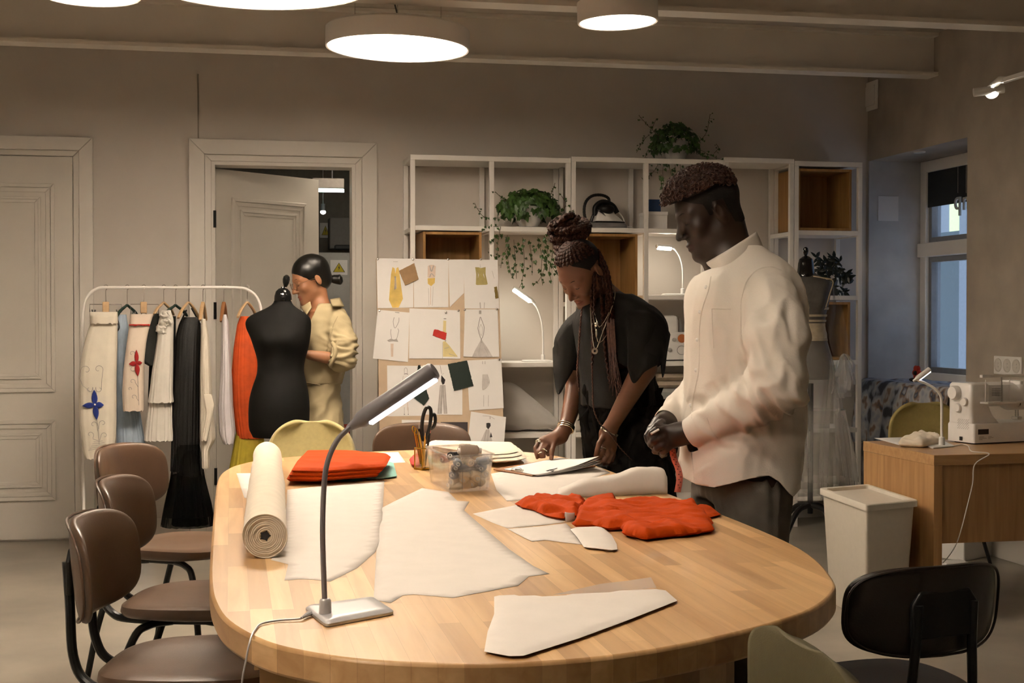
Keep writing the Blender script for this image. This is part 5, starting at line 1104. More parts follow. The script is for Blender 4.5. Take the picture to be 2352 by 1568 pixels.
vn = [(V((1530, 320), (1500, 300), (1506, 275)), .022), (V((1510, 310), (1490, 290), (1468, 266)), .012), (V((1505, 300), (1480, 320), (1462, 350)), .016), (V((1500, 330), (1488, 345), (1480, 368)), .018), (V((1545, 310), (1548, 290), (1540, 278)), .02), (V((1575, 310), (1580, 292)), .018), (V((1600, 330), (1622, 305), (1631, 262)), .018), (V((1610, 345), (1635, 358), (1660, 366), (1685, 365), (1715, 372)), .016), (V((1605, 350), (1620, 360), (1630, 362)), .024), (V((1640, 352), (1650, 340), (1645, 330)), .016),
      (V((1525, 370), (1522, 395), (1525, 425)), .03), (V((1535, 370), (1540, 395), (1545, 410)), .024), (V((1550, 372), (1552, 395)), .018), (V((1563, 372), (1563, 392)), .016), (V((1515, 372), (1500, 395), (1480, 412), (1474, 408)), .018), (V((1505, 372), (1490, 378)), .018), (V((1518, 400), (1520, 430), (1535, 436)), .024)]
ivy('dark ivy plant standing on top of the white shelf', (c[0], Yp, 0), 2.246, (.155, .13, .14), 260, vn, 9, .036, .075)
# dark pot plant in the corner shelf
Yp = 8.2; c = PY(1900, 660, Yp); r = random.Random(4); t = T('potted_plant', 'dark leafed potted plant on the corner shelf behind the tulle dress', 'plant', A(c[0], Yp, 1.426))
O('pot', MB().lathe([(.05, 0), (.065, .09), (.066, .1), (.06, .1)], (c[0], Yp, 1.426), None, 20), M('pot_dark', (.03, .03, .03), .4), t)
m = MB(); st = MB(); OV = np.array([(0, 0), (.16, .2), (.2, .5), (.12, .8), (0, 1.05), (-.12, .8), (-.2, .5), (-.16, .2)])
for pts in (((1898, 640), (1888, 605), (1875, 590)), ((1900, 640), (1905, 605), (1918, 592)), ((1902, 640), (1920, 620), (1940, 625), (1948, 640)), ((1900, 640), (1898, 610), (1900, 595)), ((1905, 645), (1928, 635), (1945, 650)), ((1905, 650), (1925, 665), (1945, 672)), ((1898, 640), (1885, 625), (1868, 620)), ((1902, 640), (1912, 612), (1930, 600))):
    q = spl([PY(x, y, Yp-.1) for x, y in pts], 6); st.tube(q, .002, 5)
    for p in q[3:]:
        for _ in range(2): leaf(m, p, A(r.gauss(0, .5), -1, .4), A(r.gauss(0, .8), 0, r.gauss(-.2, .7)), r.uniform(.035, .06), OV, r=r)
O('foliage', m, LEAFD, t, sm=0); O('stems', st, STEM, t)
# --- steam iron
Yi = 8.2; zt = 1.826; k = lambda x, y, dy=0.: PY(x, y, Yi+dy)
b = k(1392, 522); t = T('steam_iron', 'white and black steam iron with coiled hose on the shelf', 'iron', A(b[0], Yi, zt))
O('station_base', MB().loft([[A(b[0]+x*s-.01, Yi+y*s, zt+z) for x, y in rounded([(-.135, -.09), (.12, -.09), (.135, 0), (.12, .09), (-.135, .09)], .04)] for s, z in ((.96, 0), (1., .004), (1., .022), (.9, .034))]), M('iron_grey', (.20, .19, .19), .4), t, sm=50)
def rr(z, l0, l1, w): return [A(b[0]+x, Yi+y, z) for x, y in rounded([(l0, -w), (l1-.08, -w), (l1, 0), (l1-.08, w), (l0, w)], .02)]
O('sole_plate', MB().loft([rr(zt+.036, -.075, .125, .055), rr(zt+.046, -.078, .128, .056)]), BLACKM, t)
O('iron_body', MB().loft([rr(zt+.0461, -.078, .12, .052), rr(zt+.075, -.07, .085, .046), rr(zt+.105, -.05, .045, .034), rr(zt+.115, -.04, .03, .02)]), WHITEP, t, sm=50)
O('handle', MB().tube(spl([A(b[0]-.07, Yi-.0, zt+.08), A(b[0]-.066, Yi, zt+.135), A(b[0]-.02, Yi, zt+.165), A(b[0]+.04, Yi, zt+.145), A(b[0]+.07, Yi, zt+.10)], 6), [.016]*25, 12), BLACKM, t)
O('water_tank', MB().ell(A(b[0]+.0, Yi-.02, zt+.12), (.05, .035, .03)), BLACKM, t)
ho = spl([k(1350, 517), k(1342, 490), k(1345, 465), k(1360, 450), k(1382, 448), k(1398, 456), k(1396, 470), k(1380, 475), k(1365, 490), k(1355, 515)], 8)
O('hose', MB().tube(ho, [.0085+.0012*(i % 2) for i in range(len(ho))], 8), BLACKM, t)
O('cable', MB().tube(spl([k(1405, 472), k(1420, 486), k(1432, 502), k(1437, 518), k(1450, 521)], 6), .004, 6), WHITEP, t)
# --- boxes, papers
p0, p1 = PY(1488, 523, 8.12), PY(1533, 486, 8.12); o = T('white_box', 'plain white box on the shelf under the small blue box', 'box', A((p0[0]+p1[0])/2, 8.2, zt))
O('body', MB().span((p0[0], 8.12, zt+.0005), (p1[0], 8.3, p1[2]-.02)), WPAPER, o, bev=.002); O('lid', MB().span((p0[0]-.003, 8.117, p1[2]-.0199), (p1[0]+.003, 8.303, p1[2])), WPAPER, o, bev=.002)
q0, q1 = PY(1491, 486, 8.14), PY(1518, 458, 8.14); o = tag(O('blue_box', MB().span((q0[0], 8.14, p1[2]+.0005), (q1[0], 8.25, q1[2])), M('box_blue', (.02, .055, .15), .6), bev=.002), 'small dark blue box on top of the white shelf box', 'box')
tag(O('paper_stack', MB().grid([[PY(960+x*.62, 521, 8.09+y)*A(1, 1, 0)+A(0, 0, zt+.001+.012*math.sin(x/90*PI)*(.3+y)) for y in (0, .05, .1, .15, .2)] for x in range(0, 91, 10)]), WPAPER, sm=180, sol=.002), 'loose paper lying on the shelf above the mood board', 'paper')
# --- overlock machine on the shelf
Yo = 8.12; z0 = 1.026; a, c = PY(1478, 820, Yo)[0], PY(1604, 820, Yo)[0]; cx = (a+c)/2
t = T('overlock_machine', 'white overlock machine with orange dot on shelf behind the person in white', 'sewing machine', A(cx, Yo+.12, z0))
def rb(x0, x1, y0, y1, z, r=.02): return [A(x, y, z) for x, y in rounded([(x0, y0), (x1, y0), (x1, y1), (x0, y1)], r)]
hz = lambda y: PY(1540, y, Yo)[2]
O('body', MB().loft([rb(a, c, Yo, Yo+.22, z0+.006), rb(a, c, Yo, Yo+.22, hz(768)), rb(a+.006, c-.004, Yo+.006, Yo+.214, hz(763))]), WHITEP, t, sm=50, bev=.003)
hx0, hx1 = PY(1522, 760, Yo)[0], PY(1562, 760, Yo)[0]
O('top_cover', MB().loft([rb(hx0, hx1, Yo+.02, Yo+.17, hz(763)), rb(hx0, hx1, Yo+.02, Yo+.17, hz(738)), rb(hx0+.008, hx1-.006, Yo+.03, Yo+.16, hz(727)), rb(hx0+.03, hx1-.02, Yo+.05, Yo+.14, hz(724))]), WHITEP, t, sm=50)
fr = frame((0, -1, 0)); P_ = lambda x, y: PY(x, y, Yo)
O('orange_dot', MB().lathe([(.026, -.001), (.026, .003), (.001, .003)], P_(1566, 777), fr, 24), M('dot_orange', (.62, .20, .06), .5), t)
O('dial', MB().lathe([(.024, -.001), (.026, .006), (.018, .010), (.001, .010)], P_(1565, 804), fr, 24), WHITEP, t); O('dial_ring', MB().tube([P_(1565, 804)+A(.027*math.cos(g), -.002, .027*math.sin(g)) for g in np.arange(24)*2*PI/24], .0015, 5, closed=True), GREYP, t)
for x, y in ((1548, 780), (1538, 803)): O('knob', MB().lathe([(.012, -.001), (.012, .010), (.002, .012)], P_(x, y), fr, 16), M('knob_grey', (.5, .48, .46), .4), t)
for x in (1568, 1573): O('thread_pole', MB().tube([P_(x, 762)+A(0, .12, 0), P_(x, 724)+A(0, .12, 0)], .0025, 6), STEEL, t)
O('thread_cone', MB().lathe([(.016, 0), (.012, .06), (.005, .09)], P_(1577, 765)+A(0, .14, 0), None, 14), WHITEP, t)
O('rubber_foot', MB().span((a+.01, Yo+.01, z0), (c-.01, Yo+.2, z0+.0059)), BLACKM, t)
# --- folded cloths and box on the lower shelf
xa, xb = PY(1500, 900, 8.1)[0], PY(1590, 900, 8.1)[0]; z1 = .606; zb = PY(1540, 893, 8.1)[2]
t = T('storage_bin', 'grey see through plastic bin on the lower shelf behind the person in white', 'bin', A((xa+xb)/2, 8.2, z1))
O('bin_body', MB().loft([rb(xa+.01, xb-.01, 8.09, 8.36, z1+.001), rb(xa, xb, 8.08, 8.37, zb-.02)]), M('bin_grey', (.34, .36, .34), .35), t); O('bin_lid', MB().loft([rb(xa-.006, xb+.006, 8.075, 8.375, zb-.0199), rb(xa-.006, xb+.006, 8.075, 8.375, zb)]), M('bin_lid', (.42, .42, .40), .35), t, bev=.002)
BGE = M('beige_cloth', (.42, .34, .26), .85, var=.08, sc=20, bump=.3, bsc=200)
for k, (zz, lb) in enumerate(((zb+.001, 'beige folded cloth lying on the grey plastic bin'), (zb+.047, 'upper beige folded cloth of the pile on the grey bin'))):
    tag(O('folded_cloth', slab([A(xa+.02+.01*k, 8.10, 0), A(xb, 8.10, 0), A(xb, 8.33, 0), A(xa+.02, 8.33, 0)], zz, .045, .022, .02, .004, 40+k), BGE, sm=70), lb, 'folded cloth')
# --- bundle of white tulle in the low bay
rg = []; zl = .606; TULW = sheer('white_tulle_bundle', (.88, .85, .82), .66)
for x, yt in ((1150, 905), (1156, 884), (1180, 880), (1200, 893), (1225, 912), (1250, 932), (1270, 950), (1283, 968), (1290, 985), (1294, 998)):
    p = PY(x, yt, 8.14); h = max(.02, p[2]-zl); g = np.arange(28)*2*PI/28
    yy = 8.22+np.cos(g)*.12; zz = zl+.001+h*.5*(1+np.sin(g)); rg.append(np.c_[np.full(28, p[0]), yy, zz])
rg = spl(np.array(rg).reshape(len(rg), -1), 4).reshape(-1, 28, 3)
q = np.array(rg); w = snoise(q, 22, 5)*.02+snoise(q, 55, 6)*.008; q[..., 1] += w; q[..., 2] = np.maximum(zl+.001, q[..., 2]+w*.6)
tag(O('tulle_bundle', MB().loft(q), TULW, sm=80), 'bundle of white tulle on the low shelf right of the mood board', 'tulle')
q2 = (q-q.mean((0, 1)))*A(.75, .7, .7)+q.mean((0, 1))+A(-.02, 0, -.02); q2[..., 2] = np.maximum(zl+.002, q2[..., 2])
tag(O('folded_cloth', MB().loft(q2), M('white_cloth', (.82, .79, .75), .8, var=.04), sm=80), 'white cloth wrapped inside the tulle bundle on the low shelf', 'cloth')
# ================================================================ right side: desk, machine, bins, second dress form
ZD = .705; a = PZ(2145, 1045, ZD); DX, DY = a[0], a[1]; DYB = DY+.68; DR = XR-.02
dk = T('sewing_desk', 'oak laminate desk at the right carrying the sewing machine', 'desk', ((DX+DR)/2, DY+.34, 0))
O('desktop', MB().span((DX, DY, ZD-.045), (DR, DYB, ZD)), OAKX, dk, bev=.002)
O('side_panel', MB().span((DX+.002, DY+.002, 0), (DX+.042, DYB-.002, ZD-.0451)), OAK, dk, bev=.002); O('side_panel', MB().span((DR-.042, DY+.002, 0), (DR-.002, DYB-.002, ZD-.0451)), OAK, dk, bev=.002)
O('modesty_panel', MB().span((DX+.0421, DY+.03, .32), (DR-.0421, DY+.05, ZD-.0451)), OAK, dk)
# --- waste bin with lid
f0, l0, r0 = PZ(1990, 1160, .51), PZ(1881, 1121, .51), PZ(2110, 1149, .51); b0 = l0+r0-f0; q = [f0, r0, b0, l0]; c = sum(q)/4
sh = A(DX-.008-max(p[0] for p in q), 0, 0) if max(p[0] for p in q) > DX-.008 else A(0, 0, 0)
def bq(s, z, r=.02):
    k = rounded([(c+(p-c)*s)[:2]+sh[:2] for p in q], r); return np.c_[k, np.full(len(k), z)]
bn_ = T('waste_bin', 'tall white lidded waste bin beside the oak desk', 'bin', A(c[0]+sh[0], c[1], 0))
O('bin_body', MB().loft([bq(.76, .001), bq(.78, .006), bq(.93, .484)]), M('bin_cream', (.60, .55, .47), .4, var=.02), bn_, sm=50)
O('lid', MB().loft([bq(1., .4841), bq(1., .508), bq(.985, .512), bq(.86, .512), bq(.85, .497), bq(.5, .495)]), M('bin_lid_cream', (.64, .59, .51), .4, var=.02), bn_, sm=40)
# --- sewing machine (seen from behind)
C0 = PZ(2237, 1021, ZD); e1 = nrm((PZ(2352, 1015.5, ZD)-C0)*A(1, 1, 0)); e2 = A(-e1[1], e1[0], 0)
sw = T('sewing_machine', 'white sewing machine standing on the oak desk', 'sewing machine', C0+e1*.2+e2*.09)
q3 = lambda u, v, w: C0+e1*u+e2*v+ZZ*w
SWW = M('machine_white', (.86, .83, .80), .3, var=.015)
def rq(u0, u1, v0, v1, w, r=.012): return [q3(x, y, w) for x, y in rounded([(u0, v0), (u1, v0), (u1, v1), (u0, v1)], r)]
O('base', MB().loft([rq(0, .42, 0, .18, .006), rq(0, .42, 0, .18, .085), rq(.004, .416, .004, .176, .095)]), SWW, sw, sm=50)
O('rubber_feet', MB().loft([rq(.02, .40, .02, .16, 0), rq(.02, .40, .02, .16, .006)]), BLACKM, sw)
O('column', MB().loft([rq(.0, .175, .02, .175, .095, .02), rq(.0, .135, .02, .175, .13, .02), rq(-.002, .11, .02, .172, .18, .02), rq(-.002, .115, .02, .172, .272, .02), rq(.004, .11, .028, .165, .282, .02)]), SWW, sw, sm=50)
O('arm', MB().loft([[q3(u, .095+.075*s*math.cos(g)*(1 if abs(math.cos(g)) < .8 else 1), .225+.058*(1 if u < .27 else 1.15)*math.sin(g)-(0 if u < .27 else .012)) for g in np.arange(24)*2*PI/24] for u, s in ((.05, 1), (.25, 1), (.29, 1.03), (.375, 1.02), (.39, .85))]), SWW, sw, sm=60)
O('face_plate', MB().loft([rq(.30, .392, .03, .165, .165), rq(.30, .395, .025, .168, .20), rq(.30, .395, .025, .168, .275), rq(.305, .385, .03, .16, .287)]), SWW, sw, sm=50)
Rm = frame(-e1, (0, 0, 1))
def knob(v, w, r, dpt, name='knob'): O(name, MB().lathe([(r, 0), (r, dpt*.7), (r*.85, dpt), (.001, dpt)], q3(-.003, v, w), Rm, 24), SWW, sw, sm=50)
knob(.115, .235, .034, .028, 'hand_wheel'); knob(.055, .195, .020, .012); knob(.100, .165, .020, .012)
m = MB()
for i in range(8):
    for j in range(6): m.box(q3(-.0005, .035+.013*j+.006*(i % 2), .062-.006*i+.05), (.0012, .0012, .0028), np.array([e1, e2, ZZ]).T)
for i in range(5):
    for j in range(6): m.box(q3(.125+.009*j, .0185, .255-.008*i), (.005, .002, .0026), np.array([e1, e2, ZZ]).T)
O('vents', m, INK, sw, sm=0)
O('power_socket', MB().box(q3(-.001, .085, .022), (.003, .018, .018), np.array([e1, e2, ZZ]).T), INK, sw)
O('rating_label', MB().box(q3(.055, -.0008, .058), (.062, .0016, .024), np.array([e1, e2, ZZ]).T), M('label_brown', (.05, .03, .02), .4), sw)
m = MB()
for i, L in enumerate((.03, .045, .02)): m.box(q3(.03+L/2, -.0004, .034-.006*i), (L, .0008, .0022), np.array([e1, e2, ZZ]).T); m.box(q3(.085+L/3, -.0004, .035-.005*i), (L*.7, .0008, .0018), np.array([e1, e2, ZZ]).T)
O('label_lines', m, M('label_grey', (.42, .38, .35), .6), sw, sm=0)
O('thread_rail', MB().loft([rq(.03, .30, -.02, .0, .31, .004), rq(.03, .30, -.02, .0, .322, .004)]), SWW, sw); O('spool_shelf', MB().loft([rq(.05, .32, -.035, .02, .188, .006), rq(.05, .32, -.035, .02, .196, .006)]), SWW, sw)
O('spool_post', MB().tube([q3(.15, -.012, .196), q3(.15, -.012, .311)], .0045, 8), STEEL, sw)
for u in (.055, .20, .285): O('thread_guide', MB().tube([q3(u, -.012, .196), q3(u, -.012, .30)], .002, 6), WHITEP, sw)
O('spool_cover', MB().prism([q3(.06, -.03, .196), q3(.28, -.03, .196), q3(.28, -.03, .275), q3(.06, -.03, .275)], e2*.002), CLR, sw, sm=0)
O('needle_bar', MB().tube([q3(.335, .09, .165), q3(.335, .09, .118)], .004, 8).tube([q3(.35, .09, .165), q3(.35, .09, .118)], .003, 8), STEEL, sw); O('presser_foot', MB().box(q3(.338, .085, .108), (.03, .04, .016), np.array([e1, e2, ZZ]).T), STEEL, sw, bev=.003)
O('dark_slot', MB().tube(spl([q3(.30, .0235, .205), q3(.303, .0235, .19), q3(.298, .0235, .172)], 4), .002, 6), INK, sw)
p = q3(.425, .0, .065); tag(O('orange_sticker', MB().lathe([(.010, 0), (.010, .001), (.001, .001)], q3(.41, -.0005, .055), frame(-e2), 16), M('dot_orange2', (.6, .22, .08), .5)), 'small orange round sticker on the sewing machine base', 'sticker')
# --- lamp on the desk
bs = [PZ(x, y, ZD) for x, y in ((2122, 1024), (2142, 1031), (2193, 1026), (2170, 1016))]; s0 = PZ(2163, 1021, ZD+.010); d0 = (s0-CAM)@FW
dl = desk_lamp('unlit looking white gooseneck lamp beside the sewing machine', bs, .035, [s0, P(2163, 975, d0), P(2163, 930, d0), P(2160, 908, d0), P(2148, 893, d0), P(2128, 881, d0), P(2105, 872, d0)], (P(2104, 871, d0), P(2136, 847, d0)), RT*.6-UP*.5-FW*.1, WH2, .0062, 5, .012, bt=.008, strip_r=.006)
cpts = [PZ(2190, 1024, ZD+.004), PZ(2210, 1020, ZD+.003), PZ(2224, 1024, ZD+.003), PZ(2232, 1036, ZD+.003)]; e = A(cpts[-1][0]+.02, DY-.012, ZD+.002)
YC = DY-.014
O('power_cord', MB().tube(spl(cpts+[e, PY(2239, 1066, YC), PY(2234, 1110, YC-.005), PY(2222, 1160, YC), PY(2208, 1215, YC), PY(2196, 1250, YC+.06), PY(2180, 1276, YC+.2), PY(2166, 1292, YC+.3)], 6), .0022, 6), WHITEP, dl)
# --- cloth and paper on the desk
tag(O('paper_sheet', sheet([PZ(x, y, ZD) for x, y in ((2008, 1006), (2075, 1004), (2085, 1018), (2065, 1022))], .03, .002, 1), WPAPER, sm=180, sol=.0008), 'white paper at the left edge of the oak desk', 'sheet')
pl = [PZ(x, y, ZD+.01) for x, y in ((2062, 1022), (2075, 1012), (2110, 1006), (2160, 1008), (2165, 1018), (2120, 1024))]
tag(O('cream_cloth', slab(pl, ZD+.001, .034, .02, .010, .006, 3, 50, lambda v: .014*cfold(v, 5, 30)+.007*cfold(v, 6, 75)), MUSLIN, sm=80), 'crumpled cream cloth behind the lamp base on the desk', 'cloth')
# --- under the desk
p0, p1 = PZ(2215, 1290, 0), PZ(2287, 1275, 0); t = T('storage_box', 'white box standing on the floor under the oak desk', 'box', p0+A(.1, .1, 0))
h = A(p1[0]-p0[0], p1[1]-p0[1], 0); n_ = nrm(A(-h[1], h[0], 0)); L = np.linalg.norm(h); bk = [p0, p0+h, p0+h+n_*.3, p0+n_*.3]
O('body', MB().prism(bk, (0, 0, .26)), WHITEP, t, bev=.006); O('lid', MB().prism([x+A(0, 0, .2601) for x in bk], (0, 0, .02)), WHITEP, t, bev=.004)
p0 = PZ(2190, 1302, 0); tag(O('foot_pedal', MB().loft([[p0+A(x*s, y*s, z) for x, y in rounded([(-.07, -.05), (.07, -.05), (.07, .05), (-.07, .05)], .015)] for s, z in ((1, 0), (1, .015), (.92, .03))]), WHITEP, sm=50), 'white sewing foot pedal on the floor under the desk', 'pedal')
# --- patterned cloth over the sill
m_ = M('floral_cloth', (.62, .62, .66), .75, var=.05, sc=9); nt = m_.node_tree; b_ = nt.nodes['Principled BSDF']; rp = [n for n in nt.nodes if n.type == 'VALTORGB'][0]; rp.color_ramp.interpolation = 'EASE'
els = rp.color_ramp.elements; els[0].color = (.05, .055, .07, 1); els[0].position = .36; els[1].color = (.27, .30, .37, 1); els[1].position = .46
for ps, cl_ in ((.56, (.40, .40, .42)), (.63, (.22, .15, .11)), (.67, (.06, .07, .10)), (.74, (.32, .34, .40))): k = els.new(ps); k.color = (*cl_, 1)
[n for n in nt.nodes if n.type == 'TEX_NOISE'][0].inputs['Detail'].default_value = 2
g = []
for i, y in enumerate(np.linspace(RY0+.03, RY1-.04, 50)):
    r_ = []
    for x, z in spl([(4.36, RZ0+.028), (4.15, RZ0+.030), (4.02, RZ0+.034), (3.975, RZ0+.02), (3.955, RZ0-.03), (3.94, RZ0-.15), (3.93, RZ0-.27), (3.92, RZ0-.37)], 5):
        hang = max(0, RZ0+.03-z); r_.append(A(x+.06*hang*math.sin(i*.75+2*math.sin(i*.21)), y, z+.004*math.sin(i*.5+x*30)))
    g.append(r_)
tag(O('floral_cloth', MB().grid(g), m_, sm=180, sol=.004), 'blue grey floral cloth draped over the window sill', 'cloth')
tag(O('grey_cloth', MB().grid([[A(3.90+.012*math.sin(i*.9+3*k)+.03*math.sin(k), y, .02+.47*k) for k in np.linspace(0, 1, 8)] for i, y in enumerate(np.linspace(7.55, 8.3, 24))]), M('cloth_dark_floral', (.14, .13, .14), .8, var=.6, sc=12), sm=180, sol=.004), 'dark patterned cloth hanging below the floral sill cloth', 'cloth')
p = PX(2106, 852, 4.12); p[2] = RZ0+.035; t = T('flower_toy', 'small red and black felt flower on the window sill', 'toy', p)
m = MB()
for k in range(6): a_ = k*PI/3; m.ell(p+A(0, .022*math.cos(a_)*1.3, .055+.028*math.sin(a_)), (.012, .022, .02), rotm((1, 0, 0), a_))
O('petals', m, M('felt_red', (.42, .035, .02), .8), t); O('center', MB().ell(p+A(-.01, 0, .055), .014), INK, t); O('stand', MB().ell(p+A(0, .03, .012), (.03, .045, .013)), INK, t)
# ================================================================ second dress form with tulle dress
d2 = 8.1; FG = M('form_grey', (.10, .09, .08), .75, var=.1, sc=60, bump=.2, bsc=500); b0 = P(1862, 900, d2)
t = T('dress_form', 'grey dress form wearing a tulle dress behind the person in white', 'dress form', A(b0[0], b0[1], 0))
ks = [(622, 1843, 1868, .04), (634, 1836, 1878, .05), (642, 1818, 1902, .07), (650, 1810, 1912, .085), (672, 1812, 1908, .10), (700, 1818, 1902, .11), (722, 1826, 1896, .10), (748, 1830, 1892, .09), (775, 1826, 1896, .10), (810, 1820, 1903, .12), (845, 1818, 1905, .125), (870, 1822, 1901, .12)]
O('torso', MB().loft(rings(ks, d2, .6, bust=[(-.4, 690, 22, .04), (.4, 690, 22, .04)])), FG, t, sm=60)
c = P(1851, 636, d2); O('neck_cap', MB().lathe([(.058, 0), (.058, .012), (.05, .03), (.045, .08), (.038, .105), (.02, .118), (.008, .124)], c, None, 24), GLOSS, t)
O('finial', MB().lathe([(.006, 0), (.014, .015), (.017, .03), (.014, .045), (.005, .052)], c+A(-.002, 0, .122), None, 16), GLOSS, t)
O('pole', MB().tube([A(b0[0], b0[1], .15), A(b0[0], b0[1], b0[2]+.05)], .016, 10), BLACKM, t)
for k in range(4): a_ = k*PI/2+.5; O('foot', MB().tube(spl([A(b0[0], b0[1], .20), A(b0[0]+.12*math.cos(a_), b0[1]+.12*math.sin(a_), .17), A(b0[0]+.24*math.cos(a_), b0[1]+.24*math.sin(a_), .015)], 5), .016, 8), BLACKM, t)
BELT = M('belt_beige', (.42, .35, .25), .8, var=.12, sc=30, bump=.5, bsc=90); TULC = sheer('cream_tulle', (.72, .68, .62), .07); TULF = sheer('dense_tulle', (.74, .71, .67), .22)
dr = T('tulle_dress', 'sheer cream tulle dress with beige waist wrap on the grey dress form', 'dress', A(b0[0], b0[1]-.0, .12))
def bd(r0, r1, ks_, grow): K = np.array(ks_); return [(y, np.interp(y, K[:, 0], K[:, 1])-grow, np.interp(y, K[:, 0], K[:, 2])+grow, np.interp(y, K[:, 0], K[:, 3])+.006) for y in np.linspace(r0, r1, 9)]
R1 = np.array(rings(bd(742, 782, ks, 2.2), d2, .6)); R1 = R1+snoise(R1*A(1, 1, 3), 40, 2)[..., None]*(R1-R1.mean(1, keepdims=True))*.05; O('waist_wrap', MB().loft(R1, False), BELT, dr, sm=80, sol=.004)
for y in (706, 722, 734): O('waist_cord', MB().loft(np.array(rings(bd(y, y+5, ks, 2.), d2, .6)), False), BELT, dr, sm=80, sol=.004)
def skirt(keys, amp, folds, seed, dy=0.):
    rg = rings(keys, d2+dy, .6, 96); out = []; r_ = np.random.RandomState(seed); ph = r_.uniform(0, 6, 3)
    for i, q in enumerate(rg):
        t_ = i/len(rg); cc = q.mean(0); g = np.arange(96)*2*PI/96; w = amp*t_**.7*(np.sin(folds*g+ph[0]+1.5*t_)+.6*np.sin((folds*2-3)*g+ph[1])); out.append(cc+(q-cc)*(1+w)[:, None]+A(0, 0, 0))
    return np.array(out)
O('skirt_layer', MB().loft(skirt([(776, 1826, 1897, .11), (830, 1816, 1912, .15), (900, 1806, 1925, .19), (1000, 1795, 1942, .22), (1080, 1790, 1955, .24), (1118, 1788, 1960, .25)], .06, 9, 1), False), TULC, dr, sm=80)
O('skirt_layer', MB().loft(skirt([(778, 1828, 1896, .10), (850, 1816, 1912, .16), (960, 1802, 1900, .19), (1060, 1800, 1895, .20), (1140, 1802, 1892, .2)], .09, 7, 2), False), TULC, dr, sm=80)
O('skirt_layer', MB().loft(skirt([(940, 1830, 1940, .14), (1000, 1825, 1952, .18), (1060, 1820, 1962, .2), (1100, 1822, 1966, .2)], .10, 8, 4), False), TULF, dr, sm=80)
tr = lambda pts, dd=-.12: [P(x, y, d2+dd) for x, y in pts]
L_ = spl(tr([(1906, 648), (1900, 700), (1896, 740), (1905, 790), (1916, 820)], -.13), 6); Rr_ = spl(tr([(1914, 645), (1932, 700), (1945, 760), (1955, 800), (1962, 830)], -.05), 6)
O('sleeve_drape', MB().grid([[l*(1-s)+r*s+FH*.015*math.sin(s*9+i*.3) for s in np.linspace(0, 1, 14)] for i, (l, r) in enumerate(zip(L_, Rr_))]), TULC, dr, sm=180)
O('neck_edge', MB().tube(spl(tr([(1868, 634), (1890, 638), (1913, 645), (1906, 675), (1897, 705)], -.11), 5), .004, 6), BELT, dr)
m = MB(); r = random.Random(6); c0 = P(1938, 812, d2-.08)
for k in range(16):
    a_ = k*.4+r.uniform(-.2, .2); dirn = RT*math.cos(a_)*.055*r.uniform(.6, 1.1)+FH*math.sin(a_)*.05; ln = r.uniform(.10, .26)
    m.grid([[c0+dirn*(u**.6)*1.1-ZZ*(ln*u-.02*math.sin(u*PI))+(RT*math.cos(a_+1.57)+FH*math.sin(a_+1.57))*(.035*(v_-.5)*(.4+u))+RT*.008*math.sin(9*u+k)*u for v_ in np.linspace(0, 1, 6)] for u in np.linspace(0, 1, 12)])
O('tulle_puff', m, TULF, dr, sm=180)
# ================================================================ people
from mathutils.bvhtree import BVHTree
def compact(V, Fq):
    u = np.unique(Fq); k = np.full(len(V), -1); k[u] = np.arange(len(u)); return V[u], k[Fq]
def cloth(sd, disp=None, clip=None, smooth=2):
    V, Fq = sd.mesh(smooth)
    if disp is not None: V = V+vnorm(V, Fq)*disp(V)[:, None]
    if clip is not None: return trim(V, Fq, clip(V))
    return V, Fq.tolist()
def trim(V, Fq, g):
    """cut away the surface where g > 0, with a clean edge"""
    V = [tuple(v) for v in V]; out = []; cut = {}; neg = g <= 0; k = neg[Fq].sum(1); W = np.array(V)
    for f in Fq[k == 4].tolist(): out.append(f)
    for f in Fq[(k > 0) & (k < 4)].tolist():
        q = []
        for i in range(4):
            a, b = f[i], f[(i+1) % 4]
            if neg[a]: q.append(a)
            if neg[a] != neg[b]:
                e = (min(a, b), max(a, b))
                if e not in cut: t = g[e[0]]/(g[e[0]]-g[e[1]]); cut[e] = len(V); V.append(tuple(W[e[0]]*(1-t)+W[e[1]]*t))
                q.append(cut[e])
        if len(q) > 2: out.append(q)
    u = sorted({i for f in out for i in f}); m = {j: i for i, j in enumerate(u)}
    return np.array([V[j] for j in u]), [[m[i] for i in f] for f in out]
def cuffcut(c, e, d, r=.06, back=.10):
    """positive beyond the end plane of a sleeve, only round the sleeve's own axis"""
    t = (c-e)@d; rad = np.linalg.norm(c-e-t[:, None]*d, axis=1); return np.minimum(np.minimum(t, r-rad), back-t)
def bvh_of(V, Fq): return BVHTree.FromPolygons([tuple(v) for v in V], [tuple(int(i) for i in f) for f in Fq])
def on(b, x, y, off=.002):
    r = nrm(ray(x, y)); h = b.ray_cast(Vector(CAM), Vector(r))
    if h[0] is None: return None
    return np.array(h[0])+nrm(np.array(h[1]))*(off if np.array(h[1])@r < 0 else -off)
def seam(b, pts, w, mat, par, name, off=.0015, flat=.4, n=6):
    q = [on(b, x, y, off) for x, y in spl(pts, n)]; q = [p for p in q if p is not None]
    if len(q) > 2: O(name, MB().tube(q, w, 6, flat=flat), mat, par)
def pxy(V):
    q = V-CAM; d = q@FW; return 1176+F*(q@RT)/d, 784-F*(q@UP)/d
def crease(V, f, seed, st=(1, 1, 1)): return 1-2*np.abs(snoise(V*A(*st), f, seed, 5))
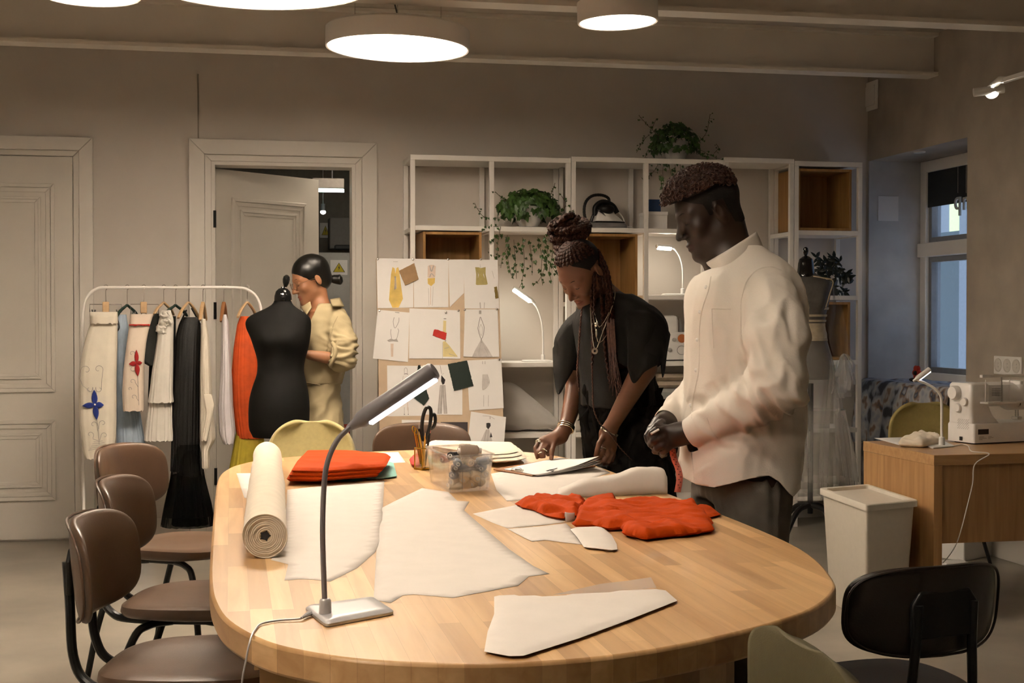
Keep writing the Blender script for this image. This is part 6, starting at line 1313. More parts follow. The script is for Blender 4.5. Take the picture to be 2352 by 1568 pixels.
def head(sd, O_, fh, th, s, wide=.013, lips=1., neck=None, nr=.056, jaw=1., roll=0., ey=-.020):
    f = fh*math.cos(th)-ZZ*math.sin(th); u = fh*math.sin(th)+ZZ*math.cos(th); X = np.cross(f, u)
    if roll: X, u = X*math.cos(roll)+u*math.sin(roll), u*math.cos(roll)-X*math.sin(roll)
    R = np.array([X, f, u]).T; L = lambda x, y, z: O_+s*(X*x+f*y+u*z)
    E = lambda c, r, k, cut=False: sd.ell(L(*c), A(*r)*s, R, k*s, cut)
    K = lambda a, b, ra, rb, k, cut=False: sd.cone(L(*a), L(*b), ra*s, rb*s, k*s, cut=cut)
    E((0, -.015, .045), (.073, .096, .083), .01); E((0, .032, -.008), (.060, .056, .083), .025)
    for g in (-1, 1):
        K((.050*g*jaw, .0, -.050), (.016*g, .070, -.098), .018, .015, .03); E((.043*g, .056, -.020), (.020, .022, .020), .022)
    K((0, .060, -.085), (0, .074, -.100), .026, .013, .02)
    for g in (-1, 1): K((.046*g, .063, .029), (.008*g, .082, .027), .008, .008, .014)
    for g in (-1, 1): E((.031*g, .094, .009), (.017, .014, .010), .014, True)
    K((0, .080, .020), (0, .107, -.028), .0075, .0108, .010)
    for g in (-1, 1): E((wide*g, .094, -.033), (.0085, .011, .0075), .006)
    for g in (-1, 1): E((.031*g, .0715, .008), (.0145, .0125, .0115), .003)
    E((0, .058, -.060), (.034, .026, .036), .018); E((0, .0835, -.0595), (.021, .0120*lips, .0062*lips), .0035); E((0, .0810, -.0720), (.018, .0125*lips, .0074*lips), .0035)
    E((0, .097, -.0660), (.020, .012, .0010), .003, True)
    for g in (-1, 1):
        c = A(.074*g, ey, -.002); sd.ell(L(*c), A(.009, .018, .031)*s, R@rotm((0, 0, 1), -.35*g)@rotm((1, 0, 0), -.2), .006*s); sd.ell(L(.083*g, ey+.006, .004), A(.006, .010, .017)*s, R@rotm((0, 0, 1), -.35*g), .004*s, True)
    if neck is not None: sd.cone(L(0, -.030, -.035), neck, nr*s, nr*1.05, .025)
    return L, R
def face_bits(par, L, R, s, hair, lash=True, brow=(.0032, .028, .034), sides=(-1, 1)):
    for g in sides:
        q = spl([L(.048*g, .066, .026+.002), L(.032*g, .0795, brow[2]), L(.013*g, .087, brow[1])], 5)
        O('eyebrow', MB().tube(q, [brow[0]*.5*s]*2+[brow[0]*s]*(len(q)-3)+[brow[0]*.7*s], 6, flat=.6), hair, par)
        if lash:
            q = spl([L(.0445*g, .072, .0045), L(.038*g, .0805, .0005), L(.031*g, .0835, -.0005), L(.024*g, .0815, .001), L(.0185*g, .0765, .004)], 4); O('eyelashes', MB().tube(q, .0012*s, 5), INK, par)
def skin_mats(n, c, lip): return [M('skin_'+n, c, .46, var=.05, sc=30, bump=.06, bsc=300, sss=.08, spec=.4), M('lips_'+n, lip, .55, var=.05, spec=.25)]
def body(par, sd, mats, L, s, smooth=2, scalp=None):
    V, Fq = sd.mesh(smooth); c = V[Fq].mean(1); mi = np.zeros(len(Fq), int); o = L(0, 0, 0); ax = [nrm(L(1, 0, 0)-o), nrm(L(0, 1, 0)-o), nrm(L(0, 0, 1)-o)]
    q = np.stack([(c-o)@a/s for a in ax], 1)
    mi[((q[:, 0]/.024)**2+((q[:, 2]+.066)/.0145)**2 < 1) & (q[:, 1] > .082)] = 1
    bo = O('body', (V, Fq, mi), mats, par, sm=180)
    if scalp is not None:
        k = np.linalg.norm(c-L(0, 0, .04), axis=1) < .2*s; W, Fk = compact(V+vnorm(V, Fq)*.0012, Fq[k]); qv = np.stack([(W-o)@a/s for a in ax], 1); W2, F2 = trim(W, Fk, scalp(qv))
        O('short_hair', (W2, F2), HAIRB, par, sm=180)
    return bo
def braid(m, pts, r, n=8, pitch=.022, seed=0, mi=0):
    q = spl(pts, n) if len(pts) > 2 else np.asarray(pts, float); Ls = np.r_[0, np.cumsum(np.linalg.norm(np.diff(q, axis=0), axis=1))]
    N = max(6, int(Ls[-1]/(pitch/5))); t = np.linspace(0, Ls[-1], N); q = np.stack([np.interp(t, Ls, q[:, i]) for i in range(3)], 1)
    tg = np.gradient(q, axis=0); tg /= np.linalg.norm(tg, axis=1)[:, None]+1e-9; x = np.cross(tg, FH); x /= np.linalg.norm(x, axis=1)[:, None]+1e-9
    w = np.sin(2*PI*t/pitch+seed)[:, None]*x*r*.35; tp = np.interp(t, [0, Ls[-1]*.75, Ls[-1]], [1, 1, .6])
    m.tube(q+w, r*tp*(.85+.25*np.abs(np.sin(2*PI*t/pitch+seed+1.57))), 6, m=mi)
# ---------------------------------------------------------------- man in the white shirt
D0 = 3.85
def H(x, y, dd=0.): return P(x, y, D0+dd)
man = T('person', 'person in loose white shirt with short curly hair looking down at joined hands', 'person', A(*(H(1715, 1200)[:2]), 0))
ps = math.radians(9); fh = -RT*math.cos(ps)-FH*math.sin(ps); th = math.radians(23.5); s = .955
O0 = H(1627, 493, .0)
lo, hi = H(1470, 1240, -.40), H(1470, 1240, -.40)
cs = np.array([H(x, y, d) for x in (1465, 1860) for y in (360, 1240) for d in (-.36, .36)]); lo, hi = cs.min(0), cs.max(0); lo[2] = -.01
sd = SDF(lo, hi, .0042)
L, R = head(sd, O0, fh, th, s, .0155, 1.25, H(1678, 606, .0), .064, ey=-.013)
sd.cone(H(1678, 606), H(1700, 690), .064, .12, .03)
ZB = lambda py, d=D0: CH+(725-py)/F*d*.9997
sd.column([(ZB(1110), *H(1712, 1110)[:2], .14, .15, 0), (ZB(900), *H(1712, 900)[:2], .12, .14, 0), (ZB(760), *H(1715, 760)[:2], .13, .16, 0), (ZB(660), *H(1715, 660)[:2], .11, .15, 0)], .03)
JN = [H(1766, 705, -.12), H(1792, 885, -.25), H(1588, 992, -.125)]; JF = [H(1660, 665, .17), H(1625, 890, .22), H(1530, 970, -.01)]
for j in (JN, JF): sd.cone(j[0], j[1], .045, .040, .02); sd.cone(j[1], j[2], .042, .030, .01)
for x, dd in ((1735, -.09), (1668, .10)):
    a, k, f0 = H(x, 1090, dd), H(x-5, 1090, dd), H(x+12, 1090, dd); k[2] = .50; f0[2] = .09
    sd.cone(a, k, .09, .058, .03); sd.cone(k, f0, .055, .042, .02); f1 = f0-RT*.17; f1[2] = .035; sd.cone(f0-ZZ*.03, f1, .045, .033, .02)
def fingers(sd, F_, k=.0035):
    for pts, r in F_: sd.chain([q for q in pts], np.linspace(r, r*.82, len(pts)), k)
# near hand, back of the hand towards the viewer
h_ = lambda x, y, d=-.125: H(x, y, d)
sd.cone(h_(1588, 992), h_(1560, 996), .029, .027, .012); sd.cone(h_(1562, 990), h_(1522, 992), .026, .017, .010, flat=FH, ff=.75); sd.cone(h_(1562, 1003), h_(1532, 1020), .026, .016, .010, flat=FH, ff=.75); sd.cone(h_(1556, 998, -.12), h_(1525, 1008, -.12), .028, .020, .01, flat=FH, ff=.75)
fingers(sd, [([h_(1520, 988, -.13), h_(1508, 987, -.14), h_(1497, 995, -.135), h_(1493, 1003, -.12), h_(1498, 1009, -.105)], .0105),
             ([h_(1524, 1003, -.135), h_(1513, 1008, -.145), h_(1501, 1013, -.14), h_(1494, 1020, -.12), h_(1500, 1024, -.105)], .0105),
             ([h_(1530, 1016, -.135), h_(1520, 1023, -.145), h_(1510, 1029, -.14), h_(1504, 1036, -.12), h_(1511, 1038, -.105)], .0098),
             ([h_(1540, 1025, -.13), h_(1531, 1033, -.138), h_(1523, 1039, -.13), h_(1521, 1045, -.115), h_(1528, 1044, -.10)], .0088),
             ([h_(1552, 988, -.10), h_(1528, 982, -.085), h_(1510, 985, -.085), h_(1499, 992, -.09)], .0105)])
# far hand, fingers folded round the near ones
g_ = lambda x, y, d=-.03: H(x, y, d)
sd.cone(g_(1532, 968, -.01), g_(1518, 975, -.03), .027, .027, .012); sd.cone(g_(1522, 976, -.035), g_(1503, 988, -.05), .028, .022, .012, flat=FH, ff=.8); sd.cone(g_(1532, 980, -.03), g_(1520, 1000, -.04), .024, .020, .012, flat=FH, ff=.8)
fingers(sd, [([g_(1506, 980, -.06), g_(1493, 988, -.085), g_(1486, 1001, -.10), g_(1489, 1012, -.10)], .0105),
             ([g_(1510, 992, -.055), g_(1497, 1000, -.08), g_(1489, 1011, -.10), g_(1494, 1020, -.10)], .0103),
             ([g_(1516, 1003, -.05), g_(1505, 1012, -.075), g_(1498, 1023, -.095), g_(1503, 1031, -.095)], .0095),
             ([g_(1524, 1010, -.045), g_(1514, 1022, -.07), g_(1508, 1032, -.09), g_(1513, 1038, -.09)], .0085),
             ([g_(1520, 970, -.06), g_(1507, 978, -.085), g_(1499, 988, -.10)], .0105)])
sk = skin_mats('deep', (.028, .0145, .0095), (.042, .021, .016)); HAIRB = M('hair_black', (.008, .006, .005), .7, var=.2, sc=200, bump=.6, bsc=700, spec=.25)
def scalp(q): return np.maximum(np.interp(q[:, 1], [-.12, -.068, -.045, -.037, -.001, .007, .017, .024, .05, .075, .1], [-.045, -.055, -.045, .030, .034, .0, -.002, .036, .052, .074, .085])-q[:, 2], np.abs(q[:, 0])*.3+q[:, 1]-.105)
bd_ = body(man, sd, sk, L, s, scalp=scalp)
face_bits(man, L, R, s, HAIRB)
CURL = M('hair_brown_curls', (.045, .018, .010), .6, var=.5, sc=120, bump=.3, bsc=500, spec=.35)
m = MB(); r = random.Random(11); n = 0
while n < 2600:
    a, e = r.uniform(0, 2*PI), math.asin(r.uniform(-.15, 1)); d = A(math.cos(a)*math.cos(e)*.082, math.sin(a)*math.cos(e)*.108, math.sin(e)*.076); p = A(0, .003, .066)+d*(1+r.uniform(-.06, .05))
    if p[2] < .076-.42*max(0, -p[1]-.03)+.05*max(0, abs(p[0])-.05): continue
    n += 1; c = L(*p); nv = nrm(c-L(0, -.003, .04)); k = r.uniform(.0034, .0056)*s; ax = nrm(nv+A(r.gauss(0, .7), r.gauss(0, .7), r.gauss(0, .7))); Q = frame(ax)
    g0 = r.uniform(0, 6.28); m.tube([c+Q@A(k*math.cos(g0+t), k*math.sin(g0+t), k*.22*t) for t in np.linspace(0, 5.2, 9)], k*.42, 5)
hr = O('hair', m, CURL, man, sm=60); m = MB().ell((0, 0, 0), A(.077, .099, .070), None, 28, 14); m.v = [L(0, 0, 0)+((np.maximum(m.v[0]+A(0, -.003, .066), A(-9, -9, .070)))*s)@R.T]; O('under_hair', m, HAIRB, hr, sm=180)
# trousers
TR = M('grey_trousers', (.125, .105, .085), .8, var=.08, sc=30, bump=.3, bsc=300)
cs = np.array([H(x, y, d) for x in (1570, 1850) for y in (1040, 1240) for d in (-.3, .3)]); lo2, hi2 = cs.min(0), cs.max(0); lo2[2] = .0
st_ = SDF(lo2, hi2, .008)
st_.column([(ZB(1140), *H(1708, 1130)[:2], .115, .15, 0), (ZB(1050), *H(1708, 1050)[:2], .105, .13, 0)], .03)
for x, dd, r0 in ((1731, -.085, .094), (1666, .10, .094)):
    a, k, f0 = H(x, 1125, dd), H(x, 1110, dd), H(x+8, 1110, dd); k[2] = .5; f0[2] = .06; st_.cone(a, k, r0, .088, .03); st_.cone(k, f0, .088, .078, .02)
O('trousers', cloth(st_, lambda V: .007*crease(V, 45, 3, (1, 1, .3))+.003*crease(V, 90, 4, (1, 1, .5))), TR, man, sm=180)
for x, dd in ((1735, -.09), (1668, .10)):
    f0 = H(x+8, 1110, dd); f0[2] = 0; O('shoe', MB().loft([[f0+RT*(-u*k-.06)+FH*(v*k)+ZZ*z for u, v in rounded([(-.16, -.045), (.13, -.045), (.16, 0), (.13, .045), (-.16, .045)], .03)] for k, z in ((1, 0), (1.02, .02), (.95, .05), (.7, .085), (.45, .10))]), BLACKM, man, sm=60)
# shirt
SHIRT = M('white_shirt_cotton', (.70, .645, .575), .8, var=.02, sc=15, bump=.22, bsc=260)
cs = np.array([H(x, y, d) for x in (1490, 1870) for y in (540, 1160) for d in (-.36, .34)]); sh = SDF(cs.min(0), cs.max(0), .0055)
rows = [(566, 1694, 1742, .055), (578, 1682, 1766, .07), (592, 1668, 1788, .10), (612, 1646, 1812, .14), (632, 1604, 1826, .165), (652, 1584, 1836, .175), (690, 1575, 1846, .185), (720, 1575, 1849, .19), (760, 1576, 1845, .19), (850, 1573, 1842, .19), (950, 1570, 1844, .195), (1050, 1563, 1836, .195), (1110, 1562, 1830, .20), (1150, 1562, 1826, .20)]
ang = math.atan2(RT[1], RT[0])
sh.column([(ZB(y), *H((xl+xr)/2, y)[:2], (xr-xl)/2/F*D0, b, ang) for y, xl, xr, b in rows], .03, e=2.3)
sh.cone(H(1772, 692, -.14), H(1778, 780, -.215), .072, .084, .02); sh.cone(H(1778, 780, -.215), H(1784, 880, -.255), .084, .072, .012); sh.cone(H(1786, 884, -.245), H(1706, 935, -.195), .074, .056, .022); sh.cone(H(1706, 935, -.195), H(1586, 994, -.122), .056, .0385, .012)
sh.cone(H(1655, 690, .14), H(1625, 885, .20), .080, .066, .03); sh.cone(H(1625, 885, .20), H(1528, 972, -.005), .064, .036, .015)
e_n, e_f = H(1586, 994, -.122), H(1530, 970, -.0)
dn, df_ = nrm(e_n-H(1706, 935, -.195)), nrm(e_f-H(1625, 885, .20))
hx_ = [1555, 1563, 1570, 1600, 1640, 1680, 1720, 1766, 1790, 1812, 1822, 1834, 1850]; hy_ = [1060, 1075, 1096, 1112, 1119, 1110, 1099, 1092, 1106, 1132, 1140, 1126, 1110]
def shirt_disp(V):
    x, y = pxy(V); ec = H(1778, 890, -.26); el = np.exp(-(np.linalg.norm(V-ec, axis=1)/.12)**2); fa = (V-e_n)@dn; rad = np.linalg.norm(V-e_n-fa[:, None]*dn, axis=1); arm = (rad < .095)*np.clip((.10-rad)/.03, 0, 1)*np.clip(-fa/.05, 0, 1)*(fa > -.34)
    q = np.stack([(V-e_n)@dn, (V-e_n)@nrm(np.cross(dn, ZZ)), (V-e_n)@nrm(np.cross(dn, np.cross(dn, ZZ)))], 1)
    body_ = 1-np.clip(arm+el, 0, 1)
    d = body_*(.009*snoise(V*A(1, 1, .22), 32, 21)+.009*(crease(V@rotm((0, 1, 0), .35).T, 34, 22, (1, 1, .25))-.4)*np.clip((y-620)/60, 0, 1)+.003*crease(V, 80, 27, (1, 1, .4)))
    d = d+.020*el*(crease(q, 62, 23, (1.2, .5, .5))-.4)+.010*arm*(crease(q, 70, 24, (1.0, .5, .5))-.4)
    up = np.exp(-((x-1780)/55)**2-((y-740)/95)**2)*((V-H(1780, 740))@FH < -.02); d = d+.012*up*(crease(V@rotm((0, 1, 0), -.2).T, 60, 25, (1, 1, .22))-.4)
    low = np.clip((y-940)/120, 0, 1)*body_; d = d+.009*low*snoise(V*A(1, 1, .45), 40, 26)
    d = d-.012*np.exp(-(np.abs(x-(1712+.02*(y-700)))/9)**2)*np.clip((y-690)/60, 0, 1)*np.clip((900-y)/60, 0, 1)*((V-H(1712, 760))@FH < 0)   # where the sleeve meets the side
    nk = np.clip((y-600)/40, .1, 1); cf = np.clip(-fa/.05, .1, 1)**(rad < .1)*np.clip(((e_f-V)@df_)/.05, .1, 1)**(np.linalg.norm(V-e_f, axis=1) < .1); return d*nk*cf
def shirt_clip(c):
    x, y = pxy(c); hem = (y-np.interp(x, hx_, hy_))*.0012; own = (np.linalg.norm(c-e_n-((c-e_n)@dn)[:, None]*dn, axis=1) < .075) & ((c-e_n)@FH < .05) & (y < 1050) & ((c-e_n)@dn > -.33)
    hem = np.where((c[:, 2] < ZB(1025)) & ~own, hem, -1.); return np.maximum(hem, np.maximum(cuffcut(c, e_n, dn, .05, .05), cuffcut(c, e_f, df_, .042, .034)))
SV, SFq = cloth(sh, shirt_disp, shirt_clip, 1); shirt = O('shirt', (SV, SFq), SHIRT, man, sm=180, sol=.003); bs_ = bvh_of(SV, SFq)
SEAM = M('shirt_seam', (.66, .605, .535), .85)
seam(bs_, [(1634, 636), (1628, 668), (1614, 712), (1608, 760), (1606, 850), (1594, 912), (1590, 960)], .0022, SEAM, man, 'placket'); seam(bs_, [(1589, 1030), (1592, 1060), (1597, 1108)], .0022, SEAM, man, 'placket')
seam(bs_, [(1708, 668), (1716, 645), (1738, 622), (1768, 614), (1795, 622)], .0022, SEAM, man, 'shoulder_seam'); seam(bs_, [(1708, 668), (1702, 700), (1703, 750), (1708, 790)], .0018, SEAM, man, 'armhole_seam')
seam(bs_, [(1636, 709), (1679, 710)], .0016, SEAM, man, 'pocket'); seam(bs_, [(1636, 709), (1638, 760), (1640, 800)], .0012, SEAM, man, 'pocket_edge')
seam(bs_, [(1625, 958), (1634, 985), (1648, 1006)], .0016, SEAM, man, 'cuff_seam')
for (x, y) in ((1626, 660), (1612, 716), (1606, 780), (1603, 850), (1591, 930)):
    q = on(bs_, x-3, y, .002)
    if q is not None: O('button', MB().ell(q, (.0052, .0052, .002), frame(nrm(CAM-q))), WHITEP, man)
# collar: a stand-up band round the neck with a turned-down leaf
ct = [(1736, 533), (1704, 554), (1668, 577), (1642, 592), (1621, 604)]; cb_ = [(1748, 568), (1714, 593), (1680, 616), (1656, 632), (1638, 642)]; dn_ = [.0, -.052, -.074, -.066, -.018]
hb_ = [[a*(1-t)+b*t for t in np.linspace(0, 1, 6)] for a, b in zip(spl([H(x, y, d) for (x, y), d in zip(ct, dn_)], 6), spl([H(x, y, d*1.12) for (x, y), d in zip(cb_, dn_)], 6))]
hf_ = [[a*(1-t)+b*t for t in np.linspace(0, 1, 6)] for a, b in zip(spl([H(x-5, y+2, -d) for (x, y), d in zip(ct, dn_)], 6), spl([H(x-5, y, -d*1.12) for (x, y), d in zip(cb_, dn_)], 6))]
col_ = O('collar', MB().grid(hb_).grid(hf_), SHIRT, man, sm=180, sol=.003)
lf = [[a*(1-t)+b*t-FH*(.007+.004*math.sin(t*PI)) for t in np.linspace(0, 1, 7)] for a, b in zip(spl([H(x, y-1, d) for (x, y), d in zip(ct, dn_)], 6), spl([H(x, y, d*1.12) for (x, y), d in zip([(1752, 570), (1716, 590), (1684, 612), (1662, 630), (1646, 650)], dn_)], 6))]
O('collar_leaf', MB().grid(lf), SHIRT, col_, sm=180, sol=.003)
# things in his hands
tag(O('tailor_chalk', MB().tube([H(1495, 996, -.165), H(1513, 986, -.155)], .0032, 8), WPAPER), 'small white tailor chalk stick held in the fingers of the person in white', 'chalk')
q = [H(1545, 1030, -.11), H(1546, 1042, -.11), H(1550, 1058, -.11), H(1557, 1074, -.11), H(1561, 1092, -.11), H(1560, 1110, -.11), H(1556, 1130, -.10)]
TAPE = M('tape_pink', (.62, .20, .15), .5)
t = T('measuring_tape', 'pink measuring tape hanging from the hands of the person in white', 'tape', q[-1])
O('band', MB().grid([[p-RT*.0085+FH*.004, p+RT*.0085] for p in spl(q, 6)]), TAPE, t, sm=180, sol=.0008)
m = MB()
for i, p in enumerate(spl(q, 6)[3:-3:2]): m.box(p-FH*.0012+RT*(.003 if i % 2 else -.002), (.004, .0008, .0016))
O('marks', m, INK, t, sm=0)
# ---------------------------------------------------------------- person in black with braids
D1 = 4.9
def G(x, y, dd=0.): return P(x, y, D1+dd)
wm = T('person', 'person in black top with braided bun and silver jewellery leaning over the clipboard', 'person', A(*(G(1425, 1100)[:2]), 0))
ps = math.radians(44); fh = -RT*math.cos(ps)-FH*math.sin(ps); th = math.radians(43); s2_ = .92; O1 = G(1337, 630, -.05)
cs = np.array([G(x, y, d) for x in (1215, 1560) for y in (540, 1100) for d in (-.34, .34)]); lo, hi = cs.min(0), cs.max(0); lo[2] = -.01
sd = SDF(lo, hi, .0048)
L, R = head(sd, O1, fh, th, s2_, .0135, 1.1, G(1398, 700, .02), .050, .92)
Z1 = lambda py: CH+(725-py)/F*D1*.9997
sd.cone(G(1398, 700, .02), G(1405, 740, .02), .06, .10, .03)
sd.column([(Z1(1090), *G(1442, 1090, .06)[:2], .115, .085, 0), (Z1(960), *G(1430, 960, .06)[:2], .105, .085, 0), (Z1(860), *G(1418, 860, .03)[:2], .095, .085, 0), (Z1(760), *G(1408, 760, .02)[:2], .14, .10, 0), (Z1(715), *G(1405, 715, .02)[:2], .11, .08, 0)], .03)
AR = [G(1458, 745, -.04), G(1480, 845, -.17), G(1402, 982, -.13)]; AL = [G(1328, 750, .10), G(1327, 880, .13), G(1300, 980, .03)]
sd.cone(AR[0], AR[1], .036, .040, .02); sd.cone(AR[1], AR[2], .043, .0245, .012); sd.cone(AL[0], AL[1], .036, .039, .02); sd.cone(AL[1], AL[2], .041, .0245, .012)
for x, dd in ((1425, .09), (1462, .0)):
    a = G(x, 1080, dd); k = a.copy(); k[2] = .48; f0 = a.copy(); f0[2] = .08; sd.cone(a, k, .072, .055, .03); sd.cone(k, f0, .052, .04, .02); f1 = f0-RT*.1-FH*.1; f1[2] = .03; sd.cone(f0-ZZ*.03, f1, .042, .03, .02)
# image-left hand: palm down, thumb on the paper
w = lambda x, y, d=.0: G(x, y, d)
sd.cone(AL[2], w(1288, 994, .02), .0245, .026, .012); sd.cone(w(1290, 996, .02), w(1252, 1010, -.01), .026, .021, .012, flat=ZZ, ff=.75); sd.cone(w(1290, 1005, .01), w(1268, 1016, -.02), .022, .017, .012)
fingers(sd, [([w(1250, 1006, .0), w(1239, 1012, -.01), w(1230, 1029, -.03), w(1234, 1050, -.045)], .0098),
             ([w(1253, 1014, -.01), w(1246, 1024, -.03), w(1239, 1037, -.05), w(1243, 1049, -.055)], .0096),
             ([w(1259, 1018, -.015), w(1253, 1029, -.04), w(1247, 1040, -.055), w(1250, 1048, -.06)], .0090),
             ([w(1264, 1016, .0), w(1260, 1028, -.02), w(1256, 1038, -.04), w(1258, 1045, -.045)], .0080),
             ([w(1284, 1000, -.0), w(1275, 1012, -.025), w(1268, 1034, -.05), w(1266, 1053, -.065)], .0105)], .003)
# image-right hand: fingers closed on the paper edge
v = lambda x, y, d=-.13: G(x, y, d)
sd.cone(AR[2], v(1397, 996, -.125), .0245, .026, .012); sd.cone(v(1398, 996, -.12), v(1403, 1028, -.11), .027, .022, .012, flat=FH, ff=.75); sd.cone(v(1392, 996, -.125), v(1387, 1024, -.13), .024, .020, .012, flat=FH, ff=.75)
fingers(sd, [([v(1386, 1020, -.135), v(1384, 1036, -.15), v(1377, 1049, -.155), v(1370, 1056, -.14)], .0100),
             ([v(1394, 1026, -.125), v(1396, 1042, -.145), v(1388, 1057, -.15), v(1378, 1062, -.135)], .0100),
             ([v(1401, 1030, -.115), v(1404, 1045, -.135), v(1398, 1060, -.14), v(1387, 1066, -.125)], .0094),
             ([v(1408, 1030, -.105), v(1410, 1044, -.12), v(1406, 1058, -.125), v(1397, 1066, -.11)], .0085),
             ([v(1386, 1002, -.14), v(1376, 1018, -.16), v(1372, 1034, -.165), v(1369, 1047, -.16)], .0105)], .003)
sk = skin_mats('brown', (.155, .068, .037), (.165, .062, .042))
def scalp2(q): return np.maximum(np.maximum(q[:, 1]-.052+.7*np.maximum(0, .085-q[:, 2]), -q[:, 2]), np.minimum(np.minimum(np.abs(q[:, 0])-.064, .034-q[:, 2]), np.minimum(q[:, 1]+.045, .01-q[:, 1])))
body(wm, sd, sk, L, s2_, scalp=scalp2); face_bits(wm, L, R, s2_, HAIRB, brow=(.0026, .030, .035))
BR = M('braid_brown', (.038, .0145, .0085), .6, var=.6, sc=150, bump=.4, bsc=600, spec=.15)
m = MB(); r = random.Random(3); bc = G(1312, 540, .0)
bu = nrm(L(0, -.02, .13)-L(0, -.0, .0)); Q = frame(bu, RT)
for ring, (rr, hz_, cnt) in enumerate(((.066, -.014, 4), (.062, .006, 4), (.054, .022, 4), (.042, .038, 3), (.027, .049, 3), (.012, .056, 1))):
    for c_ in range(cnt):
        ph = r.uniform(0, 6); pts = [bc+Q@A((rr+.008*math.sin(3*a+ph))*math.cos(a+ph), (rr+.008*math.sin(3*a+ph))*math.sin(a+ph), hz_+.018*math.sin(a*1.0+ph*2)+.007*c_) for a in np.linspace(0, 6.0, 22)]; braid(m, pts, .0082, 3, .015, r.uniform(0, 6))
m.ell(bc+Q@A(0, 0, .01), (.055, .055, .045), Q, 20, 10)
base = L(0, -.045, .115)
for i, a in enumerate(np.linspace(-1.75, 1.75, 17)):     # rows along the scalp from hairline to bun
    v0 = nrm(A(math.sin(a)*.9, math.cos(a)*.95-.12, 0.62-.34*(1-math.cos(a)))); v1 = nrm(A(.10*math.sin(a), -.18, 1)); pts = []
    for t in np.linspace(0, 1, 6): d = nrm(v0*(1-t)+v1*t); pts.append(L(*(A(0, -.015, .045)+d*A(.0765, .0995, .0865))))
    braid(m, pts, .0068, 5, .014, i)
O('braided_bun', m, BR, wm, sm=60)
m = MB(); NB = [[(1350, 584), (1356, 615), (1358, 660), (1360, 710), (1362, 770), (1360, 840)], [(1362, 580), (1374, 620), (1380, 660), (1383, 700), (1386, 760), (1392, 830)], [(1368, 575), (1388, 625), (1396, 665), (1399, 700), (1398, 760), (1404, 850)], [(1372, 572), (1394, 620), (1402, 660), (1404, 705), (1402, 780), (1412, 870)], [(1352, 582), (1362, 620), (1366, 670), (1364, 720)], [(1376, 580), (1398, 640), (1406, 690), (1410, 760), (1418, 850), (1424, 905)], [(1370, 590), (1392, 650), (1394, 710), (1390, 790), (1400, 880)], [(1378, 590), (1400, 655), (1400, 730), (1408, 800), (1412, 850)]]
for i, pts in enumerate(NB):
    dds = np.linspace(-.06, -.155, len(pts)); braid(m, [G(x, y, dd) for (x, y), dd in zip(pts, dds)], .0064 if i not in (4, 7) else .005, 5, .019, i)
O('hanging_braids', m, BR, wm, sm=60)
m = MB()
for i, pts in enumerate(([(1337, 705), (1333, 745), (1330, 790), (1326, 850), (1330, 900)], [(1360, 840), (1361, 890), (1364, 940), (1378, 972), (1398, 992), (1424, 1028), (1453, 1058)])):
    m_ = [G(x, y, -.19 if i else -.10) for x, y in pts]; braid(m, m_, .0032 if i == 0 else .0026, 5, .012, i)
for i in range(14):
    x0 = 1398+r.uniform(-6, 12); q = [G(x0, 740+r.uniform(-20, 20), -.15), G(x0+4, 800, -.15), G(x0+8+r.uniform(-6, 8), 860, -.16), G(x0+12+r.uniform(-10, 14), 890+r.uniform(0, 30), -.16)]; m.tube(spl(q, 5), np.linspace(.0022, .0008, 16), 5)
O('loose_braids', m, M('braid_light', (.085, .032, .018), .5, var=.4, sc=120), wm, sm=60)
# black top with wide cut sleeves
BT_ = M('black_jersey', (.013, .0115, .010), .8, var=.1, sc=30, bump=.2, bsc=300, spec=.2); BS_ = M('black_ragged', (.008, .007, .006), .85, var=.2, sc=30, bump=.5, bsc=90, spec=.2)
cs = np.array([G(x, y, d) for x in (1245, 1560) for y in (640, 960) for d in (-.34, .34)]); sh = SDF(cs.min(0), cs.max(0), .006)
sh.column([(Z1(y), *G((a+b)/2, y, .01)[:2], (b-a)/2/F*D1, t_, ang) for y, a, b, t_ in ((668, 1388, 1424, .05), (686, 1352, 1468, .09), (706, 1326, 1492, .115), (740, 1318, 1500, .13), (800, 1326, 1496, .135), (870, 1334, 1498, .13), (930, 1334, 1512, .14))], .03)
sh.cone(G(1450, 720, -.03), G(1492, 758, -.09), .064, .058, .03); sh.cone(G(1492, 758, -.09), G(1490, 812, -.14), .058, .056, .03); sh.cone(G(1340, 745, .06), G(1308, 792, .08), .056, .050, .03); sh.cone(G(1308, 792, .08), G(1302, 838, .09), .050, .044, .03)
cut_r, nr_ = G(1484, 832, -.15), nrm(G(1480, 880, -.17)-G(1484, 800, -.13)); cut_l, nl_ = G(1300, 846, .09), nrm(G(1290, 900, .09)-G(1300, 800, .08))
def top_clip(c): return np.maximum(np.minimum(cuffcut(c, cut_r, nr_, .10, .14)+.012*np.sin((c@RT)*60), cuffcut(c, cut_r, nr_, .10, .14)+.02), cuffcut(c, cut_l, nl_, .075, .14))
O('top', cloth(sh, lambda V: .008*snoise(V*A(1, 1, .4), 34, 31)+.009*(crease(V@rotm((0, 1, 0), .4).T, 40, 32, (1, 1, .3))-.4), top_clip), BT_, wm, sm=180, sol=.003)
def flap(pts_top, pts_bot, name, n=10, amp=.006):
    a, b = spl(pts_top, 5), spl(pts_bot, 5); N = min(len(a), len(b)); O(name, MB().grid([[a[i]*(1-t)+b[i]*t+FH*amp*math.sin(6*t+i*.4) for t in np.linspace(0, 1, n)] for i in range(N)]), BT_, wm, sm=180, sol=.003)
flap([G(1500, 712, -.13), G(1520, 735, -.12), G(1538, 766, -.08), G(1534, 770, .0)], [G(1521, 862, -.17), G(1523, 866, -.15), G(1527, 846, -.11), G(1529, 812, -.04)], 'sleeve_flap')
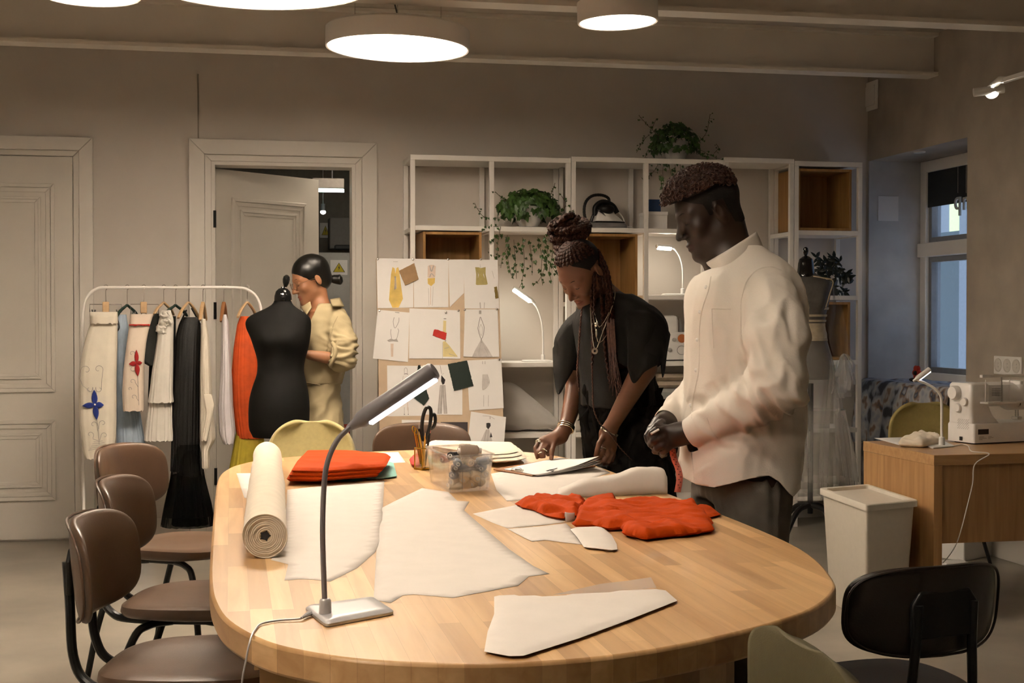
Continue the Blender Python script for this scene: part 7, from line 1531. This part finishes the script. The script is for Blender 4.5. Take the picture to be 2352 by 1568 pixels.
flap([G(1440, 715, -.135), G(1466, 712, -.145), G(1492, 716, -.155), G(1516, 736, -.14)], [G(1441, 846, -.215), G(1456, 880, -.23), G(1480, 854, -.225), G(1512, 836, -.19)], 'sleeve_flap', 12, .008)
flap([G(1334, 728, -.03), G(1312, 738, -.0), G(1290, 762, .02), G(1270, 800, .08)], [G(1322, 838, .02), G(1302, 876, .01), G(1281, 905, .03), G(1271, 848, .09)], 'sleeve_flap', 12, .008)
cs = np.array([G(x, y, d) for x in (1310, 1580) for y in (840, 1150) for d in (-.26, .26)]); lo2, hi2 = cs.min(0), cs.max(0); lo2[2] = .25; sh = SDF(lo2, hi2, .007)
sh.column([(.28, *G(1448, 1150, .04)[:2], .21, .15, ang), (Z1(1100), *G(1446, 1100, .04)[:2], .152, .13, ang), (Z1(1040), *G(1436, 1040, .05)[:2], .142, .12, ang), (Z1(960), *G(1430, 960, .05)[:2], .138, .115, ang), (Z1(880), *G(1420, 880, .03)[:2], .125, .115, ang), (Z1(850), *G(1416, 850, .02)[:2], .115, .11, ang)], .02)
KV, KF = cloth(sh, lambda V: .014*crease(V, 60, 41, (1, 1, .3))+.006*crease(V, 150, 42, (1, 1, .6))); O('skirt', (KV, KF), BS_, wm, sm=180); bsk = bvh_of(KV, KF)
m = MB(); r = random.Random(8)
for i in range(46):
    x = 1345+r.uniform(0, 185); y = r.uniform(850, 1080); a = on(bsk, x, y, .002)
    if a is None: continue
    q = [a, a+ZZ*-.03+RT*r.gauss(0, .01)-FH*.008, a-ZZ*.07+RT*r.gauss(0, .015)-FH*.006, a-ZZ*r.uniform(.09, .14)+RT*r.gauss(0, .02)]
    q = spl(q, 3); wd_ = np.linspace(.018, .003, len(q))*r.uniform(.6, 1.3); m.grid([[p-RT*k_, p-FH*.004, p+RT*k_] for p, k_ in zip(q, wd_)])
O('ragged_strips', m, BS_, wm, sm=180)
# jewellery
SIL = M('silver', (.70, .66, .56), .2, metal=1., var=.05); CH_ = lambda pts, dd, r_, nm: O(nm, MB().tube([p+ZZ*.0012*math.sin(i*2.2) for i, p in enumerate(spl([G(x, y, d) for (x, y), d in zip(pts, dd)], 8))], r_, 5), SIL, wm)
CH_([(1410, 655), (1412, 680), (1402, 715), (1385, 760), (1370, 800), (1363, 790), (1358, 740), (1356, 705)], (-.05, -.08, -.135, -.15, -.16, -.16, -.15, -.12), .0018, 'necklace')
CH_([(1407, 658), (1408, 690), (1395, 725), (1378, 750), (1370, 735), (1362, 705)], (-.05, -.09, -.14, -.155, -.155, -.12), .0016, 'necklace'); CH_([(1412, 665), (1406, 720), (1392, 770), (1374, 785), (1366, 745), (1360, 710)], (-.05, -.11, -.145, -.16, -.16, -.12), .0014, 'necklace')
c = G(1366, 806, -.168); O('pendant', MB().lathe([(.004, -.001), (.010, -.001), (.011, .001), (.004, .001), (.004, -.001)], c, frame(-FH), 18, cap=False).ell(G(1370, 745, -.168), (.007, .004, .008)).ell(G(1370, 765, -.168), (.004, .003, .014)), SIL, wm)
def bangle(p, ax, r_, w_, nm='bracelet', n=24): Q_ = frame(ax); O(nm, MB().tube([p+Q_@A(r_*math.cos(a), r_*math.sin(a), 0) for a in np.arange(n)*2*PI/n], w_, 8, closed=True), SIL, wm)
dl_ = nrm(AL[2]-AL[1]); dr2 = nrm(AR[2]-AR[1])
for k in (-.004, .004, .011): bangle(AL[2]+dl_*k+ZZ*.0, dl_+A(.12*k*50, 0, .1), .029, .0028)
bangle(AR[2]+dr2*.012, dr2, .0285, .0032)
for k in range(5):
    a = k*1.256+.4; q = AR[2]+dr2*.012+frame(dr2)@A(.029*math.cos(a), .029*math.sin(a), 0); O('bracelet_link', MB().box(q, (.012, .012, .009), frame(dr2)), SIL, wm, bev=.002)
bangle(w(1238, 1015, -.012), nrm(w(1230, 1029, -.03)-w(1239, 1012, -.01)), .0112, .0032, 'ring', 16); bangle(w(1238, 1018, -.015), nrm(w(1230, 1029, -.03)-w(1239, 1012, -.01)), .0112, .0028, 'ring', 16); bangle(w(1250, 1036, -.05), nrm(w(1247, 1040, -.055)-w(1253, 1029, -.04)), .0105, .0025, 'ring', 16); bangle(w(1242, 1040, -.051), nrm(w(1243, 1049, -.055)-w(1239, 1037, -.05)), .0105, .002, 'ring', 16); bangle(v(1385, 1032, -.147), nrm(v(1384, 1036, -.15)-v(1386, 1020, -.135)), .0118, .0018, 'ring', 16)
nl = M('nail_tan', (.32, .17, .11), .3); O('thumb_nail', MB().ell(w(1266, 1050, -.077), (.006, .003, .008)), nl, wm)
# ---------------------------------------------------------------- person in khaki behind the dress form
D3 = 7.15
def K_(x, y, dd=0.): return P(x, y, D3+dd)
kw = T('person', 'person in khaki shirt and glasses with black ponytail behind the dress form', 'person', A(*(K_(745, 1000)[:2]), 0))
ps = math.radians(26); fh = -RT*math.cos(ps)-FH*math.sin(ps); th = math.radians(20); s3 = .98; O2 = K_(713, 645, 0)
cs = np.array([K_(x, y, d) for x in (655, 840) for y in (580, 1000) for d in (-.30, .30)]); lo, hi = cs.min(0), cs.max(0); lo[2] = -.01
sd = SDF(lo, hi, .0055)
L, R = head(sd, O2, fh, th, s3, .0115, .95, K_(738, 707, .0), .042, .88)
Z3 = lambda py: CH+(725-py)/F*D3*.9997
sd.cone(K_(738, 707), K_(743, 730), .048, .085, .02)
sd.column([(Z3(980), *K_(744, 980)[:2], .07, .085, 0), (Z3(880), *K_(742, 880)[:2], .06, .075, 0), (Z3(790), *K_(744, 790)[:2], .10, .10, 0), (Z3(740), *K_(742, 740)[:2], .105, .09, 0), (Z3(715), *K_(740, 715)[:2], .08, .07, 0)], .03)
BA = [K_(772, 748, -.07), K_(786, 826, -.15), K_(712, 815, -.20)]; BF = [K_(705, 745, .1), K_(700, 830, .08), K_(672, 810, -.1)]
for j in (BA, BF): sd.cone(j[0], j[1], .034, .034, .02); sd.cone(j[1], j[2], .036, .025, .012)
sd.cone(BA[2], K_(690, 812, -.21), .025, .030, .012, flat=ZZ, ff=.6)
fingers(sd, [([K_(692, 806+4*i, -.21), K_(676, 806+4*i, -.23), K_(668, 808+4*i, -.22)], .009) for i in range(4)]+[([K_(700, 806, -.22), K_(692, 798, -.24), K_(684, 797, -.25)], .010)], .003)
for x, dd in ((735, .07), (752, -.07)):
    a = K_(x, 980, dd); k = a.copy(); k[2] = .48; f0 = a.copy(); f0[2] = .08; sd.cone(a, k, .072, .052, .03); sd.cone(k, f0, .052, .04, .02); f1 = f0-RT*.13; f1[2] = .03; sd.cone(f0-ZZ*.03, f1, .042, .03, .02)
sk = skin_mats('tan', (.34, .155, .078), (.34, .115, .075)); HB = M('hair_sleek', (.007, .006, .005), .32, var=.2, sc=90, bump=.2, bsc=400, st=(1, 1, .2), spec=.4)
body(kw, sd, sk, L, s3); face_bits(kw, L, R, s3, HB, brow=(.0024, .030, .036))
hs = SDF(O2-A(.17, .17, .17), O2+A(.17, .17, .19), .005); hs.ell(L(0, -.020, .048), A(.081, .103, .090)*s3, R, .01); hs.ell(L(0, -.055, -.005), A(.066, .062, .065)*s3, R, .02)
hs.ell(L(0, .075, -.015), A(.068, .066, .075)*s3, R, .012, True); hs.ell(L(.085, .00, -.025), A(.03, .032, .04)*s3, R, .008, True); hs.ell(L(-.085, .00, -.025), A(.03, .032, .04)*s3, R, .008, True)
O('hair', cloth(hs, lambda V: .0012*snoise(V*A(1, 1, .5), 120, 5)), HB, kw, sm=180)
pt = L(0, -.108, -.022); m = MB(); q = spl([pt, pt+RT*.025-ZZ*.006, pt+RT*.050-ZZ*.008, pt+RT*.064-ZZ*.006], 5); m.tube(q, np.interp(np.linspace(0, 1, len(q)), [0, .2, .7, 1], [.012, .022, .028, .012]), 14); O('ponytail', m, HB, kw, sm=60)
O('hair_tie', MB().tube([pt+RT*.004+A(0, .015*math.cos(a), .015*math.sin(a)) for a in np.arange(14)*2*PI/14], .004, 6, closed=True), SIL, kw)
m = MB(); gm = M('glasses_wire', (.30, .22, .15), .3, metal=1.)
for g in (-1, 1): m.tube([L(.031*g+.020*math.cos(a), .100-.004*math.cos(a)*g, .004+.019*math.sin(a)) for a in np.arange(20)*2*PI/20], .0012, 5, closed=True).tube([L(.051*g, .098, .010), L(.074*g, .04, .012), L(.078*g, -.02, .012)], .0011, 5)
m.tube([L(-.011, .100, .010), L(.011, .100, .010)], .0012, 5); O('glasses', m, gm, kw)
O('earring', MB().tube([L(.080, -.016, -.045)+RT*.008*math.cos(a)+ZZ*.012*math.sin(a) for a in np.arange(14)*2*PI/14], .0013, 5, closed=True), SIL, kw)
KH = M('khaki_cotton', (.39, .315, .18), .8, var=.04, sc=20, bump=.25, bsc=260)
cs = np.array([K_(x, y, d) for x in (670, 845) for y in (680, 920) for d in (-.3, .25)]); sh = SDF(cs.min(0), cs.max(0), .006)
sh.cone(K_(776, 742, -.07), K_(788, 795, -.13), .062, .072, .02); sh.cone(K_(788, 795, -.13), K_(786, 822, -.15), .072, .068, .02); sh.cone(K_(786, 818, -.15), K_(756, 812, -.18), .062, .054, .015)
ck, nk_ = K_(757, 814, -.18), nrm(K_(740, 816, -.19)-K_(796, 822, -.15))
sh.put(lambda x, y, z: -((x-ck[0])*nk_[0]+(y-ck[1])*nk_[1]+(z-ck[2])*nk_[2]), ck-.09, ck+.09, .004, True)
sh.column([(Z3(y), *K_((a+b)/2, y, .0)[:2], (b-a)/2/F*D3, t_, ang) for y, a, b, t_ in ((700, 716, 770, .07), (712, 700, 790, .10), (735, 692, 800, .125), (770, 690, 806, .13), (830, 692, 798, .13), (865, 694, 786, .125), (880, 696, 782, .12))], .03)
def kd(V):
    x, y = pxy(V); sl = np.exp(-(np.linalg.norm(V-K_(790, 805, -.2), axis=1)/.12)**2); return .008*snoise(V*A(1, 1, .4), 40, 51)+.008*(crease(V, 45, 52, (1, 1, .5))-.4)+.018*sl*(crease(V, 75, 53, (.5, .5, 1.4))-.4)
def kclip(c):
    x, y = pxy(c); vn_ = np.minimum(np.minimum((742-y)*.42+1-np.abs(x-(712+(y-700)*-.05)), 745-y)*.002, -((c-K_(735, 720))@FH)); return vn_
KV, KF = cloth(sh, kd, kclip); O('shirt', (KV, KF), KH, kw, sm=180, sol=.004); bk = bvh_of(KV, KF)
O('rolled_cuff', MB().tube([ck-nk_*.012+frame(nk_)@A(.060*math.cos(a), .056*math.sin(a), .005*math.sin(3*a)) for a in np.arange(28)*2*PI/28], .011, 8, closed=True), KH, kw, sm=60)
def lapel(a, b, c_, d_): O('collar', MB().grid([[a*(1-u)*(1-t)+b*u*(1-t)+c_*u*t+d_*(1-u)*t-FH*.012*math.sin(u*PI)*math.sin(t*PI) for u in np.linspace(0, 1, 6)] for t in np.linspace(0, 1, 6)]), KH, kw, sm=180, sol=.006)
lapel(K_(758, 688, .0), K_(780, 684, .03), K_(790, 704, -.02), K_(764, 703, -.14)); lapel(K_(712, 690, -.02), K_(716, 706, -.1), K_(704, 722, -.13), K_(690, 706, -.02))
seam(bk, [(775, 727), (766, 748), (760, 775), (757, 798)], .003, M('khaki_seam', (.29, .23, .13), .85), kw, 'armhole_seam')
cs = np.array([K_(x, y, d) for x in (680, 810) for y in (850, 1010) for d in (-.22, .22)]); lo2, hi2 = cs.min(0), cs.max(0); lo2[2] = .02; sh = SDF(lo2, hi2, .008)
sh.column([(Z3(985), *K_(744, 985)[:2], .098, .135, ang), (Z3(940), *K_(743, 940)[:2], .094, .13, ang), (Z3(900), *K_(741, 900)[:2], .088, .115, ang), (Z3(868), *K_(741, 868)[:2], .084, .11, ang)], .03)
for x, dd in ((738, .07), (748, -.07)):
    a = K_(x, 975, dd); k = a.copy(); k[2] = .06; sh.cone(a, k, .09, .08, .03)
O('trousers', cloth(sh, lambda V: .010*(crease(V@rotm((0, 1, 0), .5).T, 55, 61, (.6, .6, 1.2))-.4)), KH, kw, sm=180)
seam(bk, [(704, 878), (740, 882), (780, 876)], .006, KH, kw, 'shirt_hem')
# ================================================================ camera, world, view
cd = bpy.data.cameras.new('camera'); cam = bpy.data.objects.new('camera', cd); COL.objects.link(cam)
cd.sensor_width = 36; cd.sensor_fit = 'HORIZONTAL'; cd.lens = F/2352*36; cd.clip_start = .05; cd.clip_end = 100
cam.matrix_world = Matrix(((RT[0], UP[0], -FW[0], 0), (RT[1], UP[1], -FW[1], 0), (RT[2], UP[2], -FW[2], CH), (0, 0, 0, 1)))
bpy.context.scene.camera = cam
w = bpy.data.worlds.new('dusk_sky'); bpy.context.scene.world = w; w.use_nodes = True; nt = w.node_tree
bg = nt.nodes['Background']; bg.inputs[0].default_value = (.52, .66, .88, 1); bg.inputs[1].default_value = 1.25
sc = bpy.context.scene
sc.view_settings.view_transform = 'Standard'; sc.view_settings.look = 'None'; sc.view_settings.gamma = 1.; sc.view_settings.exposure = EXPO; sc.view_settings.use_curve_mapping = False
sc.cycles.use_denoising = True; sc.cycles.max_bounces = 8; sc.cycles.diffuse_bounces = 5; sc.cycles.transparent_max_bounces = 24; sc.cycles.sample_clamp_indirect = 6
